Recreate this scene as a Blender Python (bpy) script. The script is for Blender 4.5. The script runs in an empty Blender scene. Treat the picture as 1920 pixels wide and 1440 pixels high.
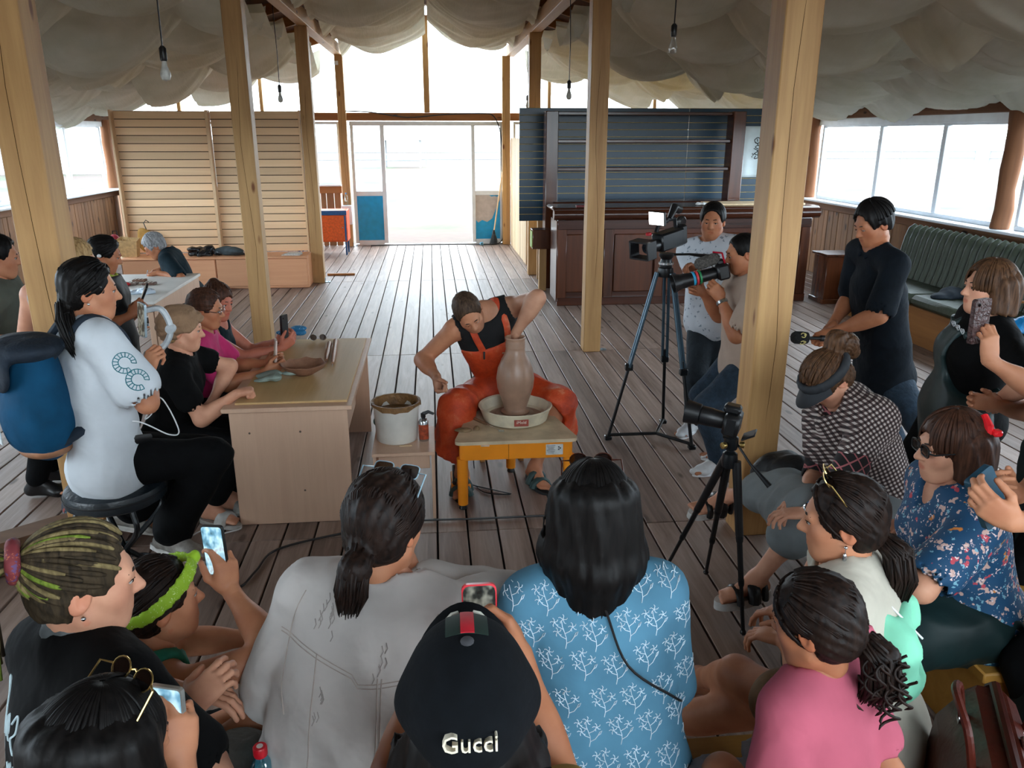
import bpy, math, random
import numpy as np
from mathutils import Vector, Matrix
random.seed(7)
SC = bpy.context.scene
COL = SC.collection
R = math.radians

# ------------------------------------------------------------------ camera
cam_d = bpy.data.cameras.new('camera')
cam_d.sensor_width = 36.0
cam_d.lens = 28.0
cam_d.clip_end = 500
cam = bpy.data.objects.new('camera', cam_d)
COL.objects.link(cam)
cam.location = (0, 0, 2.1)
cam.rotation_euler = (R(90 - 17.404), 0, R(-5.658))
SC.camera = cam

# ------------------------------------------------------------------ sky: bright, thinly clouded day
world = bpy.data.worlds.new('world')
SC.world = world
world.use_nodes = True
wn = world.node_tree
bg = wn.nodes['Background']
bg.inputs[0].default_value = (0.80, 0.92, 1.0, 1)
bg.inputs[1].default_value = 1.0
SC.view_settings.view_transform = 'Standard'
SC.view_settings.look = 'None'
SC.view_settings.gamma = 1.0
SC.view_settings.use_curve_mapping = False
SC.view_settings.exposure = 3.75
SC.cycles.max_bounces = 10
SC.cycles.diffuse_bounces = 6
SC.cycles.glossy_bounces = 4
SC.cycles.transmission_bounces = 6
SC.cycles.transparent_max_bounces = 10
SC.cycles.caustics_reflective = False
SC.cycles.caustics_refractive = False
SC.cycles.sample_clamp_indirect = 6


def portal(name, loc, rot, sx, sy):
  d = bpy.data.lights.new(name, 'AREA')
  d.shape = 'RECTANGLE'
  d.size, d.size_y = sx, sy
  d.cycles.is_portal = True
  o = bpy.data.objects.new(name, d)
  COL.objects.link(o)
  o.location, o.rotation_euler = loc, rot
  return o


portal('daylight_portal', (0, 16.6, 2.2), (R(-90), 0, 0), 12.4, 4.4)
portal('daylight_portal', (-6.3, 7, 1.7), (0, R(-90), 0), 1.6, 19)
portal('daylight_portal', (6.4, 7, 1.7), (0, R(90), 0), 1.6, 19)
portal('daylight_portal', (0, -2.8, 2.0), (R(90), 0, 0), 12.4, 4.2)


# ------------------------------------------------------------------ materials
def S(r, g, b):
  f = lambda c: (c / 255 / 12.92) if c <= 10 else ((c / 255 + .055) / 1.055) ** 2.4
  return (f(r), f(g), f(b), 1)


MATS = {}


class NT:
  def __init__(self, name):
    self.m = bpy.data.materials.new(name)
    self.m.use_nodes = True
    self.t = self.m.node_tree
    self.b = self.t.nodes['Principled BSDF']
    self.out = self.t.nodes['Material Output']

  def n(self, typ, **kw):
    nd = self.t.nodes.new(typ)
    for k, v in kw.items():
      if k.startswith('i_'):
        nd.inputs[k[2:].replace('_', ' ')].default_value = v
      else:
        setattr(nd, k, v)
    return nd

  def l(self, a, b):
    self.t.links.new(a, b)

  def coords(self, kind='Object', scale=(1, 1, 1), rnd=False, rot=(0, 0, 0)):
    tc = self.n('ShaderNodeTexCoord')
    mp = self.n('ShaderNodeMapping')
    mp.inputs['Scale'].default_value = scale
    mp.inputs['Rotation'].default_value = rot
    self.l(tc.outputs[kind], mp.inputs['Vector'])
    if rnd:
      oi = self.n('ShaderNodeObjectInfo')
      mu = self.n('ShaderNodeMath', operation='MULTIPLY')
      mu.inputs[1].default_value = 57.0
      self.l(oi.outputs['Random'], mu.inputs[0])
      cb = self.n('ShaderNodeCombineXYZ')
      for i in range(3):
        self.l(mu.outputs[0], cb.inputs[i])
      self.l(cb.outputs[0], mp.inputs['Location'])
    return mp.outputs[0]

  def ramp(self, fac, stops):
    r = self.n('ShaderNodeValToRGB')
    e = r.color_ramp.elements
    while len(e) < len(stops):
      e.new(0.5)
    for i, (p, c) in enumerate(stops):
      e[i].position = p
      e[i].color = c
    self.l(fac, r.inputs[0])
    return r.outputs[0]

  def mix(self, fac, a, b, mode='MIX'):
    m = self.n('ShaderNodeMix', data_type='RGBA', blend_type=mode)
    for s, v in ((m.inputs[0], fac), (m.inputs[6], a), (m.inputs[7], b)):
      if hasattr(v, 'is_linked'):
        self.l(v, s)
      else:
        s.default_value = v
    return m.outputs[2]

  def bump(self, h, strength=.3, dist=.01):
    bp = self.n('ShaderNodeBump')
    bp.inputs['Strength'].default_value = strength
    bp.inputs['Distance'].default_value = dist
    self.l(h, bp.inputs['Height'])
    self.l(bp.outputs[0], self.b.inputs['Normal'])


def M(name, col, rough=.6, noise=(30, .12), bump=0, metal=0, spec=.5, attr=None, emit=0, bscale=None, sheen=0):
  """plain procedural material: one colour with a little noise, optional bump"""
  if name in MATS:
    return MATS[name]
  t = NT(name)
  v = t.coords()
  nz = t.n('ShaderNodeTexNoise')
  nz.inputs['Scale'].default_value = noise[0]
  nz.inputs['Detail'].default_value = 4
  t.l(v, nz.inputs['Vector'])
  a = noise[1]
  dk = tuple(c * (1 - a * 1.6) for c in col[:3]) + (1,)
  lt = tuple(min(1, c * (1 + a * 1.6)) for c in col[:3]) + (1,)
  c = t.ramp(nz.outputs[0], [(.3, dk), (.7, lt)])
  if attr:
    at_ = t.n('ShaderNodeAttribute', attribute_name=attr)
    c = t.mix(1.0, c, at_.outputs['Color'], 'MULTIPLY')
  t.l(c, t.b.inputs['Base Color'])
  t.b.inputs['Roughness'].default_value = rough
  t.b.inputs['Metallic'].default_value = metal
  t.b.inputs['Specular IOR Level'].default_value = spec
  if sheen:
    t.b.inputs['Sheen Weight'].default_value = sheen
  if emit:
    t.b.inputs['Emission Color'].default_value = col
    t.b.inputs['Emission Strength'].default_value = emit
  if bump:
    n2 = t.n('ShaderNodeTexNoise')
    n2.inputs['Scale'].default_value = bscale or noise[0] * 2
    n2.inputs['Detail'].default_value = 2.5
    n2.inputs['Distortion'].default_value = .3
    t.l(v, n2.inputs['Vector'])
    t.bump(n2.outputs[0], min(1, bump * 2.2), .015)
  MATS[name] = t.m
  return t.m


def wood(name, c1, c2, axis='z', scale=1.0, rough=.55, grain=.5, rnd=True, bump=.15, knots=None, spec=.4):
  """wood with grain along one object axis, random per object; optional dark knots"""
  if name in MATS:
    return MATS[name]
  t = NT(name)
  st = {'x': (.06, 1, 1), 'y': (1, .06, 1), 'z': (1, 1, .06)}[axis]
  v = t.coords(scale=tuple(s * 26 * scale for s in st), rnd=rnd)
  n1 = t.n('ShaderNodeTexNoise')
  n1.inputs['Scale'].default_value = 1.0
  n1.inputs['Detail'].default_value = 6
  n1.inputs['Roughness'].default_value = .65
  n1.inputs['Distortion'].default_value = .6
  t.l(v, n1.inputs['Vector'])
  v2 = t.coords(scale=tuple(s * 5 * scale for s in st), rnd=rnd)
  n2 = t.n('ShaderNodeTexNoise')
  n2.inputs['Detail'].default_value = 3
  n2.inputs['Scale'].default_value = 1.0
  t.l(v2, n2.inputs['Vector'])
  mid = tuple((a + b) / 2 for a, b in zip(c1, c2))
  c = t.ramp(n1.outputs[0], [(.28, c1), (.5, mid), (.72, c2)])
  mx = t.mix(grain, c, t.ramp(n2.outputs[0], [(.3, c1), (.7, c2)]))
  if knots:
    vk = t.coords(scale=tuple((.35 if s < 1 else 1) * 6 for s in st), rnd=rnd)
    vo = t.n('ShaderNodeTexVoronoi')
    vo.inputs['Scale'].default_value = 1.0
    t.l(vk, vo.inputs['Vector'])
    k = t.ramp(vo.outputs['Distance'], [(.07, (1, 1, 1, 1)), (.14, (0, 0, 0, 1))])
    mx = t.mix(k, mx, knots)
  if rnd:
    oi = t.n('ShaderNodeObjectInfo')
    hv = t.n('ShaderNodeHueSaturation')
    mr = t.n('ShaderNodeMapRange')
    mr.inputs[3].default_value = .8
    mr.inputs[4].default_value = 1.18
    t.l(oi.outputs['Random'], mr.inputs[0])
    t.l(mr.outputs[0], hv.inputs['Value'])
    t.l(mx, hv.inputs['Color'])
    mx = hv.outputs[0]
  t.l(mx, t.b.inputs['Base Color'])
  t.b.inputs['Roughness'].default_value = rough
  t.b.inputs['Specular IOR Level'].default_value = spec
  if bump:
    t.bump(n1.outputs[0], bump, .004)
  MATS[name] = t.m
  return t.m


def glass(name, col=(1, 1, 1, 1), gloss=.08, rough=.02):
  if name in MATS:
    return MATS[name]
  t = NT(name)
  tr = t.n('ShaderNodeBsdfTransparent')
  tr.inputs[0].default_value = col
  gl = t.n('ShaderNodeBsdfGlossy')
  gl.inputs['Roughness'].default_value = rough
  mx = t.n('ShaderNodeMixShader')
  mx.inputs[0].default_value = gloss
  t.l(tr.outputs[0], mx.inputs[1])
  t.l(gl.outputs[0], mx.inputs[2])
  t.l(mx.outputs[0], t.out.inputs[0])
  MATS[name] = t.m
  return t.m


def emitter(name, col, s):
  if name in MATS:
    return MATS[name]
  t = NT(name)
  e = t.n('ShaderNodeEmission')
  e.inputs[0].default_value = col
  e.inputs[1].default_value = s
  t.l(e.outputs[0], t.out.inputs[0])
  MATS[name] = t.m
  return t.m


# ------------------------------------------------------------------ objects
def tag(o, label=None, cat=None, group=None, kind=None):
  if label:
    o['label'] = label
  if cat:
    o['category'] = cat
  if group:
    o['group'] = group
  if kind:
    o['kind'] = kind
  return o


def link_mesh(name, me, mat, parent=None, loc=None):
  o = bpy.data.objects.new(name, me)
  COL.objects.link(o)
  if mat is not None and not me.materials:
    for m in (mat if isinstance(mat, (list, tuple)) else [mat]):
      me.materials.append(m)
  if parent is not None:
    o.parent = parent
  if loc is not None:
    o.location = loc
  return o


def empty(name, loc=(0, 0, 0), rz=0, label=None, cat=None, group=None, kind=None, parent=None):
  o = bpy.data.objects.new(name, None)
  o.empty_display_size = .1
  COL.objects.link(o)
  o.location = loc
  o.rotation_euler = (0, 0, rz)
  if parent is not None:
    o.parent = parent
  return tag(o, label, cat, group, kind)


def frame_from(d, hint=(0, 0, 1)):
  d = Vector(d).normalized()
  h = Vector(hint)
  if abs(d.dot(h.normalized())) > .98:
    h = Vector((1, 0, 0)) if abs(d.x) < .9 else Vector((0, 1, 0))
  x = h.cross(d).normalized()
  return x, d.cross(x).normalized(), d


class MB:
  """collects shapes, builds ONE mesh object"""

  def __init__(self):
    self.v, self.f, self.mi, self.cur = [], [], [], 0

  def add(self, vs, fs):
    o = len(self.v)
    self.v += [tuple(p) for p in vs]
    self.f += [tuple(i + o for i in f) for f in fs]
    self.mi += [self.cur] * len(fs)
    return self

  def box(self, c, s, ch=0.0, rot=None):
    """centre, size, chamfer, optional 3x3 rotation"""
    hx, hy, hz = s[0] / 2, s[1] / 2, s[2] / 2
    ch = min(ch, hx * .9, hy * .9, hz * .9)
    c = Vector(c)
    if ch <= 0:
      vs = [Vector((x, y, z)) for x in (-hx, hx) for y in (-hy, hy) for z in (-hz, hz)]
      fs = [(0, 1, 3, 2), (4, 6, 7, 5), (0, 4, 5, 1), (2, 3, 7, 6), (0, 2, 6, 4), (1, 5, 7, 3)]
    else:
      vs, idx = [], {}
      for sx in (-1, 1):
        for sy in (-1, 1):
          for sz in (-1, 1):
            for a in range(3):
              h = [hx - ch, hy - ch, hz - ch]
              h[a] += ch
              idx[(sx, sy, sz, a)] = len(vs)
              vs.append(Vector((sx * h[0], sy * h[1], sz * h[2])))
      fs = []
      for a in range(3):
        b, d = (a + 1) % 3, (a + 2) % 3
        for s_ in (-1, 1):
          q = []
          for (u, w) in ((-1, -1), (1, -1), (1, 1), (-1, 1)):
            k = [0, 0, 0]
            k[a], k[b], k[d] = s_, u, w
            q.append(idx[(k[0], k[1], k[2], a)])
          fs.append(tuple(q if s_ > 0 else q[::-1]))
        for u in (-1, 1):
          for w in (-1, 1):
            q = []
            for (s_, n_) in ((-1, b), (1, b), (1, d), (-1, d)):
              k = [0, 0, 0]
              k[a], k[b], k[d] = s_, u, w
              q.append(idx[(k[0], k[1], k[2], n_)])
            fs.append(tuple(q if u * w < 0 else q[::-1]))
      for sx in (-1, 1):
        for sy in (-1, 1):
          for sz in (-1, 1):
            q = [idx[(sx, sy, sz, a)] for a in range(3)]
            fs.append(tuple(q if sx * sy * sz > 0 else q[::-1]))
    if rot is not None:
      vs = [rot @ p for p in vs]
    return self.add([p + c for p in vs], fs)

  def tube(self, pts, r, n=8, cap=True, flat=None):
    """tube along points; r number or list; flat=(vector,factor) squashes the section"""
    pts = [Vector(p) for p in pts]
    m = len(pts)
    rs = r if isinstance(r, (list, tuple)) else [r] * m
    vs, fs = [], []
    x = None
    for i in range(m):
      d = (pts[min(i + 1, m - 1)] - pts[max(i - 1, 0)])
      if d.length < 1e-9:
        d = Vector((0, 0, 1))
      d.normalize()
      if x is None:
        x, y, _ = frame_from(d)
      else:
        x = (x - d * x.dot(d))
        if x.length < 1e-6:
          x, _, _ = frame_from(d)
        x.normalize()
        y = d.cross(x)
      for k in range(n):
        a = 2 * math.pi * k / n
        o = (x * math.cos(a) + y * math.sin(a)) * rs[i]
        if flat:
          fv = Vector(flat[0])
          o = o - fv * o.dot(fv) * (1 - flat[1])
        vs.append(pts[i] + o)
    for i in range(m - 1):
      for k in range(n):
        fs.append((i * n + k, i * n + (k + 1) % n, (i + 1) * n + (k + 1) % n, (i + 1) * n + k))
    if cap:
      fs.append(tuple(range(n))[::-1])
      fs.append(tuple((m - 1) * n + k for k in range(n)))
    return self.add(vs, fs)

  def lathe(self, prof, c=(0, 0, 0), n=24, axis=(0, 0, 1), sx=1.0, sy=1.0, hint=(0, 1, 0)):
    """profile of (radius, height)"""
    c = Vector(c)
    x, y, d = frame_from(axis, hint)
    vs, fs = [], []
    m = len(prof)
    for (r, h) in prof:
      for k in range(n):
        a = 2 * math.pi * k / n
        vs.append(c + x * (r * math.cos(a) * sx) + y * (r * math.sin(a) * sy) + d * h)
    for i in range(m - 1):
      for k in range(n):
        fs.append((i * n + k, i * n + (k + 1) % n, (i + 1) * n + (k + 1) % n, (i + 1) * n + k))
    if prof[0][0] > 1e-6:
      fs.append(tuple(range(n))[::-1])
    if prof[-1][0] > 1e-6:
      fs.append(tuple((m - 1) * n + k for k in range(n)))
    return self.add(vs, fs)

  def prism(self, poly, z0, z1, mat=None):
    """vertical prism of an XY outline (counter-clockwise), optional 4x4 matrix"""
    n = len(poly)
    vs = [Vector((x, y, z0)) for x, y in poly] + [Vector((x, y, z1)) for x, y in poly]
    if mat is not None:
      vs = [mat @ p for p in vs]
    fs = [tuple(range(n))[::-1], tuple(range(n, 2 * n))]
    fs += [(i, (i + 1) % n, n + (i + 1) % n, n + i) for i in range(n)]
    return self.add(vs, fs)

  def grid(self, fn, nu, nv, thick=0.0, closeu=False):
    """surface fn(u,v) on 0..1; thick gives it a back side"""
    P = [[Vector(fn(i / (nu - (0 if closeu else 1)), j / (nv - 1))) for j in range(nv)] for i in range(nu)]
    vs = [P[i][j] for i in range(nu) for j in range(nv)]
    fs = []
    iu = nu if closeu else nu - 1
    for i in range(iu):
      for j in range(nv - 1):
        a, b = i * nv + j, ((i + 1) % nu) * nv + j
        fs.append((a, b, b + 1, a + 1))
    if thick:
      nrm = [Vector() for _ in vs]
      for f in fs:
        nn = (vs[f[1]] - vs[f[0]]).cross(vs[f[3]] - vs[f[0]])
        for q in f:
          nrm[q] += nn
      o = len(vs)
      vs2 = [p - (q.normalized() if q.length > 0 else q) * thick for p, q in zip(vs, nrm)]
      f2 = [tuple(q + o for q in f[::-1]) for f in fs]
      side = []
      for i in range(iu):
        a, b = i * nv, ((i + 1) % nu) * nv
        side.append((b, a, a + o, b + o))
        a, b = a + nv - 1, b + nv - 1
        side.append((a, b, b + o, a + o))
      if not closeu:
        for j in range(nv - 1):
          side.append((j, j + 1, j + 1 + o, j + o))
          a = (nu - 1) * nv + j
          side.append((a + 1, a, a + o, a + 1 + o))
      vs, fs = vs + vs2, fs + f2 + side
    return self.add(vs, fs)

  def ell(self, c, r, n=14, rot=None):
    c = Vector(c)
    vs, fs = [], []
    m = max(6, n // 2 + 1)
    for i in range(m + 1):
      th = math.pi * i / m
      for k in range(n):
        a = 2 * math.pi * k / n
        p = Vector((r[0] * math.sin(th) * math.cos(a), r[1] * math.sin(th) * math.sin(a), -r[2] * math.cos(th)))
        vs.append((rot @ p if rot is not None else p) + c)
    for i in range(m):
      for k in range(n):
        fs.append((i * n + k, i * n + (k + 1) % n, (i + 1) * n + (k + 1) % n, (i + 1) * n + k))
    return self.add(vs, fs)

  def mesh(self, name, smooth=True, angle=40):
    me = bpy.data.meshes.new(name)
    me.from_pydata(self.v, [], self.f)
    me.validate()
    if any(self.mi) and len(me.polygons) == len(self.mi):
      me.polygons.foreach_set('material_index', self.mi)
    if smooth:
      me.polygons.foreach_set('use_smooth', [True] * len(me.polygons))
      me.set_sharp_from_angle(angle=R(angle))
    me.update()
    return me

  def build(self, name, mat, parent=None, loc=None, smooth=True, angle=40, rel=None):
    if rel is not None:
      rel = Vector(rel)
      self.v = [tuple(Vector(p) - rel) for p in self.v]
    return link_mesh(name, self.mesh(name, smooth, angle), mat, parent, loc)


def thing(name, loc, label, cat, group=None, rz=0):
  return empty(name, loc, rz, label, cat, group)


def bez(pts, n=8):
  """smooth curve through points (Catmull-Rom)"""
  P = [Vector(p) for p in pts]
  P = [P[0] * 2 - P[1]] + P + [P[-1] * 2 - P[-2]]
  out = []
  for i in range(1, len(P) - 2):
    for k in range(n):
      t = k / n
      a, b, c, d = P[i - 1], P[i], P[i + 1], P[i + 2]
      out.append(.5 * ((2 * b) + (c - a) * t + (2 * a - 5 * b + 4 * c - d) * t * t + (3 * b - a - 3 * c + d) * t ** 3))
  out.append(P[-2])
  return out


def text_mesh(name, s, size, mat, parent, M4, extrude=.0006):
  cu = bpy.data.curves.new(name, 'FONT')
  cu.body = s
  cu.size = size
  cu.extrude = extrude
  cu.align_x = 'CENTER'
  cu.align_y = 'CENTER'
  cu.resolution_u = 2
  o = bpy.data.objects.new(name, cu)
  COL.objects.link(o)
  dg = bpy.context.evaluated_depsgraph_get()
  me = bpy.data.meshes.new_from_object(o.evaluated_get(dg))
  bpy.data.objects.remove(o)
  me.transform(M4)
  me.name = name
  me.materials.clear()
  return link_mesh(name, me, mat, parent)


def basis4(o, x, y, z):
  m = Matrix((tuple(x), tuple(y), tuple(z))).transposed().to_4x4()
  m.translation = Vector(o)
  return m


# ================================================================== THE HALL
EW = 16.15            # end wall
LW, RW = -5.9, 6.0    # side walls
PINE = wood('pine', S(146, 104, 62), S(204, 164, 110), 'z', .8, .55, .55, knots=S(112, 64, 28))
PINE_Y = wood('pine_beam', S(138, 98, 58), S(194, 154, 104), 'y', .8, .6, .55, knots=S(84, 46, 18))
PINE_X = wood('pine_rail', S(132, 82, 42), S(186, 128, 74), 'x', .8, .6, .55, knots=S(70, 34, 14))
OLDW = wood('weathered_plank', S(96, 66, 44), S(162, 118, 80), 'z', .8, .7, .5, knots=S(50, 28, 16))
LOG = wood('log_wood', S(84, 52, 34), S(150, 98, 62), 'z', .6, .75, .6, knots=S(42, 24, 14), bump=.4)
LOG_Y = wood('log_rail', S(88, 58, 40), S(146, 104, 72), 'y', .6, .75, .6, knots=S(42, 24, 14), bump=.4)
LIGHTP = wood('new_plank', S(206, 176, 134), S(238, 214, 178), 'z', .8, .6, .5)
ROOFW = wood('roof_board', S(52, 30, 18), S(106, 64, 36), 'x', .7, .75, .6)
BOARD = wood('floor_board', S(92, 72, 62), S(172, 150, 138), 'y', 1.1, .5, .4, bump=.4, knots=S(92, 74, 64), spec=.38)
PVC = M('white_pvc', S(226, 232, 238), .35, (8, .03))
GLASS = glass('window_glass', (.96, .98, 1, 1), .012)

# ---- floor: a dark bed with boards laid along the hall, butt joints every bay
floor = MB().box((0, 6.6, -.06), (12.2, 19.4, .06)).build('floor', M('floor_bed', S(12, 9, 8), .95))
tag(floor, kind='structure')
BW = .168
joints = [-3, .12, 3.98, 7.75, 12.0, EW + .1]
bmeshes = {}
nb = 0
for j in range(len(joints) - 1):
  L = joints[j + 1] - joints[j]
  me = MB().box((0, 0, -.016), (BW - .011, L - .008, .032), .003).mesh('floorboard', False)
  me.materials.append(BOARD)
  for i in range(72):
    x = LW + BW * (i + .5)
    if j == 0 or (j == 1 and abs(x) > 3.4):
      continue
    o = link_mesh('floorboard', me, None, floor,
           (x + random.uniform(-.001, .001), (joints[j] + joints[j + 1]) / 2, random.uniform(-.002, .0)))
    o.rotation_euler = (0, R(random.uniform(-.15, .15)), 0)
    nb += 1
m = MB()
for i in range(72):
  x = LW + BW * (i + .5)
  m.box((x, (joints[0] + joints[1]) / 2, -.018), (BW - .007, joints[1] - joints[0] - .006, .032))
  if abs(x) > 3.4:
    m.box((x, (joints[1] + joints[2]) / 2, -.018), (BW - .007, joints[2] - joints[1] - .006, .032))
tag(m.build('floorboard', BOARD, floor, smooth=False), kind='stuff')


# ---- timber posts and long beams
def post(x, y, z1, s=.17, label='', grp='timber posts carrying the long roof beams'):
  o = empty('timber_post', (x, y, 0), 0, label, 'post', grp)
  MB().box((0, 0, z1 / 2), (s, s, z1), .006).build('shaft', PINE, o)
  # drying crack down the face towards the gallery end
  pts = [(random.uniform(-.006, .006) + .02 * math.sin(k * .9), -s / 2 + .0022, .5 + k * .3) for k in range(int((z1 - .6) / .3))]
  MB().tube(pts, [.0035 if 0 < k < len(pts) - 1 else .001 for k in range(len(pts))], 4).build('crack', M('crack', S(58, 34, 16), 1.0, spec=0), o)
  b = MB()
  b.box((s / 2 + .003, 0, .035), (.004, .07, .07))
  b.box((s / 2 + .04, 0, .004), (.075, .07, .004))
  for q in (-.02, .02):
    b.box((s / 2 + .006, q, .045), (.004, .012, .012), .002)
    b.box((s / 2 + .045, q, .008), (.012, .012, .004), .001)
  b.build('angle_bracket', M('zinc', S(150, 170, 180), .4, metal=.8), o)
  return o


post(-1.82, 4.0, 3.5, .18, 'thick pine post behind the women with the teal backpack')
post(-1.66, 7.75, 3.5, .17, 'cracked pine post behind the women seated at the table')
post(-1.69, 12.0, 3.5, .17, 'pine post at the end of the low beech cabinets')
post(-1.62, EW - .14, 3.5, .15, 'pine post with a small white junction box beside the doorway')
post(1.70, 3.86, 3.5, .18, 'big knotty pine post beside the visor woman and the photo tripod')
post(1.57, 7.75, 3.5, .17, 'pine post standing in front of the dark bar counter')
post(1.56, 12.4, 3.5, .17, 'pine post rising behind the green slatted wall')
post(1.47, EW - .14, 3.5, .15, 'pine post at the inner end of the pale plank partition')
for sx, lab in ((-1.66, 'long squared roof beam above the post row by the women'), (1.57, 'long squared roof beam above the post row by the bar')):
  o = MB().box((0, 0, 0), (.15, 19.2, .18), .006).build('roof_beam', PINE_Y, None, (sx, 6.6, 3.59))
  tag(o, lab, 'beam', 'long roof beams')
o = MB().box((0, 0, 0), (.07, .012, .07), .004).build('junction_box', PVC, None, (-1.66, EW - .222, 3.35))
tag(o, 'small white square junction box on the post by the doorway', 'box')


# ---- roof deck and rafters (seen only through the gaps of the cloth)
def roof_z(x):
  return 4.28 - abs(x) * .285


rf = empty('roof', kind='structure')
for sx in (-1, 1):
  for k in range(29):
    xa = k * .225 * sx
    xb = (k + 1) * .225 * sx
    MB().add([(xa, -3, roof_z(xa) + .12), (xb, -3, roof_z(xb) + .12), (xb, EW + .3, roof_z(xb) + .12), (xa, EW + .3, roof_z(xa) + .12),
         (xa, -3, roof_z(xa) + .15), (xb, -3, roof_z(xb) + .15), (xb, EW + .3, roof_z(xb) + .15), (xa, EW + .3, roof_z(xa) + .15)],
        [(0, 1, 2, 3), (7, 6, 5, 4), (0, 4, 5, 1), (1, 5, 6, 2), (2, 6, 7, 3), (3, 7, 4, 0)]).build('roof_sheet', ROOFW, rf, smooth=False)
  for y in np.arange(-2.6, EW + .1, 1.34):
    xa, xb = .02 * sx, 6.35 * sx
    m = MB()
    pts = []
    for (x, dz) in ((xa, .12), (xb, .12), (xb, -.02), (xa, -.02)):
      pts.append((x, roof_z(x) + dz))
    vs = [(x, y - .03, z) for x, z in pts] + [(x, y + .03, z) for x, z in pts]
    m.add(vs, [(0, 1, 2, 3), (7, 6, 5, 4), (0, 4, 5, 1), (1, 5, 6, 2), (2, 6, 7, 3), (3, 7, 4, 0)])
    m.build('rafter', PINE_X, rf, smooth=False)


# ---- draped cloth under the roof: one strip per rafter bay and slope
def cloth_mat():
  t = NT('drape_cloth')
  v = t.coords(scale=(1, 1, 1))
  nz = t.n('ShaderNodeTexNoise')
  nz.inputs['Scale'].default_value = 2.2
  nz.inputs['Detail'].default_value = 5
  t.l(v, nz.inputs['Vector'])
  c = t.ramp(nz.outputs[0], [(.3, S(214, 212, 192)), (.7, S(238, 236, 222))])
  di = t.n('ShaderNodeBsdfDiffuse')
  tr = t.n('ShaderNodeBsdfTranslucent')
  t.l(c, di.inputs[0])
  t.l(c, tr.inputs[0])
  v2 = t.coords(scale=(26, 3, 8))
  n2 = t.n('ShaderNodeTexNoise')
  n2.inputs['Scale'].default_value = 1
  n2.inputs['Detail'].default_value = 4
  n2.inputs['Distortion'].default_value = 1.2
  t.l(v2, n2.inputs['Vector'])
  bp = t.n('ShaderNodeBump')
  bp.inputs['Strength'].default_value = .35
  bp.inputs['Distance'].default_value = .02
  t.l(n2.outputs[0], bp.inputs['Height'])
  t.l(bp.outputs[0], di.inputs['Normal'])
  mx = t.n('ShaderNodeMixShader')
  mx.inputs[0].default_value = .3
  t.l(di.outputs[0], mx.inputs[1])
  t.l(tr.outputs[0], mx.inputs[2])
  t.l(mx.outputs[0], t.out.inputs[0])
  return t.m


CLOTH = cloth_mat()
ceil = empty('ceiling', kind='structure')


def drape(x0, x1, y0, y1, sag, npin, ph, z_off=.03, edge=.10):
  """cloth strip slung between two rafters, pinned along the slope; folds radiate from the pins"""
  rnd = random.Random(int(ph * 1000) + int(y0 * 77) + int(x0 * 13))
  p1, p2, p3 = rnd.random() * 6, rnd.random() * 6, rnd.random() * 6
  amp = rnd.uniform(.8, 1.25)
  low = rnd.uniform(.52, .68)

  def fn(u, v):
    x = x0 + (x1 - x0) * u
    pin = abs(math.sin(math.pi * (u * npin + ph))) ** .7
    vv = v ** (math.log(.5) / math.log(low))          # lowest line lies past the middle
    bell = (4 * vv * (1 - vv)) ** .9
    z = roof_z(x) - z_off - sag * amp * bell * (.45 + .55 * pin) - edge * pin * (1 - bell)
    ga = .35 + .65 * (1 - pin)
    f1 = v * (30 + 10 * ga) + p1 + 2.2 * math.sin(u * npin * 3.1 + p2)
    z += (.014 * math.sin(f1) + .008 * math.sin(f1 * 1.9 + u * 7)) * (bell + .12) * (.5 + .5 * ga)
    z += .02 * math.sin(u * 11 + v * 5 + p3) * bell
    y = y0 + (y1 - y0) * v + .05 * math.sin(u * 9 + p1) * (1 - bell) + .10 * bell * (pin - .5)
    return (x, y, z)
  MB().grid(fn, int(30 * abs(x1 - x0) / 1.6) + 8, 46).build('drape', CLOTH, ceil, angle=180)


ys = list(np.arange(.08 + 1.34, EW, 1.34))
for k, y in enumerate(ys):
  y1 = min(y + 1.46, EW - .02)
  st = (k % 2) * .5
  drape(-1.95, -4.1, y - .05, y1, .52, 1.5, .2 + st + .07 * math.sin(k * 2.1), .03, .13)
  drape(-3.95, -5.98, y - .05, y1, .30, 2, .1 + st, .02, .07)
  drape(1.84, 4.1, y - .05, y1, .52, 1.5, .35 + st + .07 * math.sin(k * 1.7), .03, .13)
  drape(3.95, 6.08, y - .05, y1, .30, 2, .45 + st, .02, .07)
  drape(-.02, -1.52, y - .05, y1, .44, 1, .02 if k % 2 else .12)
  drape(.02, 1.44, y - .05, y1, .46, 1, .05 if k % 2 else .0)


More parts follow.
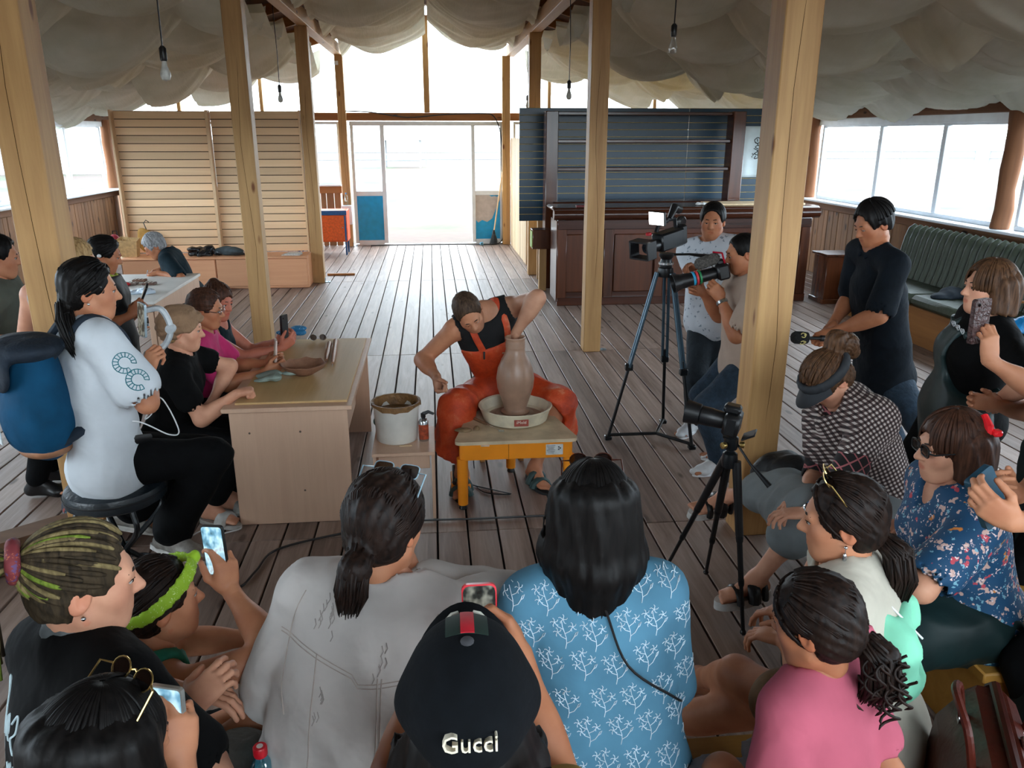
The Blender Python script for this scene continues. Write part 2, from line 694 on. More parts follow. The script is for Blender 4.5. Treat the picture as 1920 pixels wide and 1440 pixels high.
# ---- side walls: plank dado, white sill board, wooden posts and sliding white windows
def side_wall(name, x, s, y0, y1, planks_from, planks_to, wins, postys):
  """s=+1 inside lies towards +x; wins: list of (ya, yb, mullions)"""
  w = empty(name, kind='structure')
  zt = 1.12
  b = MB().box((x - s * .09, (y0 + y1) / 2, .5), (.03, y1 - y0, 1.04)).build('outer_sheathing', ROOFW, w, smooth=False)
  mes = {}
  y = planks_from
  k = 0
  while y < planks_to:
    wd = random.choice((.12, .15, .17))
    if wd not in mes:
      mes[wd] = MB().box((0, 0, .5), (.025, wd - .008, 1.0), .004).mesh('plank', False)
      mes[wd].materials.append(OLDW)
    o = link_mesh('plank', mes[wd], None, w, (x - s * (.03 + random.uniform(0, .006)), y + wd / 2, 0))
    y += wd
    k += 1
  MB().box((x - s * .02, (y0 + y1) / 2, 1.05), (.09, y1 - y0, .10), .01).build('rail', LOG_Y, w)
  MB().box((x + s * .06, (y0 + y1) / 2, 1.135), (.28, y1 - y0, .03), .008).build('sill', PVC, w)
  MB().box((x - s * .02, (y0 + y1) / 2, 2.42), (.12, y1 - y0, .20), .01).build('wall_plate', LOG_Y, w)
  MB().box((x + s * .01, (y0 + y1) / 2, 2.275), (.04, y1 - y0, .09), .004).build('head_board', PVC, w)
  for yy in postys:
    m = MB()
    pts = [(random.uniform(-.008, .008), random.uniform(-.008, .008), 1.15 + 1.2 * q / 6) for q in range(7)]
    m.tube(pts, [random.uniform(.085, .1) for _ in pts], 10)
    o = m.build('wall_post', LOG, w, (x + s * .05, yy, 0), angle=60)
  return w


def window(n, axis, pos, a, b, z0, z1, mull, s=1, frame=.05, mat=PVC):
  """white framed window in the plane axis=pos, from a to b, panes split at mull"""
  w = empty('window_%d' % n, kind='structure')
  def bx(m, c0, c1, za, zb, t=.06):
    if axis == 'x':
      m.box((pos, (c0 + c1) / 2, (za + zb) / 2), (t, c1 - c0, zb - za), .006)
    else:
      m.box(((c0 + c1) / 2, pos, (za + zb) / 2), (c1 - c0, t, zb - za), .006)
  edges = [a] + list(mull) + [b]
  fr = MB()
  bx(fr, a, b, z0, z0 + frame)
  bx(fr, a, b, z1 - frame, z1)
  bx(fr, a, a + frame, z0 + frame, z1 - frame)
  bx(fr, b - frame, b, z0 + frame, z1 - frame)
  fr.build('frame', mat, w)
  for i, q in enumerate(mull):
    m = MB()
    bx(m, q - frame * .8, q + frame * .8, z0 + frame, z1 - frame, .07)
    m.build('mullion', mat, w)
  for i in range(len(edges) - 1):
    m = MB()
    bx(m, edges[i] + frame * .8, edges[i + 1] - frame * .8, z0 + frame, z1 - frame, .006)
    m.build('pane', GLASS, w, smooth=False)
  return w


side_wall('wall_left', LW, 1, -3, EW, 11.2, EW, None, (15.85, 13.1, 9.4, 5.6, 1.8))
side_wall('wall_right', RW, -1, -3, EW, 8.6, EW, None, (12.42, 7.95, 4.2, .4))
window(1, 'x', LW - .02, 13.25, 15.68, 1.15, 2.27, (14.2,))
window(2, 'x', LW - .02, 9.6, 12.95, 1.15, 2.27, (10.7, 11.8))
window(3, 'x', LW - .02, 5.8, 9.2, 1.15, 2.27, (6.9, 8.0))
window(4, 'x', LW - .02, 2.0, 5.4, 1.15, 2.27, (3.1, 4.2))
window(5, 'x', RW + .02, 8.1, 12.25, 1.15, 2.25, (9.2, 10.58))
window(6, 'x', RW + .02, 12.6, 15.9, 1.15, 2.25, (13.7, 14.8))
window(7, 'x', RW + .02, 4.4, 7.8, 1.15, 2.25, (5.5, 6.6))
window(8, 'x', RW + .02, .6, 4.0, 1.15, 2.25, (1.7, 2.8))
o = MB().tube([(0, -.35, 0), (0, .5, .02)], [.055, .05], 10).build('cross_log', LOG_Y, bpy.data.objects['wall_right'], (RW - .12, 12.75, 1.93))

# ---- unseen rear wall, added to cut light from behind; left open high at right
wr = empty('wall_rear_added', kind='structure')
for a, b, z0, z1 in ((LW, RW, 0, 1.6), (LW, -.4, 1.6, 3.9), (-.4, RW, 2.9, 3.05)):
  MB().box(((a + b) / 2, -2.95, (z0 + z1) / 2), (b - a, .06, z1 - z0)).build('boarding', OLDW, wr, smooth=False)
for x in (-5.8, -3.0, 0, 3.0, 5.9):
  MB().box((x, -2.95, 1.9), (.14, .12, 2.8), .01).build('wall_post', PINE, wr)

# ---- end wall: rails, gable studs, windows, dado, translucent film in the gable
we = empty('wall_end', kind='structure')
MB().box((0, EW, 2.42), (12.0, .10, .145), .006).build('rail', PINE_X, we)
for x, z1 in ((-.03, 4.2), (-3.1, 3.35), (2.32, 3.55), (-4.6, 2.9), (4.4, 2.95)):
  MB().box((0, 0, (2.495 + z1) / 2), (.11 if abs(x) < 1 else .06, .08, z1 - 2.495), .005).build('gable_stud', PINE, we, (x, EW, 0))


def film_mat():
  t = NT('gable_film')
  v = t.coords(scale=(.3, 1, 9))
  nz = t.n('ShaderNodeTexNoise')
  nz.inputs['Scale'].default_value = 1.0
  t.l(v, nz.inputs['Vector'])
  c = t.ramp(nz.outputs[0], [(.3, (.86, .85, .83, 1)), (.7, (.93, .92, .91, 1))])
  tr = t.n('ShaderNodeBsdfTranslucent')
  t.l(c, tr.inputs[0])
  tp = t.n('ShaderNodeBsdfTransparent')
  mx = t.n('ShaderNodeMixShader')
  mx.inputs[0].default_value = .35
  t.l(tr.outputs[0], mx.inputs[1])
  t.l(tp.outputs[0], mx.inputs[2])
  t.l(mx.outputs[0], t.out.inputs[0])
  return t.m


FILM = film_mat()
MB().add([(-6.1, EW + .07, 2.47), (6.1, EW + .07, 2.47), (6.1, EW + .07, roof_z(6.1) + .12), (0, EW + .07, 4.42), (-6.1, EW + .07, roof_z(6.1) + .12),
     (-6.1, EW + .074, 2.47), (6.1, EW + .074, 2.47), (6.1, EW + .074, roof_z(6.1) + .12), (0, EW + .074, 4.42), (-6.1, EW + .074, roof_z(6.1) + .12)],
    [(0, 1, 2, 3, 4)]).build('gable_film', FILM, we, smooth=False)
for a, b in ((LW, -1.72), (1.57, RW)):
  y = a
  while y < b - .05:
    wd = random.choice((.11, .13, .15))
    MB().box((0, 0, .51), (wd - .012, .025, 1.02), .004).build('plank', OLDW, we, (y + wd / 2, EW + .02, 0), smooth=False)
    y += wd
  MB().box(((a + b) / 2, EW - .01, 1.075), (b - a, .07, .13), .006).build('rail', PINE_X, we)
  MB().box(((a + b) / 2, EW - .06, 1.16), (b - a, .2, .03), .006).build('sill', PVC, we)
window(9, 'y', EW, -3.9, -1.70, 1.17, 2.33, (-2.8,))
window(10, 'y', EW, -5.8, -3.95, 1.17, 2.33, (-4.9,))
window(11, 'y', EW, 1.62, 3.8, 1.17, 2.33, (2.7,))
window(12, 'y', EW, 3.85, 5.9, 1.17, 2.33, (4.9,))

# ---- the wide white doorway with side lights over blue panels
dr = empty('door_1', (0, EW - .02, 0), kind='structure')
BLUE = M('blue_panel', S(8, 158, 216), .4, (12, .06))
RAW = M('bare_board', S(196, 186, 182), .7, (10, .08))
fr = MB()
fr.box((-.02, 0, 2.295), (2.98, .09, .08), .006)
for a, b in ((-1.50, -1.44), (-.94, -.86), (.80, .87), (1.36, 1.44)):
  fr.box(((a + b) / 2, 0, 1.15), (b - a, .09, 2.22), .006)
for a, b in ((-1.44, -.94), (.87, 1.36)):
  fr.box(((a + b) / 2, 0, 1.0), (b - a, .08, .09), .006)
  fr.box(((a + b) / 2, 0, .05), (b - a, .08, .10), .006)
fr.box((-.02, 0, .012), (2.98, .10, .024), .004)
fr.build('frame', PVC, dr)
for a, b in ((-1.44, -.94), (.87, 1.36)):
  MB().box(((a + b) / 2, 0, 1.65), (b - a, .008, 1.2), 0).build('pane', GLASS, dr, smooth=False)
MB().box((-1.19, -.005, .525), (.5, .03, .86), .003).build('blue_panel', BLUE, dr)
MB().box((1.115, .005, .525), (.49, .02, .86), .003).build('bare_panel', RAW, dr)
# the torn blue facing of the right panel
m = MB()
m.prism([(.875, .10), (1.355, .10), (1.355, .86), (1.28, .70), (1.20, .50), (1.10, .43), (1.0, .47), (.92, .42), (.875, .47)], 0, .004,
    Matrix(((1, 0, 0, 0), (0, 0, -1, -.008), (0, 1, 0, 0), (0, 0, 0, 1))))
m.build('torn_blue_facing', BLUE, dr, smooth=False)
m = MB()
m.prism([(1.14, .95), (1.19, .925), (1.25, .935), (1.30, .92), (1.34, .95)], 0, .004,
    Matrix(((1, 0, 0, 0), (0, 0, -1, -.008), (0, 1, 0, 0), (0, 0, 0, 1))))
m.build('torn_blue_scrap', BLUE, dr, smooth=False)

# ---- pale plank partition next to the doorway
pt = empty('plank_partition', (1.56, 13.3, 0), 0, 'pale upright plank partition between doorway and green slatted wall', 'partition')
y = 0
while y < 2.58:
  wd = .105
  MB().box((0, wd / 2, 1.02), (.022, wd - .006, 2.03 + random.uniform(-.01, .01)), .003).build('plank', LIGHTP, pt, (random.uniform(-.003, .003), y, 0), smooth=False)
  y += wd
MB().box((.06, -.02, 1.02), (.1, .1, 2.04), .005).build('end_post', PINE, pt)


# ---- ground outside, far fence, open pavilion, white building
def field_mat():
  t = NT('dry_steppe_grass')
  v = t.coords('Object', (1, 1, 1))
  n1 = t.n('ShaderNodeTexNoise')
  n1.inputs['Scale'].default_value = .22
  n1.inputs['Detail'].default_value = 6
  n1.inputs['Roughness'].default_value = .7
  t.l(v, n1.inputs['Vector'])
  n2 = t.n('ShaderNodeTexNoise')
  n2.inputs['Scale'].default_value = 3.5
  n2.inputs['Detail'].default_value = 8
  t.l(v, n2.inputs['Vector'])
  c = t.ramp(n1.outputs[0], [(.38, S(72, 52, 43)), (.52, S(67, 53, 41)), (.62, S(46, 60, 25))])
  d = t.ramp(n2.outputs[0], [(.3, (.7, .7, .7, 1)), (.7, (1, 1, 1, 1))])
  t.l(t.mix(1.0, c, d, 'MULTIPLY'), t.b.inputs['Base Color'])
  t.b.inputs['Roughness'].default_value = .95
  return t.m


g = MB()
g.add([(-300, -200, -.25), (300, -200, -.25), (300, 400, -.25), (-300, 400, -.25)], [(0, 1, 2, 3)])
tag(g.build('ground', field_mat(), smooth=False), kind='structure')
FEN = M('grey_fence_wood', S(120, 122, 124), .8)


def fence(p0, p1, label):
  p0, p1 = Vector(p0), Vector(p1)
  f = empty('field_fence', (p0 + p1) / 2, 0, label, 'fence', 'rail fences far out on the steppe')
  c = (p0 + p1) / 2
  L = (p1 - p0).length
  n = int(L / 3.2)
  for i in range(n + 1):
    q = p0.lerp(p1, i / n) - c
    MB().box((q.x, q.y, .55), (.12, .12, 1.3), .02).build('fence_post', FEN, f, smooth=False)
  for z in (.45, 1.0):
    MB().tube([p0 - c + Vector((0, 0, z)), p1 - c + Vector((0, 0, z))], .05, 5).build('fence_rail', FEN, f)


fence((-40, 66, -.25), (46, 66, -.25), 'low rail fence across the steppe beyond the doorway')
fence((46.6, 65, -.25), (60, 14, -.25), 'low rail fence across the steppe beyond the sofa windows')
pv = empty('open_pavilion', (-2.0, 62, -.25), 0, 'small open timber pavilion out on the steppe beyond the doorway', 'pavilion')
for x in (-1.3, 1.3):
  for y in (-1.2, 1.2):
    MB().box((x, y, 1.0), (.14, .14, 2.0), .01).build('pavilion_post', FEN, pv, smooth=False)
MB().prism([(-1.5, 1.95), (1.5, 1.95), (1.2, 2.1), (0, 2.6), (-1.2, 2.1)], -1.4, 1.4, Matrix(((1, 0, 0, 0), (0, 0, 1, 0), (0, 1, 0, 0), (0, 0, 0, 1)))).build('roof', M('pale_sheet', S(214, 220, 226), .6), pv, smooth=False)
MB().box((0, 0, .5), (2.6, .6, .08), .01).build('bench', FEN, pv)
MB().box((0, -1.2, .95), (2.6, .06, .12), .01).build('pavilion_rail', FEN, pv)
wb = empty('white_building', (-31, 57, -.25), 0, 'long white building with small windows out on the steppe', 'building')
WALLW = M('white_render', S(228, 232, 236), .8, (.5, .03))
MB().box((0, 0, 2.0), (22, 8, 4.0), .02).build('wall', WALLW, wb, smooth=False)
MB().prism([(-11.4, 4.0), (11.4, 4.0), (10.5, 5.2), (-10.5, 5.2)], -4.4, 4.4, Matrix(((1, 0, 0, 0), (0, 0, 1, 0), (0, 1, 0, 0), (0, 0, 0, 1)))).build('roof', M('pale_roof', S(206, 212, 220), .6), wb, smooth=False)
for x in (-8, -4.5, -1.2, 2.2, 5.4, 8.6):
  f = MB().box((x, -4.02, 2.2), (1.5, .08, 1.3), .02).build('window', PVC, wb)
  MB().box((x, -4.07, 2.2), (1.26, .02, 1.06)).build('pane', M('far_glass', S(150, 176, 186), .2), f, smooth=False)


# ================================================================== PEOPLE: smooth-blended body surfaces
def V(p):
  return np.array(p, float)


def nrm(v):
  v = np.array(v, float)
  return v / (np.linalg.norm(v) + 1e-12)


class Field:
  """distance field of blended round cones and ellipsoids, meshed with surface nets"""

  def __init__(self, vox=.01, k=.03):
    self.p, self.vox, self.k, self.cuts, self.disp = [], vox, k, [], None

  def cone(self, a, b, r1, r2, k=None, flat=None, sub=False):
    self.p.append(('c', V(a), V(b), r1, r2, self.k if k is None else k, flat, sub))
    return self

  def ell(self, c, r, rot=None, k=None, sub=False):
    self.p.append(('e', V(c), V(r), np.eye(3) if rot is None else np.array(rot, float), 0, self.k if k is None else k, None, sub))
    return self

  def cut(self, o, n):
    """keep the side where (p-o).n < 0"""
    self.cuts.append((V(o), nrm(n)))
    return self

  def mesh_data(self):
    h = self.vox
    lo, hi = np.full(3, 1e9), np.full(3, -1e9)
    for q in self.p:
      if q[7]:
        continue
      if q[0] == 'c':
        r = max(q[3], q[4])
        lo = np.minimum(lo, np.minimum(q[1], q[2]) - r)
        hi = np.maximum(hi, np.maximum(q[1], q[2]) + r)
      else:
        e = np.sqrt(((q[3] * q[2][None, :]) ** 2).sum(1))
        lo = np.minimum(lo, q[1] - e)
        hi = np.maximum(hi, q[1] + e)
    pad = .02 + 2 * h
    lo, hi = lo - pad, hi + pad
    n = np.ceil((hi - lo) / h).astype(int) + 1
    ax = [(lo[i] + np.arange(n[i]) * h).astype(np.float32) for i in range(3)]
    F = np.ones(n, np.float32)
    for q in self.p:
      typ, k = q[0], q[5]
      if typ == 'c':
        a, b = q[1], q[2]
        r = max(q[3], q[4])
        l0, h0 = np.minimum(a, b) - r, np.maximum(a, b) + r
      else:
        e = np.sqrt(((q[3] * q[2][None, :]) ** 2).sum(1))
        l0, h0 = q[1] - e, q[1] + e
      mg = k + 3 * h
      i0 = np.clip(np.floor((l0 - mg - lo) / h).astype(int), 0, n)
      i1 = np.clip(np.ceil((h0 + mg - lo) / h).astype(int) + 1, 0, n)
      if (i1 <= i0).any():
        continue
      sl = tuple(slice(i0[i], i1[i]) for i in range(3))
      c = q[1]
      X = ax[0][sl[0]][:, None, None] - np.float32(c[0])
      Y = ax[1][sl[1]][None, :, None] - np.float32(c[1])
      Z = ax[2][sl[2]][None, None, :] - np.float32(c[2])
      if typ == 'c':
        ba = (b - a).astype(np.float32)
        L2 = float(ba @ ba) + 1e-9
        t = np.clip((X * ba[0] + Y * ba[1] + Z * ba[2]) / L2, 0, 1)
        dx, dy, dz = X - t * ba[0], Y - t * ba[1], Z - t * ba[2]
        if q[6] is not None:
          fn = nrm(q[6][0]).astype(np.float32)
          s = np.float32(1 / q[6][1] - 1)
          cc = (dx * fn[0] + dy * fn[1] + dz * fn[2]) * s
          dx, dy, dz = dx + cc * fn[0], dy + cc * fn[1], dz + cc * fn[2]
        d = np.sqrt(dx * dx + dy * dy + dz * dz) - (q[3] + (q[4] - q[3]) * t)
        if q[6] is not None:
          d = d * np.float32(min(max(q[6][1], .45), 1))
      else:
        m, rr = q[3].astype(np.float32), q[2].astype(np.float32)
        u = [(X * m[0, i] + Y * m[1, i] + Z * m[2, i]) / rr[i] for i in range(3)]
        k0 = np.sqrt(u[0] ** 2 + u[1] ** 2 + u[2] ** 2)
        k1 = np.sqrt((u[0] / rr[0]) ** 2 + (u[1] / rr[1]) ** 2 + (u[2] / rr[2]) ** 2) + 1e-6
        d = k0 * (k0 - 1) / k1
      A = F[sl]
      if q[7]:
        hh = np.maximum(k - np.abs(A + d), 0) / max(k, 1e-6)
        F[sl] = np.maximum(A, -d) + hh * hh * k * .25
      else:
        hh = np.maximum(k - np.abs(A - d), 0) / max(k, 1e-6)
        F[sl] = np.minimum(A, d) - hh * hh * k * .25
    for o, nn in self.cuts:
      pl = ((ax[0] - o[0]) * nn[0])[:, None, None] + ((ax[1] - o[1]) * nn[1])[None, :, None] + ((ax[2] - o[2]) * nn[2])[None, None, :]
      F = np.maximum(F, pl.astype(np.float32))
    if self.disp is not None:
      w = np.nonzero(np.abs(F) < .05)
      P = np.stack([ax[i][w[i]] for i in range(3)], 1)
      F[w] += self.disp(P).astype(np.float32)
    # surface nets
    s = F < 0
    nx, ny, nz = n
    cnt = np.zeros((nx - 1, ny - 1, nz - 1), np.int8)
    corners = [(i, j, k) for i in (0, 1) for j in (0, 1) for k in (0, 1)]
    for (i, j, k) in corners:
      cnt += s[i:nx - 1 + i, j:ny - 1 + j, k:nz - 1 + k]
    act = np.nonzero((cnt > 0) & (cnt < 8))
    N = len(act[0])
    if N == 0:
      return np.zeros((0, 3)), np.zeros((0, 4), int)
    idx = np.full(cnt.shape, -1, np.int32)
    idx[act] = np.arange(N)
    cv = np.stack([F[act[0] + i, act[1] + j, act[2] + k] for (i, j, k) in corners], 1)
    acc = np.zeros((N, 3))
    num = np.zeros(N)
    for a in range(8):
      for b in range(a + 1, 8):
        df = [corners[b][q] - corners[a][q] for q in range(3)]
        if sum(abs(x) for x in df) != 1:
          continue
        va, vb = cv[:, a], cv[:, b]
        x = (va < 0) != (vb < 0)
        t = np.where(x, va / np.where(x, va - vb, 1), 0)
        pt = np.array(corners[a])[None, :] + t[:, None] * np.array(df)[None, :]
        acc += np.where(x[:, None], pt, 0)
        num += x
    verts = lo[None, :] + (np.stack(act, 1) + acc / num[:, None]) * h
    quads = []
    for axi in range(3):
      sl0, sl1 = [slice(1, -1)] * 3, [slice(1, -1)] * 3
      sl0[axi], sl1[axi] = slice(0, -1), slice(1, None)
      A, B = s[tuple(sl0)], s[tuple(sl1)]
      ch = np.nonzero(A != B)
      if not len(ch[0]):
        continue
      base = [ch[0] + 1, ch[1] + 1, ch[2] + 1]
      base[axi] = ch[axi]
      u, v = (axi + 1) % 3, (axi + 2) % 3
      q = []
      for (du, dv) in ((-1, -1), (0, -1), (0, 0), (-1, 0)):
        c = [base[0].copy(), base[1].copy(), base[2].copy()]
        c[u] += du
        c[v] += dv
        q.append(idx[c[0], c[1], c[2]])
      q = np.stack(q, 1)
      inside = A[ch]
      quads.append(np.where(inside[:, None], q, q[:, ::-1]))
    Q = np.concatenate(quads)
    Q = Q[(Q >= 0).all(1)]
    return verts, Q


def np_mesh(name, parts, mats, origin, cols=None):
  """parts: list of (verts, quads); one mesh"""
  vs, qs, o = [], [], 0
  for v, q in parts:
    vs.append(v)
    qs.append(q + o)
    o += len(v)
  v = np.concatenate(vs) - V(origin)[None, :]
  q = np.concatenate(qs)
  me = bpy.data.meshes.new(name)
  me.vertices.add(len(v))
  me.vertices.foreach_set('co', v.astype(np.float32).ravel())
  me.loops.add(q.size)
  me.loops.foreach_set('vertex_index', q.astype(np.int32).ravel())
  me.polygons.add(len(q))
  me.polygons.foreach_set('loop_start', np.arange(0, q.size, 4, dtype=np.int32))
  me.polygons.foreach_set('use_smooth', np.ones(len(q), bool))
  me.update(calc_edges=True)
  if cols is not None:
    at = me.color_attributes.new('tint', 'FLOAT_COLOR', 'POINT')
    c = np.ones((len(v), 4), np.float32)
    c[:, :3] = cols
    at.data.foreach_set('color', c.ravel())
  for m in mats:
    me.materials.append(m)
  return me


def folds(amp=.004, seed=0, fr=(18, 22, 12)):
  r = np.random.RandomState(seed)
  D = r.normal(size=(5, 3))
  D /= np.linalg.norm(D, axis=1)[:, None]
  ph = r.rand(5) * 6

  def f(P):
    w = .06 * np.sin(P[:, [1, 2, 0]] * 8 + ph[:3]) + .025 * np.sin(P[:, [2, 0, 1]] * 21 + ph[2:5])
    Q = P + w
    out = np.sin(Q @ D[4] * 15 + ph[4]) * .5
    for i in range(4):
      # sharp creases fading in and out
      gate = np.clip(.5 + np.sin(P @ D[(i + 2) % 5] * 11 + ph[i] * 2), 0, 1)
      out = out + (np.abs(np.sin(Q @ D[i] * (12 + 7 * i) + ph[i])) ** .7 * 2 - 1) * gate / (1 + .35 * i)
    return amp * out * .75
  return f


def ik(a, c, l1, l2, hint):
  """middle joint of a two-bone chain a..c bent towards hint"""
  a, c, hint = V(a), V(c), V(hint)
  d = c - a
  L = np.linalg.norm(d)
  mx = (l1 + l2) * .999
  if L > mx:
    c = a + d / L * mx
    L = mx
    d = c - a
  x = (l1 * l1 - l2 * l2 + L * L) / (2 * L)
  hgt = math.sqrt(max(l1 * l1 - x * x, 0))
  u = d / L
  p = hint - a
  p = p - u * (p @ u)
  p = nrm(p)
  return a + u * x + p * hgt, c


def skin_mat(name, col):
  if name in MATS:
    return MATS[name]
  t = NT(name)
  v = t.coords()
  nz = t.n('ShaderNodeTexNoise')
  nz.inputs['Scale'].default_value = 14
  nz.inputs['Detail'].default_value = 5
  t.l(v, nz.inputs['Vector'])
  a = tuple(c * f for c, f in zip(col[:3], (.9, .82, .8))) + (1,)
  b = tuple(min(1, c * 1.08) for c in col[:3]) + (1,)
  c = t.ramp(nz.outputs[0], [(.35, a), (.65, b)])
  at_ = t.n('ShaderNodeAttribute', attribute_name='tint')
  c = t.mix(1.0, c, at_.outputs['Color'], 'MULTIPLY')
  t.l(c, t.b.inputs['Base Color'])
  t.b.inputs['Roughness'].default_value = .55
  t.b.inputs['Specular IOR Level'].default_value = .32
  t.b.inputs['Subsurface Weight'].default_value = .0
  MATS[name] = t.m
  return t.m


def hair_mat(name, c1, c2, rough=.5):
  if name in MATS:
    return MATS[name]
  t = NT(name)
  v = t.coords(scale=(90, 90, 14))
  nz = t.n('ShaderNodeTexNoise')
  nz.inputs['Scale'].default_value = 1
  nz.inputs['Detail'].default_value = 5
  nz.inputs['Distortion'].default_value = .5
  t.l(v, nz.inputs['Vector'])
  c = t.ramp(nz.outputs[0], [(.3, c1), (.7, c2)])
  t.l(c, t.b.inputs['Base Color'])
  t.b.inputs['Roughness'].default_value = rough
  t.b.inputs['Specular IOR Level'].default_value = .16
  t.bump(nz.outputs[0], .18, .004)
  MATS[name] = t.m
  return t.m


SK_PALE = skin_mat('skin_pale', S(206, 152, 124))
SK_TAN = skin_mat('skin_tan', S(186, 128, 96))
SK_WARM = skin_mat('skin_warm', S(170, 112, 80))
SK_RED = skin_mat('skin_flushed', S(182, 110, 88))
EYE_W = M('eye_white', S(176, 168, 162), .2, (5, .01))
EYE_D = M('eye_dark', S(34, 22, 16), .15, (5, .01))
H_BLACK = hair_mat('hair_black', S(7, 6, 6), S(22, 19, 18))
H_DARK = hair_mat('hair_dark_brown', S(14, 9, 8), S(42, 28, 22))
H_BROWN = hair_mat('hair_brown', S(46, 29, 19), S(98, 68, 46))
H_AUB = hair_mat('hair_auburn', S(36, 21, 16), S(80, 50, 36))
H_GREY = hair_mat('hair_grey', S(80, 80, 82), S(176, 176, 178), .5)
H_SHORT = hair_mat('hair_short_brown', S(40, 29, 22), S(84, 65, 50), .6)
H_FAIR = hair_mat('hair_fair', S(120, 92, 60), S(190, 158, 112))
BROW = M('brow', S(40, 28, 22), .8)


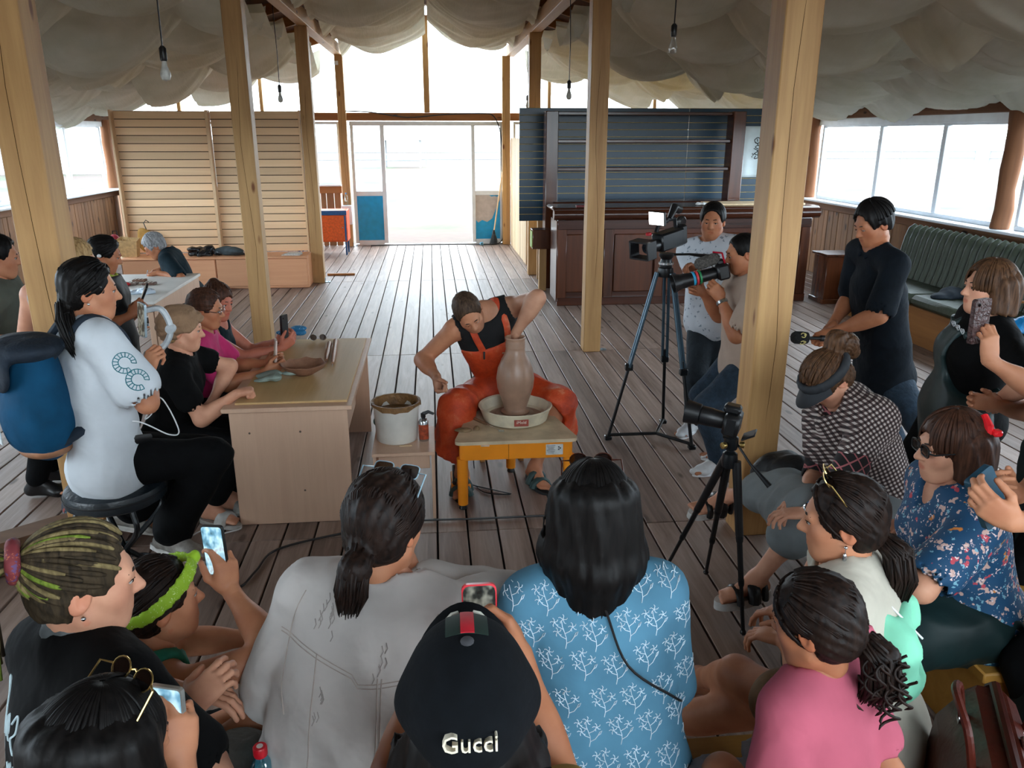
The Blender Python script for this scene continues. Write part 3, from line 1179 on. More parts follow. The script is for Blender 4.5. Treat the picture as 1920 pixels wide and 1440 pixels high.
class Person:
  """a figure built from joints given in world space; heading: 0 = towards the doorway, 90 = towards the bar"""

  def __init__(self, label, pelvis, neck, head, gaze, sh, hip=None, sex='f', s=1.0, b=1.0, skin=SK_TAN, up=(0, 0, 1),
        arms=(), legs=(), foot=None, group=None, tintfn=None, hs=1.0, cat='person', base=None, brow=BROW, hand_s=1.0, bust=True, lid=.12):
    self.lid = lid
    self.sex, self.s, self.b = sex, s, b
    P, N, H = V(pelvis), V(neck), V(head)
    self.P, self.N, self.H = P, N, H
    g = nrm(gaze)
    u = nrm(V(up) - g * (V(up) @ g))
    self.hf, self.hu, self.hr = g, u, np.cross(g, u)
    self.HR = np.stack([self.hr, self.hf, self.hu], 1)       # head frame, columns right fwd up
    self.hs = s * hs * .96
    tu = nrm(N - P)
    self.tu = tu

    def frame(hd):
      f = V((math.sin(R(hd)), math.cos(R(hd)), 0))
      f = nrm(f - tu * (f @ tu))
      return np.cross(f, tu), f
    self.sr, self.sf = frame(sh)
    self.pr, self.pf = frame(hip if hip is not None else sh)
    sw = (.168 if sex == 'f' else .192) * s * (.6 + .4 * b)
    if sex == 'c':
      sw = .15 * s
    self.sw = sw
    base = V((P[0], P[1], 0)) if base is None else V(base)
    self.base = base
    self.root = empty('person', tuple(base), 0, label, cat, group)
    self.sho = {+1: N - tu * .035 * s + self.sr * sw, -1: N - tu * .035 * s - self.sr * sw}     # +1 right, -1 left
    hw = .088 * s * b
    self.hipj = {+1: P - tu * .02 * s + self.pr * hw, -1: P - tu * .02 * s - self.pr * hw}
    self.arm, self.leg, self.hand = {}, {}, {}
    la, lf = .285 * s, .25 * s
    for (side, wrist, hint, hd, pn, pose) in arms:
      e, w = ik(self.sho[side], wrist, la, lf, hint)
      if np.linalg.norm(w - V(wrist)) > .03:
        print('REACH', label[:30], 'arm', side, round(float(np.linalg.norm(w - V(wrist))), 3))
      self.arm[side] = (self.sho[side], e, w)
      self.hand[side] = (w, nrm(hd), nrm(pn), pose)
    ll, lc = .42 * s, .41 * s
    for (side, ankle, hint, toe) in legs:
      k, a = ik(self.hipj[side], ankle, ll, lc, hint)
      if np.linalg.norm(a - V(ankle)) > .03:
        print('REACH', label[:30], 'leg', side, round(float(np.linalg.norm(a - V(ankle))), 3))
      self.leg[side] = (self.hipj[side], k, a, nrm(toe))
    self.skin = skin
    self.tintfn = tintfn
    self.bust = bust
    self.brow = brow
    self.hand_s = hand_s

  # -- primitives -----------------------------------------------------
  def hp(self, p):
    """head-local point to world"""
    return self.H + self.HR @ (V(p) * self.hs)

  def torso(self, F, inf=0.0, k=.07, low=True):
    s, b = self.s, self.b
    i = inf
    m = self.sex != 'f'
    FRs = np.stack([self.sr, self.sf, self.tu], 1)
    FRp = np.stack([self.pr, self.pf, self.tu], 1)
    P, N = self.P, self.N
    L = np.linalg.norm(N - P)
    if low:
      F.ell(P, ((.165 if not m else .158) * s * b + i, .118 * s * b + i, .115 * s + i), FRp, k)
      for sd in (1, -1):
        F.ell(P + self.pr * sd * .075 * s * b - self.pf * .035 * s - self.tu * .05 * s, (.085 * s * b + i, .095 * s * b + i, .085 * s + i), FRp, k)
    FRm = np.stack([nrm(self.sr + self.pr), nrm(self.sf + self.pf), self.tu], 1)
    F.ell(P + self.tu * L * .36, ((.130 if not m else .142) * s * b + i, .100 * s * b + i, .17 * s + i), FRm, k)
    F.ell(P + self.tu * L * .68 + self.sf * .005, ((.148 if not m else .172) * s * (.5 + .5 * b) + i, .108 * s * b + i, .165 * s + i), FRs, k)
    F.cone(self.sho[1] * .88 + self.sho[-1] * .12, self.sho[-1] * .88 + self.sho[1] * .12, .062 * s + i, .062 * s + i, k)
    nb = self.N + self.tu * .03 * s
    for sd in (1, -1):
      F.cone(nb, self.sho[sd] + self.tu * .008 * s, .045 * s + i, .052 * s + i, .05)
    if self.sex == 'f' and self.bust:
      for sd in (1, -1):
        F.ell(P + self.tu * L * .66 + self.sr * sd * .072 * s + self.sf * .082 * s * b, (.06 * s * b + i, .052 * s * b + i, .062 * s + i), FRs, .05)

  def armp(self, F, side, t0=0, t1=2, inf=0.0, k=.03, r=1.0, flare=0.0):
    """t 0..1 upper arm, 1..2 forearm"""
    s = self.s * r
    m = 1.12 if self.sex == 'm' else 1.0
    a, e, w = self.arm[side]
    if t0 < 1:
      ta, tb = max(t0, 0), min(t1, 1)
      r0, r1 = .053 * s * m, .040 * s * m
      F.cone(a + (e - a) * ta, a + (e - a) * tb, r0 + (r1 - r0) * ta + inf, r0 + (r1 - r0) * tb + inf + flare, k)
    if t1 > 1:
      ta, tb = max(t0 - 1, 0), t1 - 1
      r0, r1 = .040 * s * m, .026 * s * m
      F.cone(e + (w - e) * ta, e + (w - e) * tb, r0 + (r1 - r0) * ta + inf, r0 + (r1 - r0) * tb + inf + (flare if t1 > 1 else 0), k)
      if ta < .1 and tb > .4:
        F.ell(e + (w - e) * .28, (.043 * s * m + inf, .043 * s * m + inf, .10 * s), self._fr(w - e), k)

  def _fr(self, d):
    x, y, z = frame_from(tuple(d))
    return np.stack([V(x), V(y), V(z)], 1)

  def legp(self, F, side, t0=0, t1=2, inf=0.0, k=.04, r=1.0, flare=0.0):
    s = self.s * r
    a, e, w, _ = self.leg[side]
    if t0 < 1:
      ta, tb = max(t0, 0), min(t1, 1)
      r0, r1 = .088 * s * (.4 + .6 * self.b), .058 * s
      F.cone(a + (e - a) * ta, a + (e - a) * tb, r0 + (r1 - r0) * ta + inf, r0 + (r1 - r0) * tb + inf + (flare if t1 <= 1 else 0), k)
    if t1 > 1:
      ta, tb = max(t0 - 1, 0), t1 - 1
      r0, r1 = .055 * s, .036 * s
      F.cone(e + (w - e) * ta, e + (w - e) * tb, r0 + (r1 - r0) * ta + inf, r0 + (r1 - r0) * tb + inf + flare, k)
      if ta < .1 and tb > .5:
        bk = nrm(np.cross(np.cross(w - e, e - a), w - e))
        F.ell(e + (w - e) * .3 - bk * .012, (.054 * s + inf, .054 * s + inf, .13 * s), self._fr(w - e), k)

  def footp(self, F, side, inf=0.0):
    s = self.s
    _, e, w, t = self.leg[side]
    u = nrm(e - w)
    u = nrm(V((0, 0, 1)) * .6 + u * .4)
    n = nrm(u - t * (u @ t))
    x = np.cross(t, n)
    heel = w - t * .035 * s - n * .045 * s
    ball = w + t * .12 * s - n * .058 * s
    F.cone(w, heel, .034 * s + inf, .028 * s + inf, .03)
    F.cone(w + t * .01, ball, .036 * s + inf, .026 * s + inf, .03)
    F.cone(heel, ball, .028 * s + inf, .026 * s + inf, .02)
    F.cone(ball + x * .018 * s, ball - x * .02 * s, .024 * s + inf, .022 * s + inf, .02, (n, .8))
    if inf < .003:
      for q in range(5):
        o = (q - 2) * .017 * s * (1 if side > 0 else -1)
        ln = (.062, .06, .054, .047, .04)[q] if side < 0 else (.062, .06, .054, .047, .04)[q]
        st = ball + x * (-o if side < 0 else -o) + t * .005
        F.cone(st, st + t * ln * s - n * .004, .012 * s, .0095 * s if q else .013 * s, .006)
    else:
      F.cone(ball, ball + t * .06 * s - n * .002, .036 * s + inf, .026 * s + inf, .02, (n, .6))

  def body(self, vox=.010, face=True, legs=True, head_vox=.0045, hand_vox=.0042, torso=True):
    s = self.s
    F = Field(vox, .04)
    if torso:
      self.torso(F)
    hb = self.hp((0, -.018, -.075))
    F.cone(self.N - self.tu * .01, hb, .054 * s, .050 * s * (1.12 if self.sex == 'm' else 1), .035)
    for sd in self.arm:
      self.armp(F, sd)
    if legs:
      for sd in self.leg:
        self.legp(F, sd)
        self.footp(F, sd)
    parts = [F.mesh_data()]
    # head
    Hd = Field(head_vox, .02)
    h = self.hs
    sc = lambda *v: tuple(x * h for x in v)
    E = lambda c, r, k=.02, sub=False, rot=None: Hd.ell(self.hp(c), sc(*r), self.HR if rot is None else self.HR @ rot, k * h, sub)
    C = lambda a, b, r1, r2, k=.015, flat=None: Hd.cone(self.hp(a), self.hp(b), r1 * h, r2 * h, k * h, flat)
    m = self.sex == 'm'
    E((0, -.014, .034), (.077, .097, .092), .02)
    E((0, .030, -.030), (.060, .066, .088), .04)
    E((0, .040, -.072), (.050 if m else .044, .044, .040), .04)
    C((0, .066, -.102), (0, .060, -.096), .020, .022, .03)
    for sx in (-1, 1):
      E((sx * .040, .052, -.022), (.026, .026, .026), .03)
      C((sx * .056, .0, -.062), (sx * .026, .055, -.100), .018, .016, .03)
      E((sx * .080, -.012, -.006), (.010, .021, .033), .008, rot=np.array([[1, 0, 0], [0, .95, .3], [0, -.3, .95]]))
      E((sx * .087, -.008, -.002), (.006, .011, .018), .005, True)
    C((-.034, .080, .024), (.034, .080, .024), .014, .014, .02)
    C((0, .088, .012), (0, .112, -.026), .009, .0125, .014)
    E((-.012, .100, -.030), (.0085, .010, .0075), .008)
    E((.012, .100, -.030), (.0085, .010, .0075), .008)
    for sx in (-1, 1):
      E((sx * .031, .098, .006), (.015, .013, .0095), .012, True)
    C((-.018, .088, -.0575), (.018, .088, -.0575), .0065, .0065, .008)
    C((-.014, .088, -.068), (.014, .088, -.068), .0075, .0075, .008)
    E((0, .102, -.0625), (.022, .010, .0016), .003, True)
    for sx in (-1, 1):
      # eyelids round the eyeball
      C((sx * .017, .0905, .0135 - self.lid * .006), (sx * .031, .0935, .0150 - self.lid * .010), .0038, .0048, .004)
      C((sx * .031, .0935, .0150 - self.lid * .010), (sx * .046, .083, .0110 - self.lid * .006), .0048, .0038, .004)
      C((sx * .018, .0880, .0195), (sx * .045, .0820, .0180), .0062, .0055, .006)
      C((sx * .019, .0885, -.0020), (sx * .043, .0825, -.0020), .0040, .0040, .005)
    C((0, -.018, -.06), (0, -.024, -.10), .050 * s / h, .050 * s / h, .04)
    parts.append(Hd.mesh_data())
    nh = len(parts[0][0]), len(parts[0][0]) + len(parts[1][0])
    for sd in self.hand:
      parts.append(self.handmesh(sd, hand_vox))
    allv = np.concatenate([p[0] for p in parts])
    col = np.ones((len(allv), 3))
    hv = (allv[nh[0]:nh[1]] - self.H) @ self.HR / h
    lw = np.clip(1.6 - 1.6 * ((hv[:, 0] / .026) ** 2 + ((hv[:, 2] + .0628) / .0125) ** 2), 0, 1) * (hv[:, 1] > .075)
    col[nh[0]:nh[1]] *= 1 - lw[:, None] * (1 - V((.86, .58, .56) if self.sex == 'f' else (.9, .74, .72)))
    chk = np.exp(-((np.abs(hv[:, 0]) - .042) ** 2 + (hv[:, 1] - .07) ** 2 + (hv[:, 2] + .025) ** 2) / .0007)
    col[nh[0]:nh[1]] *= 1 - chk[:, None] * np.array([0, .12, .12])
    ear = np.abs(hv[:, 0]) > .076
    col[nh[0]:nh[1]][ear] *= (1, .84, .8)
    if self.tintfn is not None:
      col = self.tintfn(allv, col)
    me = np_mesh('body', parts, [self.skin], self.base, col)
    self.bodyo = link_mesh('body', me, None, self.root)
    if face:
      self.face()
    return self

  def handmesh(self, side, vox):
    w, d, n, pose = self.hand[side]
    s = self.s * self.hand_s * (1.08 if self.sex == 'm' else 1.0)
    a, e, ww = self.arm[side]
    n = nrm(n - d * (n @ d))
    t = np.cross(d, n) * (1 if side > 0 else -1)      # towards the thumb
    F = Field(vox, .008)
    F.cone(e + (ww - e) * .86, w + d * .01, .027 * s, .026 * s, .012)
    c = w + d * .052 * s
    F.cone(w + d * .012 * s, w + d * .05 * s, .024 * s, .030 * s, .012, (n, .62))
    for q in range(4):
      x = (.027, .009, -.009, -.026)[q] * s
      F.cone(w + d * .03 * s + t * x * .7, w + d * (.085, .088, .084, .076)[q] * s + t * x, .014 * s, .0105 * s, .012)
    F.ell(w + d * .03 * s + t * .022 * s + n * .008 * s, (.020 * s, .017 * s, .03 * s), np.stack([t, n, d], 1), .015)
    cur = {'relax': (22, 32, 22), 'grip': (55, 62, 40), 'fist': (82, 88, 60), 'flat': (4, 6, 5), 'phone': (38, 58, 42), 'point': (20, 30, 20)}[pose]
    for q in range(4):
      L = ((.042, .026, .021), (.046, .029, .022), (.043, .027, .021), (.034, .021, .019))[q]
      x = (.027, .009, -.009, -.026)[q] * s
      st = w + d * (.085, .088, .084, .076)[q] * s + t * x
      ang = 0
      spread = t * (.10, .03, -.03, -.10)[q] * (1 if pose in ('flat', 'relax') else .3)
      r = (.0092, .0095, .009, .008)[q] * s
      for j in range(3):
        ang += R(cur[j] * (1 + .12 * (q - 1)))
        dd = nrm(d * math.cos(ang) + n * math.sin(ang) + spread)
        en = st + dd * L[j] * s
        F.cone(st, en, r, r * .92, .004)
        st, r = en, r * .92
    # thumb leaves the side of the palm near its base
    st = w + d * .022 * s + t * .028 * s + n * .006 * s
    cl = {'fist': (.55, .35, .75), 'grip': (.45, .45, .7), 'phone': (.5, .6, .45)}.get(pose, (.6, .7, .28))
    d1 = nrm(t * cl[0] + d * cl[1] + n * cl[2])
    d2 = nrm(t * (cl[0] - .45) + d * (cl[1] + .2) + n * cl[2])
    F.cone(st, st + d1 * .036 * s, .0135 * s, .0115 * s, .008)
    F.cone(st + d1 * .036 * s, st + d1 * .036 * s + d2 * .028 * s, .0115 * s, .010 * s, .005)
    F.cone(st + d1 * .036 * s + d2 * .028 * s, st + d1 * .036 * s + d2 * .05 * s, .010 * s, .0085 * s, .004)
    return F.mesh_data()

  def face(self):
    h = self.hs
    rot = Matrix(self.HR.tolist())
    for sx in (-1, 1):
      m = MB()
      m.ell(self.hp((sx * .031, .0835, .006)), (.0120 * h,) * 3, 12)
      o = m.build('eye', EYE_W, self.bodyo, rel=self.base)
      m = MB()
      m.ell(self.hp((sx * .031, .0924, .0048)), (.0068 * h, .0042 * h, .0066 * h), 10, rot)
      m.build('iris', EYE_D, self.bodyo, rel=self.base)
      m = MB()
      pts = [self.hp((sx * .014, .0965, .0265)), self.hp((sx * .032, .0950, .0305)), self.hp((sx * .049, .0835, .0260))]
      m.tube([Vector(p) for p in pts], [.0026 * h, .0036 * h, .0014 * h], 6)
      m.build('eyebrow', self.brow, self.bodyo, rel=self.base)
      m = MB()
      l_ = self.lid
      pts = [self.hp((sx * .018, .0925, .0105 - l_ * .007)), self.hp((sx * .031, .0978, .0108 - l_ * .010)), self.hp((sx * .048, .0845, .0085 - l_ * .006))]
      m.tube([Vector(p) for p in pts], [.0009 * h, .0016 * h, .0012 * h], 5)
      m.build('eyelashes', EYE_D, self.bodyo, rel=self.base)

  # -- clothes ---------------------------------------------------------
  def cloth(self, name, F, mat, amp=.0035, seed=1, parent=None, extra=None):
    if amp:
      F.disp = folds(amp, seed)
    me = np_mesh(name, [F.mesh_data()], [mat], self.base)
    return link_mesh(name, me, None, parent or self.root)

  def shirt(self, mat, sleeve=.6, inf=.016, hem=None, vox=.011, name='shirt', neck=.075, flare=.012, amp=.004, seed=1, neckdrop=0.0, collar=False, vneck=0, lowhem=.10, r=1.0, loose=.0):
    F = Field(vox, .05)
    self.torso(F, inf, low=True)
    P = self.P
    L = np.linalg.norm(self.N - P)
    if loose:
      rw = (.128 if self.sex == 'f' else .145) * self.s * self.b + inf + loose
      for sd in (-1, 1):
        o_ = self.sr * sd * .045 * self.s
        F.cone(P + self.pr * sd * .05 * self.s * self.b - self.tu * .02, P + self.tu * L * .66 + o_, rw + .008, rw * .95, .04, (nrm(self.sf + self.pf), .80))
    if lowhem:
      F.ell(P - self.tu * lowhem * .5, (.165 * self.s * self.b + inf + .022, .125 * self.s * self.b + inf + .022, (.09 + lowhem * .5) * self.s), np.stack([self.pr, self.pf, self.tu], 1), .06)
    if sleeve:
      for sd in self.arm:
        self.armp(F, sd, 0, sleeve, inf + .004, .018, r, flare)
    nb = self.N + self.tu * .035 * self.s + self.sf * .018 * self.s - self.tu * neckdrop
    F.ell(nb + self.tu * .05, (neck * self.s, neck * self.s * .95, .085 * self.s), np.stack([self.sr, self.sf, self.tu], 1), .012, True)
    if vneck:
      F.cone(nb + self.sf * .07, nb + self.sf * .13 - self.tu * vneck, .05, .012, .01, None, True)
    cut = P - self.tu * (.11 * self.s + lowhem if hem is None else hem)
    F.cut(cut, -self.tu)
    if not sleeve:
      for sd in self.arm:
        a, e, w = self.arm[sd]
        d = nrm(nrm(e - a) + self.sr * sd * .8)
        F.cone(a + d * .030 * self.s + self.tu * .01, a + d * .3, .088 * self.s, .10 * self.s, .008, None, True)
    else:
      for sd in self.arm:
        a, e, w = self.arm[sd]
        q0, q1, rr_ = (a, e, np.interp(sleeve, [0, 1], [.053, .040])) if sleeve <= 1 else (e, w, np.interp(sleeve - 1, [0, 1], [.040, .026]))
        tt = sleeve if sleeve <= 1 else sleeve - 1
        d = nrm(q1 - q0)
        en = q0 + (q1 - q0) * tt
        rs_ = rr_ * self.s * r * (1.12 if self.sex == 'm' else 1) + inf + flare - .019
        F.cone(en + d * .014, en + d * .04, rs_, rs_, .004, None, True)
    o = self.cloth(name, F, mat, amp, seed)
    if collar:
      C = Field(.008, .01)
      for sd in (-1, 1):
        C.cone(self.N + self.tu * .05 - self.sf * .05 * self.s, self.N + self.tu * .045 + self.sr * sd * .062 * self.s, .009, .009, .012)
        C.cone(self.N + self.tu * .045 + self.sr * sd * .062 * self.s, self.N + self.tu * .0 + self.sf * .085 * self.s + self.sr * sd * .03, .010, .012, .012, (self.sf, .6))
      self.cloth('collar', C, mat, .001, seed, o)
    return o

  def trousers(self, mat, t1=1.92, inf=.020, vox=.012, name='trousers', flare=.01, amp=.004, seed=2, waist=.10, r=1.0):
    F = Field(vox, .05)
    s, b = self.s, self.b
    FRp = np.stack([self.pr, self.pf, self.tu], 1)
    inp = min(inf, .010)
    F.ell(self.P, (.165 * s * b + inp, .12 * s * b + inp, .125 * s + inp), FRp, .06)
    for sd in (1, -1):
      F.ell(self.P + self.pr * sd * .075 * s * b - self.pf * .035 * s - self.tu * .05 * s, (.085 * s * b + inp, .095 * s * b + inp, .085 * s + inp), FRp, .06)
    for sd in self.leg:
      self.legp(F, sd, 0, t1, inf, .05, r, flare)
    F.cut(self.P + self.tu * waist, self.tu)
    return self.cloth(name, F, mat, amp, seed)

  def shoes(self, mat, sole=None, inf=.008, name='shoe'):
    for sd in self.leg:
      F = Field(.008, .02)
      self.footp(F, sd, inf)
      a, e, w, t = self.leg[sd]
      F.cut(w + nrm(e - w) * .03, nrm(e - w))
      o = self.cloth(name, F, mat, 0)
      if sole is not None:
        u = nrm(V((0, 0, 1)) * .6 + nrm(e - w) * .4)
        n = nrm(u - t * (u @ t))
        m = MB()
        c = w + t * .05 * self.s - n * .09 * self.s
        outline = []
        for q in range(20):
          an = 2 * math.pi * q / 20
          wd = .040 + .010 * math.cos(an)
          outline.append((wd * math.sin(an) * self.s, .145 * math.cos(an) * self.s))
        m.prism([(x, y) for x, y in outline][::-1], -.012, .012, basis4(c + n * .01 - self.base, np.cross(t, n), t, n))
        m.build('sole', sole, o)

  def sandal(self, mat, solem, straps=((.10, .03), (.02, .03)), thick=.012, name='sandal'):
    for sd in self.leg:
      a, e, w, t = self.leg[sd]
      s = self.s
      u = nrm(V((0, 0, 1)) * .6 + nrm(e - w) * .4)
      n = nrm(u - t * (u @ t))
      x = np.cross(t, n)
      m = MB()
      outl = []
      for q in range(24):
        an = 2 * math.pi * q / 24
        wd = .043 + .010 * math.cos(an)
        outl.append((wd * math.sin(an) * s, .142 * math.cos(an) * s))
      m.prism(outl[::-1], -thick, thick, basis4(w + t * .065 * s - n * (.086 * s + thick * .5) - self.base, x, t, n))
      o = m.build(name, solem, self.root)
      for (p, wd) in straps:
        m = MB()
        pts = []
        for q in range(9):
          an = math.pi * q / 8
          hgt = (.062 if p > .06 else .085) * s
          pts.append(w + t * (p * s) + x * (.05 * s * math.cos(an)) + n * (-.085 * s + hgt * math.sin(an)) - self.base)
        m.tube([Vector(q) for q in pts], wd * .5, 8, True, (tuple(nrm(n)), .25))
        # keep the strap a band: wide along the foot
        m.build('strap', mat, o)

  # -- hair --------------------------------------------------------------
  def hair(self, mat, style='short', tail=None, base=(0, -.10, -.01), thick=.014, nape=-.075, vox=.007, front=.072, locks=0, lr=.006, amp=.0022, seed=3, cols=None, side=.0, bangs=False, grow=1.0, facecut=(.078, .085, .118), ear=True, tail_r=(.03, .045, .03), name='hair', fall=(.25, .2), drift=(0, 0, 0), z0=.05):
    h = self.hs
    F = Field(vox, .012)
    sc = lambda *v: tuple(x * h for x in v)
    th = thick
    F.ell(self.hp((0, -.014, .036)), sc((.078 + th) * grow, (.098 + th) * grow, .092 + th), self.HR, .01)
    if style in ('short', 'crop'):
      F.ell(self.hp((0, -.045, -.03)), sc(.066 + th * .4, .06, .06), self.HR, .03)
    if style in ('pony', 'bun', 'long', 'bob', 'half'):
      F.ell(self.hp((0, -.045, -.025)), sc(.070 + th * .6, .062 + th * .5, .065), self.HR, .03)
    bp = self.hp(base)
    if style == 'bun':
      F.ell(bp, sc(.045, .04, .042), self.HR, .012)
    if style == 'bob':
      for sx in (-1, 1):
        F.cone(self.hp((sx * .078, -.02, .03)), self.hp((sx * .086, -.012, nape)), .030 * h, .036 * h, .03)
      F.cone(self.hp((0, -.09, .02)), self.hp((0, -.085, nape)), .05 * h, .055 * h, .05)
      F.cone(self.hp((-.05, -.07, .02)), self.hp((-.055, -.065, nape)), .05 * h, .055 * h, .05)
      F.cone(self.hp((.05, -.07, .02)), self.hp((.055, -.065, nape)), .05 * h, .055 * h, .05)
    if style == 'long':
      for az in range(-105, 106, 15):
        a = R(az)
        d = V((math.sin(a), -math.cos(a), 0))
        st = self.hp(V((0, -.014, z0)) + d * V((.078 + th, .098 + th, 0)) * .80)
        dn = .04 + (fall[0] + (fall[1] - fall[0]) * abs(az) / 105.0) * (1 + .05 * math.sin(az * 1.7))
        ow = self.HR @ (d * V((1, 1, 0)))
        ow = V((ow[0], ow[1], 0))
        mid = st + V((0, 0, -dn * .5)) + ow * .026
        en = st + V((0, 0, -dn)) + ow * .030 + V(drift)
        F.cone(st, mid, .034 * h, .034 * h, .03)
        F.cone(mid, en, .034 * h, .016 * h, .03)
    # clear the face
    fx, fy, fz = facecut
    sh_ = style in ('short', 'crop')
    F.ell(self.hp((0, .108 if sh_ else .100, (-.020 if sh_ else -.028) if not bangs else -.055)), sc(fx + (.006 if sh_ else 0), fy + (.006 if sh_ else 0), fz), self.HR, .012, True)
    if style not in ('bob',):
      for sx in (-1, 1):
        F.ell(self.hp((sx * .095, .015, -.05)), sc(.036, .052, .058), self.HR, .01, True)
    if style in ('crop', 'short'):
      F.ell(self.hp((0, .065, -.11)), sc(.12, .10, .09), self.HR, .02, True)
    n_ = self.hu * -1 + self.hf * (.45 if style in ('short', 'crop') else .1)
    if style != 'long':
      F.cut(self.hp((0, -.07, nape)), n_)
    if tail is not None and not isinstance(tail, float):
      T = [V(p) for p in tail]
      for i in range(len(T) - 1):
        r0 = np.interp(i / max(1, len(T) - 1), [0, .5, 1], tail_r) * h
        r1 = np.interp((i + 1) / max(1, len(T) - 1), [0, .5, 1], tail_r) * h
        F.cone(T[i], T[i + 1], r0, r1, .02)
    HRm, Hc, hh = self.HR, self.H, h
    bl = V(base) - V((0, -.014, .036))

    def groove(P):
      q = (P - Hc) @ HRm / hh
      d = nrm(bl)
      e1 = nrm(np.cross(d, (0, .3, 1)))
      e2 = np.cross(d, e1)
      if style in ('pony', 'bun', 'half'):
        an = np.arctan2(q @ e1, q @ e2)
        return amp * (np.sin(an * 23 + 2 * np.sin(q[:, 2] * 30)) + .6 * np.sin(an * 41 + 1))
      an = np.arctan2(q[:, 0], -q[:, 1] + .02)
      return amp * (np.sin(an * 17 + 1.5 * np.sin(q[:, 2] * 22)) + .6 * np.sin(an * 33 + 3 * q[:, 2] * 9))
    F.disp = groove
    parts = [F.mesh_data()]
    o = link_mesh(name, np_mesh(name, parts, [mat], self.base), None, self.root)
    if locks:
      self.locks(o, mat, locks, style, base, tail, lr, seed, th, nape)
    self.hairo = o
    return o

  def locks(self, parent, mat, n, style, base, tail, lr, seed, th, nape):
    """separate strands laid over the hair shell"""
    rr = random.Random(seed)
    m = MB()
    c = V((0, -.014, .036))
    rad = V((.078 + th + .002, .098 + th + .002, .092 + th + .002))
    for i in range(n):
      pts, rs = [], []
      jit = rr.uniform(-.004, .008)
      if style in ('pony', 'bun', 'half'):
        an = rr.uniform(-math.pi, math.pi)
        # start along the hairline, end at the gathering point
        a = nrm((math.cos(an), .55 + .25 * math.sin(an * 2), .35 + .75 * abs(math.sin(an)) - .5 * (an < 0)))
        b = nrm((V(base) - c) / rad)
        for j in range(9):
          t = j / 8
          d = nrm(a * (1 - t) + b * t + 1e-4)
          pts.append(self.hp(c + d * rad * (1 + jit)))
          rs.append(lr * (1 - .35 * t))
        if tail is not None:
          T = [V(p) for p in tail]
          off = nrm((rr.uniform(-1, 1), rr.uniform(-1, 1), rr.uniform(-.3, .3))) * rr.uniform(.018, .034)
          for j, p in enumerate(T):
            pts.append(p + off * (.6 + .6 * math.sin(math.pi * (j + .6) / len(T))) + V((rr.uniform(-1, 1), rr.uniform(-1, 1), rr.uniform(-1, 1))) * .004)
            rs.append(lr * (1 if j < len(T) - 1 else .25))
      else:
        az = rr.uniform(-2.75, 2.75) if style != 'short' else rr.uniform(-2.0, 2.0)
        for j in range(12):
          t = j / 11
          el = 1.52 - t * (1.92 if style != 'short' else 1.5)
          d = V((math.sin(az) * math.cos(el), -math.cos(az) * math.cos(el), math.sin(el)))
          pts.append(self.hp(c + d * rad * (1 + jit)))
          rs.append(lr * (1.0 if j else .4))
        if tail is not None:
          ln = tail if isinstance(tail, (int, float)) else .2
          ln *= rr.uniform(.85, 1.08)
          for j in range(1, 5):
            p = pts[-1] + V((0, 0, -ln / 4)) + (pts[-1] - self.H) * V((.05, .05, 0))
            pts.append(p + V((rr.uniform(-1, 1), rr.uniform(-1, 1), 0)) * .003)
            rs.append(lr * (1 - .2 * j))
      m.tube([Vector(p) for p in (np.array(pts) - self.base)], rs, 5)
    tag(m.build('strands', mat, parent, angle=180), kind='stuff')


def ray_project(o, org, d):
  """hit point on a garment mesh, in its local frame"""
  ok, loc, nor, idx = o.ray_cast(Vector(org), Vector(d))
  return (loc, nor) if ok else (None, None)


def strokes_on(o, p, polylines, name, mat, r=.0022, origin=None, ex=None, ey=None, n=None, lift=.001):
  """thin raised stitching: 2-d polylines in the plane ex,ey are projected onto the garment along n"""
  m = MB()
  for pl in polylines:
    pts = []
    for (a, b) in pl:
      q = origin + ex * a + ey * b - p.base
      loc, nor = ray_project(o, q - n * .6, n)
      if loc is None:
        if len(pts) > 1:
          m.tube(pts, r, 4)
        pts = []
        continue
      pts.append(loc + nor * lift)
    if len(pts) > 1:
      m.tube(pts, r, 4)
  ob = m.build(name, mat, o)
  return ob




# ------------------------------------------------------------------ the potter at the wheel
def clay_tint(center_fns):
  def f(v, col):
    for (c, r, tint) in center_fns:
      w = np.clip(1.3 - np.linalg.norm(v - V(c), axis=1) / r, 0, 1)
      nz = .5 + .5 * np.sin(v[:, 0] * 90 + np.sin(v[:, 1] * 70) * 2) * np.sin(v[:, 2] * 60 + v[:, 0] * 40)
      w = np.clip(w * (1.0 + .5 * nz), 0, 1)
      col = col * (1 - w[:, None]) + V(tint) * w[:, None]
    return col
  return f


def dusty_orange():
  t = NT('orange_apron')
  v = t.coords()
  n1 = t.n('ShaderNodeTexNoise')
  n1.inputs['Scale'].default_value = 7
  n1.inputs['Detail'].default_value = 8
  n1.inputs['Roughness'].default_value = .7
  t.l(v, n1.inputs['Vector'])
  c = t.ramp(n1.outputs[0], [(.32, S(150, 44, 14)), (.52, S(196, 66, 22)), (.60, S(202, 84, 44)), (.70, S(206, 132, 100))])
  t.l(c, t.b.inputs['Base Color'])
  t.b.inputs['Roughness'].default_value = .65
  t.bump(n1.outputs[0], .5, .02)
  MATS['orange_apron'] = t.m
  return t.m


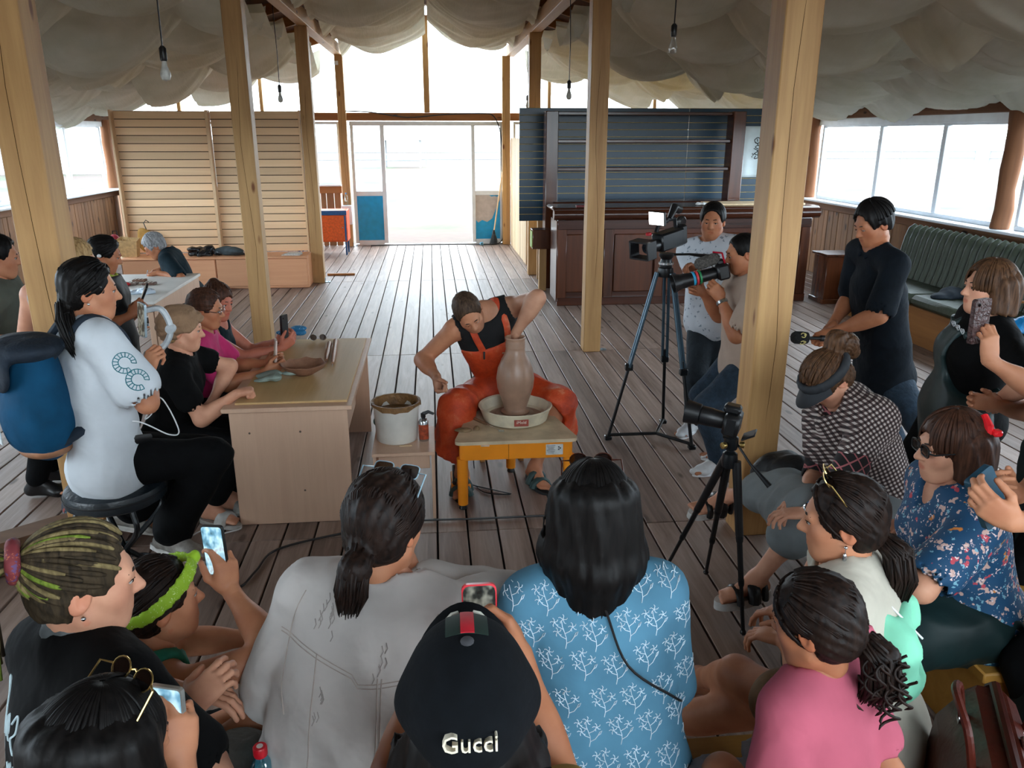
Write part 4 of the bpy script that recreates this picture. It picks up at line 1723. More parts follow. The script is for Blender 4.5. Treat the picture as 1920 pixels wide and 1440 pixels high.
ORANGE = dusty_orange()
BLACKC = M('black_cloth', S(9, 10, 12), .9, (25, .2), .15)
CLAYC = M('wet_clay', S(150, 118, 98), .38, (14, .1), .03, bscale=40)
vt = V((0.467, 4.62, 0.953))
def build_potter():
  wr = vt + V((.012, .02, .0))
  p = Person('potter in an orange apron bent over the wheel, one arm raised into the vase',
       pelvis=(.42, 5.02, .53), neck=(0.295, 4.82, 1.043), head=(0.205, 4.7, 1.078), gaze=(.22, -.72, -.62), up=(-.42, .1, 1), sh=168, hip=180,
       sex='m', s=1.03, b=1.04, skin=SK_TAN,
       arms=[(-1, wr, (0.62, 4.8, 1.267), (-.05, -.03, -1), (-.9, -.2, 0), 'relax'),
          (1, (-0.001, 4.62, 0.706), (-0.058, 4.8, 0.744), (.1, -.5, -.75), (.85, -.3, .2), 'fist')],
       legs=[(1, (0.138, 4.538, 0.1), (0.05, 4.55, 0.629), (-.1, -1, -.05)), (-1, (0.597, 4.592, 0.1), (0.843, 4.65, 0.606), (.35, -.95, -.05))],
       tintfn=clay_tint([(vt + V((.05, .03, .17)), .26, (.92, 1.10, 1.28)), (vt, .2, (.86, 1.02, 1.18)), ((0.004, 4.58, 0.678), .10, (.78, .88, 1.0))]))
  p.lid = .75
  p.body(.010)
  p.hair(H_SHORT, 'crop', thick=.009, nape=-.06, amp=.001, vox=.0065)
  p.shirt(BLACKC, sleeve=0, inf=.015, neck=.105, name='tank_top', amp=.002, neckdrop=.03)
  # apron: bib on the chest, wide skirt over both knees
  F = Field(.012, .05)
  p.torso(F, .024)
  L = np.linalg.norm(p.N - p.P)
  F.cut(p.P + p.tu * L * .70, p.tu)
  F.cut(p.P + p.sf * .02, -p.sf)
  ap = p.cloth('apron_bib', F, ORANGE, .003, 5)
  G = Field(.012, .06)
  for sd in (1, -1):
    a, e, w, _ = p.leg[sd]
    G.cone(a, e, .115, .10, .08)
    G.cone(e, e + (w - e) * .8 + V((sd * -.03, .02, 0)), .105, .14, .06)
    G.cone(e, e + V((-.06 * sd, .10, -.24)), .085, .10, .06)
  mid = (p.leg[1][1] + p.leg[-1][1]) / 2
  G.cone(p.P + V((0, -.12, .02)), mid + V((0, .18, -.10)), .13, .10, .10)
  G.cut((0, 4.6, .24), (0, .25, -1))
  G.ell((.50, 4.60, .40), (.27, .23, .17), None, .03, True)
  p.cloth('apron_skirt', G, ORANGE, .009, 8)
  for sd in (1, -1):
    pts = [p.P + p.tu * L * .69 + p.sf * (.125) + p.sr * sd * .085, p.N - p.tu * .06 + p.sf * .105 + p.sr * sd * .105,
       p.N + p.tu * .055 + p.sr * sd * .10 + p.sf * .0, p.N - p.tu * .03 - p.sf * .10 + p.sr * sd * .07]
    MB().tube([q - Vector(p.base) for q in bez([tuple(q) for q in pts], 5)], .022, 8, True, (tuple(p.sf), .35)).build('apron_strap', ORANGE, ap)
  MB().box(p.P + p.tu * L * .66 + p.sf * .150 + p.sr * .09 - p.base, (.012, .012, .05), .003).build('clip_microphone', M('black_plastic', S(18, 18, 20), .4), p.root)
  # stamped emblem on the bib: a small pale six-armed figure over a line of blurred print
  m = MB()
  ec = p.P + p.tu * L * .50 + p.sf * .158 - p.sr * .035
  for q in range(6):
    a = R(60 * q + 12)
    d = p.sr * math.cos(a) + p.tu * math.sin(a)
    m.tube([Vector(ec + d * .006 - p.base), Vector(ec + d * .03 + np.cross(d, p.sf) * .008 - p.base)], .0025, 5)
  m.build('emblem', M('pale_print', S(226, 150, 110), .7), ap)
  p.sandal(M('teal_rubber', S(52, 78, 78), .6), M('dark_sole', S(28, 30, 32), .7), ((.11, .05), (.05, .045)), .012)
  return p


build_potter()


# ------------------------------------------------------------------ cloth for the crowd
def print_cloth(name, base, cols, scale=16, thr=.32, rough=.75, bump=.12):
  """cloth with scattered blots of other colours"""
  if name in MATS:
    return MATS[name]
  t = NT(name)
  v = t.coords()
  c = None
  nz = t.n('ShaderNodeTexNoise')
  nz.inputs['Scale'].default_value = 5
  t.l(v, nz.inputs['Vector'])
  c = t.ramp(nz.outputs[0], [(.3, tuple(x * .8 for x in base[:3]) + (1,)), (.7, base)])
  for i, (col, sc, th) in enumerate(cols):
    vo = t.n('ShaderNodeTexVoronoi')
    vo.inputs['Scale'].default_value = sc
    mp = t.n('ShaderNodeMapping')
    mp.inputs['Location'].default_value = (i * 3.7, i * 1.3, i * 2.1)
    n3 = t.n('ShaderNodeTexNoise')
    n3.inputs['Scale'].default_value = sc * 2
    t.l(v, n3.inputs['Vector'])
    ad = t.mix(.06, v, n3.outputs['Color'], 'ADD')
    t.l(ad, mp.inputs['Vector'])
    t.l(mp.outputs[0], vo.inputs['Vector'])
    k = t.ramp(vo.outputs['Distance'], [(th, (1, 1, 1, 1)), (th + .05, (0, 0, 0, 1))])
    c = t.mix(k, c, col)
  t.l(c, t.b.inputs['Base Color'])
  t.b.inputs['Roughness'].default_value = rough
  n2 = t.n('ShaderNodeTexNoise')
  n2.inputs['Scale'].default_value = 30
  t.l(v, n2.inputs['Vector'])
  t.bump(n2.outputs[0], bump, .01)
  MATS[name] = t.m
  return t.m


def check_cloth(name, c1, c2, n, rot=(0, 0, 0), c3=None, thin=False):
  """gingham or windowpane check from two stripe sets"""
  if name in MATS:
    return MATS[name]
  t = NT(name)
  v = t.coords(scale=(n, n, n), rot=rot)
  sp = t.n('ShaderNodeSeparateXYZ')
  t.l(v, sp.inputs[0])
  fs = []
  for ax in ('X', 'Z'):
    m1 = t.n('ShaderNodeMath', operation='FRACT')
    t.l(sp.outputs[ax], m1.inputs[0])
    m2 = t.n('ShaderNodeMath', operation='GREATER_THAN')
    m2.inputs[1].default_value = .86 if thin else .5
    t.l(m1.outputs[0], m2.inputs[0])
    fs.append(m2.outputs[0])
  if thin:
    mx = t.n('ShaderNodeMath', operation='MAXIMUM')
    t.l(fs[0], mx.inputs[0])
    t.l(fs[1], mx.inputs[1])
    c = t.mix(mx.outputs[0], c1, c2)
  else:
    a = t.mix(fs[0], c1, c3 or tuple((x + y) / 2 for x, y in zip(c1, c2)))
    b = t.mix(fs[0], c3 or tuple((x + y) / 2 for x, y in zip(c1, c2)), c2)
    c = t.mix(fs[1], a, b)
  t.l(c, t.b.inputs['Base Color'])
  t.b.inputs['Roughness'].default_value = .85
  MATS[name] = t.m
  return t.m


WHITE_T = M('white_tee', S(196, 202, 208), .9, (6, .05), .35, bscale=9, spec=.15)
DENIM_W = M('white_denim', S(190, 184, 180), .9, (7, .06), .4, bscale=10, spec=.15)
TEAL_D = M('dark_teal_cloth', S(16, 34, 42), .85, (9, .15), .3, bscale=12, spec=.2)
APRON_G = M('dark_green_apron', S(16, 36, 37), .55, (6, .14), .25, bscale=9, spec=.3)
APRON_K = M('black_apron', S(14, 16, 18), .6, (8, .15), .2, bscale=10, spec=.3)
BLACK_T = M('black_tee', S(8, 8, 9), .9, (20, .15), .3, bscale=12, spec=.15)
BLACK_P = M('black_trousers', S(8, 9, 11), .9, (20, .2), .3, bscale=12, spec=.15)
NAVY = M('navy_shirt', S(10, 18, 26), .85, (12, .15), .35, bscale=11, spec=.2)
JEANS = M('blue_jeans', S(30, 48, 64), .9, (25, .2), .2, bscale=60)
BEIGE = M('beige_tee', S(170, 150, 136), .9, (8, .05), .3, bscale=9, spec=.15)
CREAM = M('cream_tee', S(190, 184, 170), .9, (8, .05), .35, bscale=9, spec=.15)
PINK = M('pink_tee', S(176, 88, 106), .9, (8, .06), .35, bscale=9, spec=.15)
MAGENTA = M('magenta_tee', S(176, 28, 92), .8, (8, .08), .15)
LIME = M('lime_tee', S(148, 158, 40), .8, (8, .08), .15)
GREYG = M('grey_green_shirt', S(78, 82, 72), .85, (8, .1), .2)
GREYS = M('grey_skirt', S(118, 124, 126), .9, (9, .06), .35, bscale=9, spec=.15)
GREENV = M('green_tank', S(22, 110, 88), .8, (8, .08), .15)
MINT = M('mint_hood', S(132, 214, 180), .8, (8, .05), .3, bscale=12)
TAUPE = M('taupe_trousers', S(84, 80, 74), .85, (14, .14), .3, bscale=40)
STEEL = M('steel', S(190, 196, 200), .25, (10, .05), metal=1)
GOLD = M('gold_metal', S(206, 176, 110), .3, (10, .05), metal=1)
BLKPL = M('black_plastic', S(11, 11, 12), .4)
WHITEPL = M('white_plastic', S(226, 228, 230), .35, (8, .03))
SCREEN = M('phone_screen', S(70, 120, 150), .15, (60, .5))


def fwd(hd):
  return V((math.sin(R(hd)), math.cos(R(hd)), 0))


def right(hd):
  f = fwd(hd)
  return V((f[1], -f[0], 0))


def nk(H, hd, back=.035, drop=.165):
  return V(H) - V((0, 0, drop)) - fwd(hd) * back


def phone(name, label, c, up, nrm_, w=.075, h=.155, case=BLKPL, screen=None, th=.010, group=None, r=.010):
  """slab with screen on the side nrm_ points to; c centre"""
  up, n = nrm(up), nrm(nrm_)
  n = nrm(n - up * (n @ up))
  x = np.cross(up, n)
  o = thing(name, tuple(c), label, 'phone', group)
  m = MB()
  pl = []
  for sx, sy in ((1, 1), (-1, 1), (-1, -1), (1, -1)):
    for q in range(4):
      a = math.atan2(sy, sx) - math.pi / 4 + q * math.pi / 6
      pl.append((sx * (w / 2 - r) + r * math.cos(a), sy * (h / 2 - r) + r * math.sin(a)))
  m.prism(pl, -th / 2, th / 2, basis4((0, 0, 0), x, up, n))
  body = m.build('case', case, o, angle=30)
  if screen is not None:
    m = MB()
    m.prism([(a * .92, b * .95) for a, b in pl], th / 2, th / 2 + .0008, basis4((0, 0, 0), x, up, n))
    m.build('screen', screen, o, smooth=False)
  m = MB()
  m.lathe([(.006, 0), (.006, .0015), (0, .0018)], (Vector(x) * (w * .28) + Vector(up) * (h * .38) - Vector(n) * (th / 2)), 12, tuple(-n))
  m.build('camera_lens', M('lens_black', S(8, 8, 10), .1), o)
  return o


def view_screen(name, tones, s=.9):
  """a lit phone display showing a blurred picture"""
  if name in MATS:
    return MATS[name]
  t = NT(name)
  v = t.coords(scale=(38, 38, 26))
  nz = t.n('ShaderNodeTexNoise')
  nz.inputs['Scale'].default_value = 1
  nz.inputs['Detail'].default_value = 2
  t.l(v, nz.inputs['Vector'])
  st = [(.25 + .5 * i / (len(tones) - 1), c) for i, c in enumerate(tones)]
  c = t.ramp(nz.outputs[0], st)
  t.l(c, t.b.inputs['Base Color'])
  t.l(c, t.b.inputs['Emission Color'])
  t.b.inputs['Emission Strength'].default_value = s * .12
  t.b.inputs['Roughness'].default_value = .15
  MATS[name] = t.m
  return t.m


SCR1 = view_screen('screen_lit', [S(20, 30, 36), S(90, 130, 150), S(160, 190, 200), S(120, 60, 50)])
SCR2 = view_screen('screen_dark', [S(10, 10, 12), S(40, 42, 40), S(120, 120, 110), S(30, 26, 24)], .5)


def glasses(p, mat, lens, up=0.0, parent=None, lens_r=(.024, .019), tilt=0.0, shape='round', wide=1.0, name='glasses'):
  """worn spectacles; up moves them onto the hair (head-local metres), returned as a part of the person's things"""
  y0, z0 = (.104, .006) if not up else (.040, .134)
  g = thing(name, tuple(p.hp((0, y0, z0))), None, None)
  org = V(g.location)
  for sx in (-1, 1):
    c = p.hp((sx * .033 * wide, y0, z0))
    up_ = p.hu * math.cos(tilt) - p.hf * math.sin(tilt)
    n_ = p.hf * math.cos(tilt) + p.hu * math.sin(tilt)
    pts = []
    for q in range(17):
      a = 2 * math.pi * q / 16
      ca, sa = math.cos(a), math.sin(a)
      if shape == 'square':
        ca, sa = np.sign(ca) * abs(ca) ** .5, np.sign(sa) * abs(sa) ** .5
      pts.append(Vector(c + p.hr * ca * lens_r[0] * wide * p.hs + up_ * sa * lens_r[1] * p.hs - org))
    MB().tube(pts, .0018 if mat is not BLKPL else .0028, 6).build('rim', mat, g)
    m = MB()
    m.add(pts[:-1], [tuple(range(16))])
    m.v += [tuple(Vector(q) - Vector(n_) * .0015) for q in m.v]
    m.f.append(tuple(range(16, 32))[::-1])
    m.mi.append(0)
    m.build('lens', lens, g, smooth=False)
    e = p.hp((sx * .080 * wide, y0 - .012, z0 + .002)) - org
    e2 = p.hp((sx * .085, -.02, z0 + (.004 if not up else -.07))) - org
    st = Vector(c + p.hr * sx * lens_r[0] * wide * p.hs - org)
    MB().tube([st, Vector(e), Vector(e2)], .0022 if mat is not BLKPL else .003, 6).build('temple', mat, g)
  MB().tube([Vector(p.hp((-.010, y0 + .004, z0 + .003)) - org), Vector(p.hp((0, y0 + .007, z0 + .006)) - org), Vector(p.hp((.010, y0 + .004, z0 + .003)) - org)], .0018, 6).build('bridge', mat, g)
  return g


LENS_T = glass('tinted_lens', (.35, .33, .34, 1), .15, .05)
LENS_C = glass('clear_lens', (.97, .98, .98, 1), .06, .03)


def earring(p, sx, mat=STEEL, r=.005, drop=0):
  c = p.hp((sx * .086, -.006, -.042))
  m = MB()
  m.ell(tuple(c - p.base), (r,) * 3, 8)
  if drop:
    m.tube([Vector(c - p.base), Vector(c - p.base) - Vector((0, 0, drop))], .001, 5)
    m.ell(tuple(c - p.base - V((0, 0, drop + .018))), (.006, .006, .018), 8)
  m.build('earring', mat, p.root)


def stool(label, x, y, h, r=.17, mat=None, legm=None, group=None):
  o = thing('stool', (x, y, 0), label, 'stool', group)
  MB().lathe([(0, h - .04), (r * .95, h - .04), (r, h - .025), (r, h - .008), (r * .94, h), (0, h)], n=28).build('seat', mat or PINE, o)
  for q in range(4):
    a = R(45 + 90 * q)
    d = Vector((math.cos(a), math.sin(a), 0))
    MB().tube([d * r * .7 + Vector((0, 0, h - .04)), d * r * .95], .014, 8).build('leg', legm or BLKPL, o)
  return o


def bench_plank(label, c, size, mat, rz=0, legs=True, group=None, legmat=None):
  o = thing('bench', (c[0], c[1], 0), label, 'bench', group, rz)
  MB().box((0, 0, c[2] - .02), (size[0], size[1], .04), .006).build('seat_board', mat, o)
  for sx in (-1, 1):
    MB().box((sx * (size[0] / 2 - .12), 0, (c[2] - .04) / 2), (.05, size[1] * .85, c[2] - .04), .005).build('leg', legmat or mat, o)
  return o


# ------------------------------------------------------------------ the women along the left of the table
def build_left():
  # -- tall girl with the teal backpack on the black stool
  H = V((-1.474, 3.55, 1.459))
  hd = 72
  p = Person('dark-haired woman with teal backpack and white tee, perched on the black swivel stool', pelvis=(-1.489, 3.52, 0.718), neck=nk(H, hd, .03), head=H, gaze=(.93, .38, -.10), sh=52, hip=75,
       s=1.07, skin=SK_TAN,
       arms=[(1, (-1.31, 3.62, 1.062), (-1.153, 3.05, 0.942), (.35, .1, .9), (.4, .9, -.1), 'grip'), (-1, (-1.414, 3.8, 0.98), (-1.534, 3.95, 0.689), (.5, -.1, .85), (.5, -.8, 0), 'grip')],
       legs=[(1, (-1.287, 3.55, 0.287), (-0.996, 3.62, 0.818), (.9, -.35, -.12)), (-1, (-1.534, 3.72, 0.341), (-1.154, 3.9, 0.694), (.8, .2, -.3))])
  p.body()
  bp = (0.03, -.098, -.05)
  b0 = p.hp(bp)
  p.hair(H_BLACK, 'pony', base=bp, tail=[b0, b0 + V((.02, -.045, -.06)), b0 + V((.05, -.07, -.15)), b0 + V((.075, -.08, -.22))], thick=.012, locks=110, lr=.004, tail_r=(.025, .034, .010), nape=-.08)
  MB().tube([Vector(p.hp((.079, .045, .030)) - p.base), Vector(p.hp((.086, .015, .034)) - p.base), Vector(p.hp((.088, -.012, .036)) - p.base), Vector(p.hp((.086, .015, .027)) - p.base), Vector(p.hp((.080, .045, .027)) - p.base)], .002, 6).build('hair_clip', STEEL, p.root)
  earring(p, 1, STEEL, .006)
  sh = p.shirt(WHITE_T, sleeve=.70, inf=.020, r=1.12, flare=.03, amp=.006, lowhem=.12, loose=.014)
  TP = M('teal_print', S(40, 112, 124), .8)
  # printed coiled dragon outline on the sleeve
  a, e, w = p.arm[1]
  ax = nrm(e - a)
  out = nrm(p.sr + p.sf * .1 - p.tu * .1)
  out = nrm(out - ax * (out @ ax))
  tn = np.cross(ax, out)
  m = MB()

  PL = []
  for k_ in range(2):
    cu, rad = .12 + .085 * k_, .045
    for rr_ in (rad, rad * .55):
      PL.append([(cu + rr_ * math.cos(t_), rr_ * math.sin(t_)) for t_ in np.linspace(0, 5.3, 18)])
    for t_ in np.linspace(0, 5.3, 15):
      PL.append([(cu + r_ * math.cos(t_), r_ * math.sin(t_)) for r_ in (rad * .58, rad)])
  strokes_on(sh, p, PL, 'printed_dragon', TP, .002, a, ax, tn, -out)
  p.trousers(BLACK_P, 1.9, .02, flare=.04, amp=.006)
  p.shoes(M('grey_sneaker', S(150, 146, 140), .7, (30, .2)), M('white_sole', S(214, 212, 206), .7))
  # waist bag strap across the back
  pts = [p.N - p.sf * .10 - p.tu * .06 - p.sr * .12, p.P + p.tu * .22 - p.sf * .14 + p.sr * .02, p.P + p.tu * .12 + p.sr * .19 - p.sf * .03, p.P + p.tu * .07 + p.sr * .14 + p.sf * .14]
  MB().tube([q - Vector(p.base) for q in bez([tuple(q) for q in pts], 5)], .022, 8, True, (tuple(p.sr), .4)).build('bag_strap', BLKPL, p.root)
  # backpack
  bc = p.P + p.tu * .33 - p.sf * .235 - p.sr * .03
  o = thing('backpack', tuple(bc - p.tu * .24), 'teal backpack with a dark flap and tan base on the back of a woman', 'backpack')
  org = V(o.location)
  TEAL_B = M('teal_canvas', S(10, 66, 98), .85, (10, .12), .4, bscale=9, spec=.2)
  FR = np.stack([p.sr, p.sf, p.tu], 1)
  F = Field(.01, .04)
  F.ell(bc, (.19, .12, .28), FR, .04).ell(bc - p.tu * .10, (.185, .14, .19), FR, .05).ell(bc - p.sf * .08 - p.tu * .11, (.12, .06, .12), FR, .03)
  F.cut(bc + p.tu * .20, p.tu)
  F.disp = folds(.005, 11)
  link_mesh('pack_body', np_mesh('pack_body', [F.mesh_data()], [TEAL_B], org), None, o)
  F = Field(.01, .03)
  F.ell(bc + p.tu * .205 - p.sf * .01, (.205, .15, .06), FR, .04).ell(bc + p.tu * .13 - p.sf * .125, (.17, .03, .10), FR, .04)
  F.disp = folds(.004, 12)
  link_mesh('flap', np_mesh('flap', [F.mesh_data()], [M('navy_canvas', S(16, 30, 44), .8, (10, .15), .25, bscale=24)], org), None, o)
  F = Field(.01, .03)
  F.ell(bc - p.tu * .235, (.145, .105, .045), FR, .03)
  link_mesh('base', np_mesh('base', [F.mesh_data()], [M('tan_leather', S(150, 104, 74), .6)], org), None, o)
  for sd in (1, -1):
    pts = [bc + p.tu * .16 + p.sr * sd * .09 + p.sf * .06, p.N + p.tu * .055 + p.sr * sd * .11 - p.sf * .03, p.N - p.tu * .03 + p.sr * sd * .125 + p.sf * .105, p.N - p.tu * .2 + p.sr * sd * .15 + p.sf * .11, p.N - p.tu * .33 + p.sr * sd * .18 + p.sf * .0, bc - p.tu * .2 + p.sr * sd * .12 + p.sf * .04]
    MB().tube([q - Vector(org) for q in bez([tuple(q) for q in pts], 6)], .026, 8, True, (tuple(p.sf), .4)).build('strap', M('navy_canvas', S(16, 30, 44), .8), o)
  lb = bc - p.sf * .160 - p.tu * .16 - p.sr * .02
  MB().box(Vector(lb - org), (.075, .006, .06), .006, Matrix(FR.tolist())).build('patch', M('pale_patch', S(206, 214, 218), .7), o)
  m = MB()
  m.prism([(-.012, -.012), (.012, -.012), (0, .014)], .004, .0045, basis4(lb - org, p.sr, p.tu, -p.sf))
  m.build('patch_mark', M('teal_mark', S(20, 60, 80), .7), o, smooth=False)
  MB().box(Vector(bc - p.sf * .137 + p.tu * .0 - p.sr * .05 - org), (.05, .006, .06), .004, Matrix(FR.tolist())).build('badge', M('badge_photo', S(150, 110, 96), .4, (60, .4)), o)
  # gimbal and phone held up in front of her
  g0 = V((-1.322, 3.7, 1.039))
  gb = thing('phone_gimbal', tuple(g0), 'pale grey handheld gimbal gripped by the backpack woman', 'gimbal')
  GR = M('light_grey_plastic', S(176, 182, 186), .4)
  MB().lathe([(.014, -.06), (.018, -.05), (.016, .06), (.02, .075), (.02, .10), (.012, .11)], n=14).build('grip', GR, gb)
  MB().tube(bez([(0, 0, .10), (.075, .0, .13), (.115, .0, .21), (.085, 0, .30), (.02, 0, .30)], 6), .014, 8, True, ((0, 1, 0), 1.4)).build('arm', GR, gb)
  MB().lathe([(.02, -.02), (.023, 0), (.02, .02)], (.115, 0, .21), 14, (0, 1, 0)).build('motor', GR, gb)
  phone('mobile_phone', 'silver phone clamped upright in the handheld gimbal', g0 + V((-.005, 0, .255)), (.1, 0, 1), (-.75, -.66, .1), .074, .158, M('silver_shell', S(160, 176, 186), .3, metal=.4), SCR2)
  cb = MB()
  cb.tube(bez([tuple(g0 + V((0, 0, -.06))), (-1.322, 3.66, 0.869), (-1.341, 3.6, 0.851), (-1.262, 3.6, 0.952), (-1.182, 3.55, 0.812), (-1.208, 3.5, 0.806), (-1.321, 3.44, 0.896), (-1.445, 3.38, 0.897)], 8), .003, 6)
  tag(cb.build('charging_cable', WHITEPL), 'white charging cable looping from gimbal to the woman\'s waist bag', 'cable')
  # the stool
  sx, sy, _ = (-1.477, 3.5, 0.621)
  o = thing('swivel_stool', (sx, sy, 0), 'padded black leather stool on crossed black tube legs', 'stool')
  SEATM = M('black_leather', S(26, 34, 40), .38, (20, .1), .1)
  MB().lathe([(0, .50), (.19, .50), (.215, .515), (.22, .55), (.21, .575), (.17, .59), (0, .59)], n=36).build('seat', SEATM, o)
  MB().lathe([(.221, .545), (.2225, .55), (.221, .555)], n=36).build('piping', M('piping', S(14, 18, 22), .5), o)
  BT = M('black_tube', S(16, 22, 26), .35, metal=.3)
  for q in range(4):
    a = R(40 + 90 * q)
    d = Vector((math.cos(a), math.sin(a), 0))
    MB().tube(bez([tuple(d * .17 + Vector((0, 0, .50))), tuple(d * .19 + Vector((0, 0, .40))), tuple(-d * .02 + Vector((0, 0, .22))), tuple(-d * .19 + Vector((0, 0, .014)))], 6), .013, 8).build('leg', BT, o)
  MB().tube([(.15 * math.cos(R(t)), .15 * math.sin(R(t)), .13) for t in range(0, 361, 20)], .009, 6).build('foot_ring', BT, o)

  # -- fair woman with the beige turban
  H = V((-1.372, 4.4, 1.082))
  p = Person('fair woman in black tee with a twisted beige turban leaning on the table', pelvis=(H[0] - .13, 4.42, .50), neck=nk(H, 85, .04), head=H, gaze=(.97, .10, -.12), sh=82, skin=SK_PALE, s=.98, brow=M('fair_brow', S(120, 90, 66), .8),
       arms=[(1, (-1.086, 4.244, 0.755), (-1.272, 4.25, 0.568), (.85, .42, .1), (.1, .2, -1), 'fist'), (-1, (-1.296, 4.52, 0.627), (-1.213, 4.62, 0.67), (-.55, -.55, -.55), (.3, -.6, -.6), 'relax')],
       legs=[(1, (-1.287, 4.219, 0.1), (-1.172, 4.3, 0.546), (.9, -.4, 0)), (-1, (-1.231, 4.352, 0.1), (-1.204, 4.6, 0.469), (.95, -.2, 0))])
  p.body()
  p.hair(H_FAIR, 'pony', base=(0, -.10, -.03), thick=.008, nape=-.07)
  TUR = M('beige_turban', S(138, 108, 82), .9, (12, .1), .3, bscale=40)
  F = Field(.006, .02)
  F.ell(p.hp((0, -.018, .036)), (.098, .122, .108), p.HR, .02).ell(p.hp((0, -.075, .0)), (.075, .055, .07), p.HR, .04)
  F.ell(p.hp((0, .112, -.035)), (.085, .085, .105), p.HR, .01, True)
  for sx in (-1, 1):
    F.ell(p.hp((sx * .1, .03, -.06)), (.05, .05, .06), p.HR, .01, True)
  for q in range(0):
    t = q / 5
    pts = [p.hp((.092 * math.sin(a), -.012 + .108 * math.cos(a), .005 + .075 * t + .045 * math.cos(a) * (1 - .3 * t))) for a in np.linspace(0, 2 * math.pi, 15)]
    sc_ = 1 - .10 * t * t * 1.5
    pts = [p.hp((0, -.012, .0)) + (q_ - p.hp((0, -.012, .0))) * (sc_ if q > 2 else 1) for q_ in pts]
    for i in range(14):
      F.cone(pts[i], pts[i + 1], .013, .013, .008)
  F.ell(p.hp((0, .088, .075)), (.03, .022, .03), p.HR, .01)
  F.disp = lambda P: .0035 * np.sin(((P - p.H) @ p.HR) @ V((40, -60, 150)) + 2 * np.sin(((P - p.H) @ p.HR)[:, 1] * 30))
  p.cloth('turban', F, TUR, 0)
  p.shirt(BLACK_T, sleeve=.55, inf=.014)
  p.trousers(BLACK_P, 1.8)
  p.sandal(M('striped_strap', S(190, 190, 186), .7), M('pale_sole', S(170, 166, 160), .7), ((.10, .07),))
  stool('round-topped wooden stool under the beige turban woman', p.P[0], p.P[1], .40)

  # -- woman with glasses in a magenta tee
  H = V((-1.368, 4.86, 1.097))
  p = Person('woman in clear glasses and magenta tee with arms stretched along the table', pelvis=(H[0] - .16, 4.86, .50), neck=nk(H, 85, .045), head=H, gaze=(.96, -.05, -.16), sh=85, skin=SK_WARM, s=.97,
       arms=[(1, (-1.021, 4.74, 0.731), (-1.251, 4.7, 0.537), (.9, .3, .25), (0, .8, .3), 'phone'), (-1, (-1.045, 4.92, 0.737), (-1.309, 5.1, 0.55), (.9, -.2, .3), (0, -.8, .3), 'phone')],
       legs=[(1, (-1.228, 4.538, 0.1), (-1.182, 4.8, 0.501), (.9, -.3, 0)), (-1, (-1.222, 4.656, 0.1), (-1.194, 5, 0.469), (.95, -.2, 0))])
  p.body()
  p.hair(H_AUB, 'pony', base=(0, -.10, .02), tail=[p.hp((0, -.10, .02)), p.hp((0, -.135, -.02)), p.hp((0, -.12, -.09))], thick=.011, locks=60, lr=.0035, tail_r=(.022, .03, .012))
  p.shirt(MAGENTA, sleeve=.7, inf=.014)
  p.trousers(BLACK_P, 1.8)
  tag(glasses(p, STEEL, LENS_C), 'thin clear glasses worn by the magenta tee woman', 'glasses')
  phone('mobile_phone', 'phone held on edge by the magenta tee woman', (-0.977, 4.84, 0.833), (.1, 0, 1), (-.95, -.3, 0), .07, .15, M('pale_case', S(200, 180, 170), .5), SCR2)
  stool('round-topped wooden stool under the magenta tee woman', p.P[0], p.P[1], .40)

  # -- flushed woman with the hair bun, dark tank top
  H = V((-1.444, 5.42, 1.03))
  p = Person('woman in a dark tank top with a hair bun filming with a black flip case', pelvis=(H[0] - .16, 5.42, .50), neck=nk(H, 100, .04), head=H, gaze=(.86, -.42, -.20), up=(.15, 0, 1), sh=92, skin=SK_RED, s=1.0,
       arms=[(1, (-1.022, 5.3, 0.733), (-1.231, 5.2, 0.516), (.75, .1, .6), (0, .6, .5), 'phone'), (-1, (-1.093, 5.5, 0.729), (-1.338, 5.7, 0.485), (.9, -.2, .4), (0, -.6, .5), 'phone')],
       legs=[(1, (-1.23, 5.003, 0.1), (-1.223, 5.3, 0.447), (.9, -.3, 0)), (-1, (-1.215, 5.095, 0.1), (-1.252, 5.6, 0.392), (.95, -.2, 0))])
  p.body()
  p.hair(H_AUB, 'bun', base=(-.01, -.055, .115), thick=.014, bangs=True, locks=60, lr=.004, nape=-.07)
  p.shirt(TEAL_D, sleeve=0, inf=.014, neck=.10, name='tank_top', neckdrop=.02)
  p.trousers(BLACK_P, 1.8)
  phone('mobile_phone', 'black flip-cased phone held upright over the far table edge', (-1.015, 5.38, 0.858), (.02, 0, 1), (-.95, .3, 0), .082, .165, BLKPL, SCR2, th=.016)
  stool('round-topped wooden stool under the woman with the hair bun', p.P[0], p.P[1], .40)

  # -- standing woman with wallet phone, lime tee and dark apron
  H = V((-2.134, 5.45, 1.349))
  p = Person('woman in lime tee and dark apron standing with a wallet phone and white ear clip', pelvis=(H[0] - .06, 5.42, .86), neck=nk(H, 85, .035), head=H, gaze=(.92, .2, -.30), sh=85, skin=SK_WARM, s=.96,
       arms=[(1, (-1.962, 5.3, 0.98), (-2.133, 5.25, 0.638), (.6, .2, .75), (.2, .8, .2), 'grip'), (-1, (-1.982, 5.5, 0.955), (-2.189, 5.7, 0.509), (.5, -.3, .75), (.2, -.8, .2), 'grip')],
       legs=[(1, (H[0] - .05, 5.34, .09), (H[0] + .2, 5.3, .45), (1, -.1, 0)), (-1, (H[0] - .05, 5.52, .09), (H[0] + .2, 5.5, .45), (1, .1, 0))])
  p.body()
  p.hair(H_BLACK, 'pony', base=(0, -.10, -.04), tail=[p.hp((0, -.10, -.04)), p.hp((0, -.12, -.10)), p.hp((0, -.11, -.17))], thick=.013, locks=60, lr=.004, bangs=False)
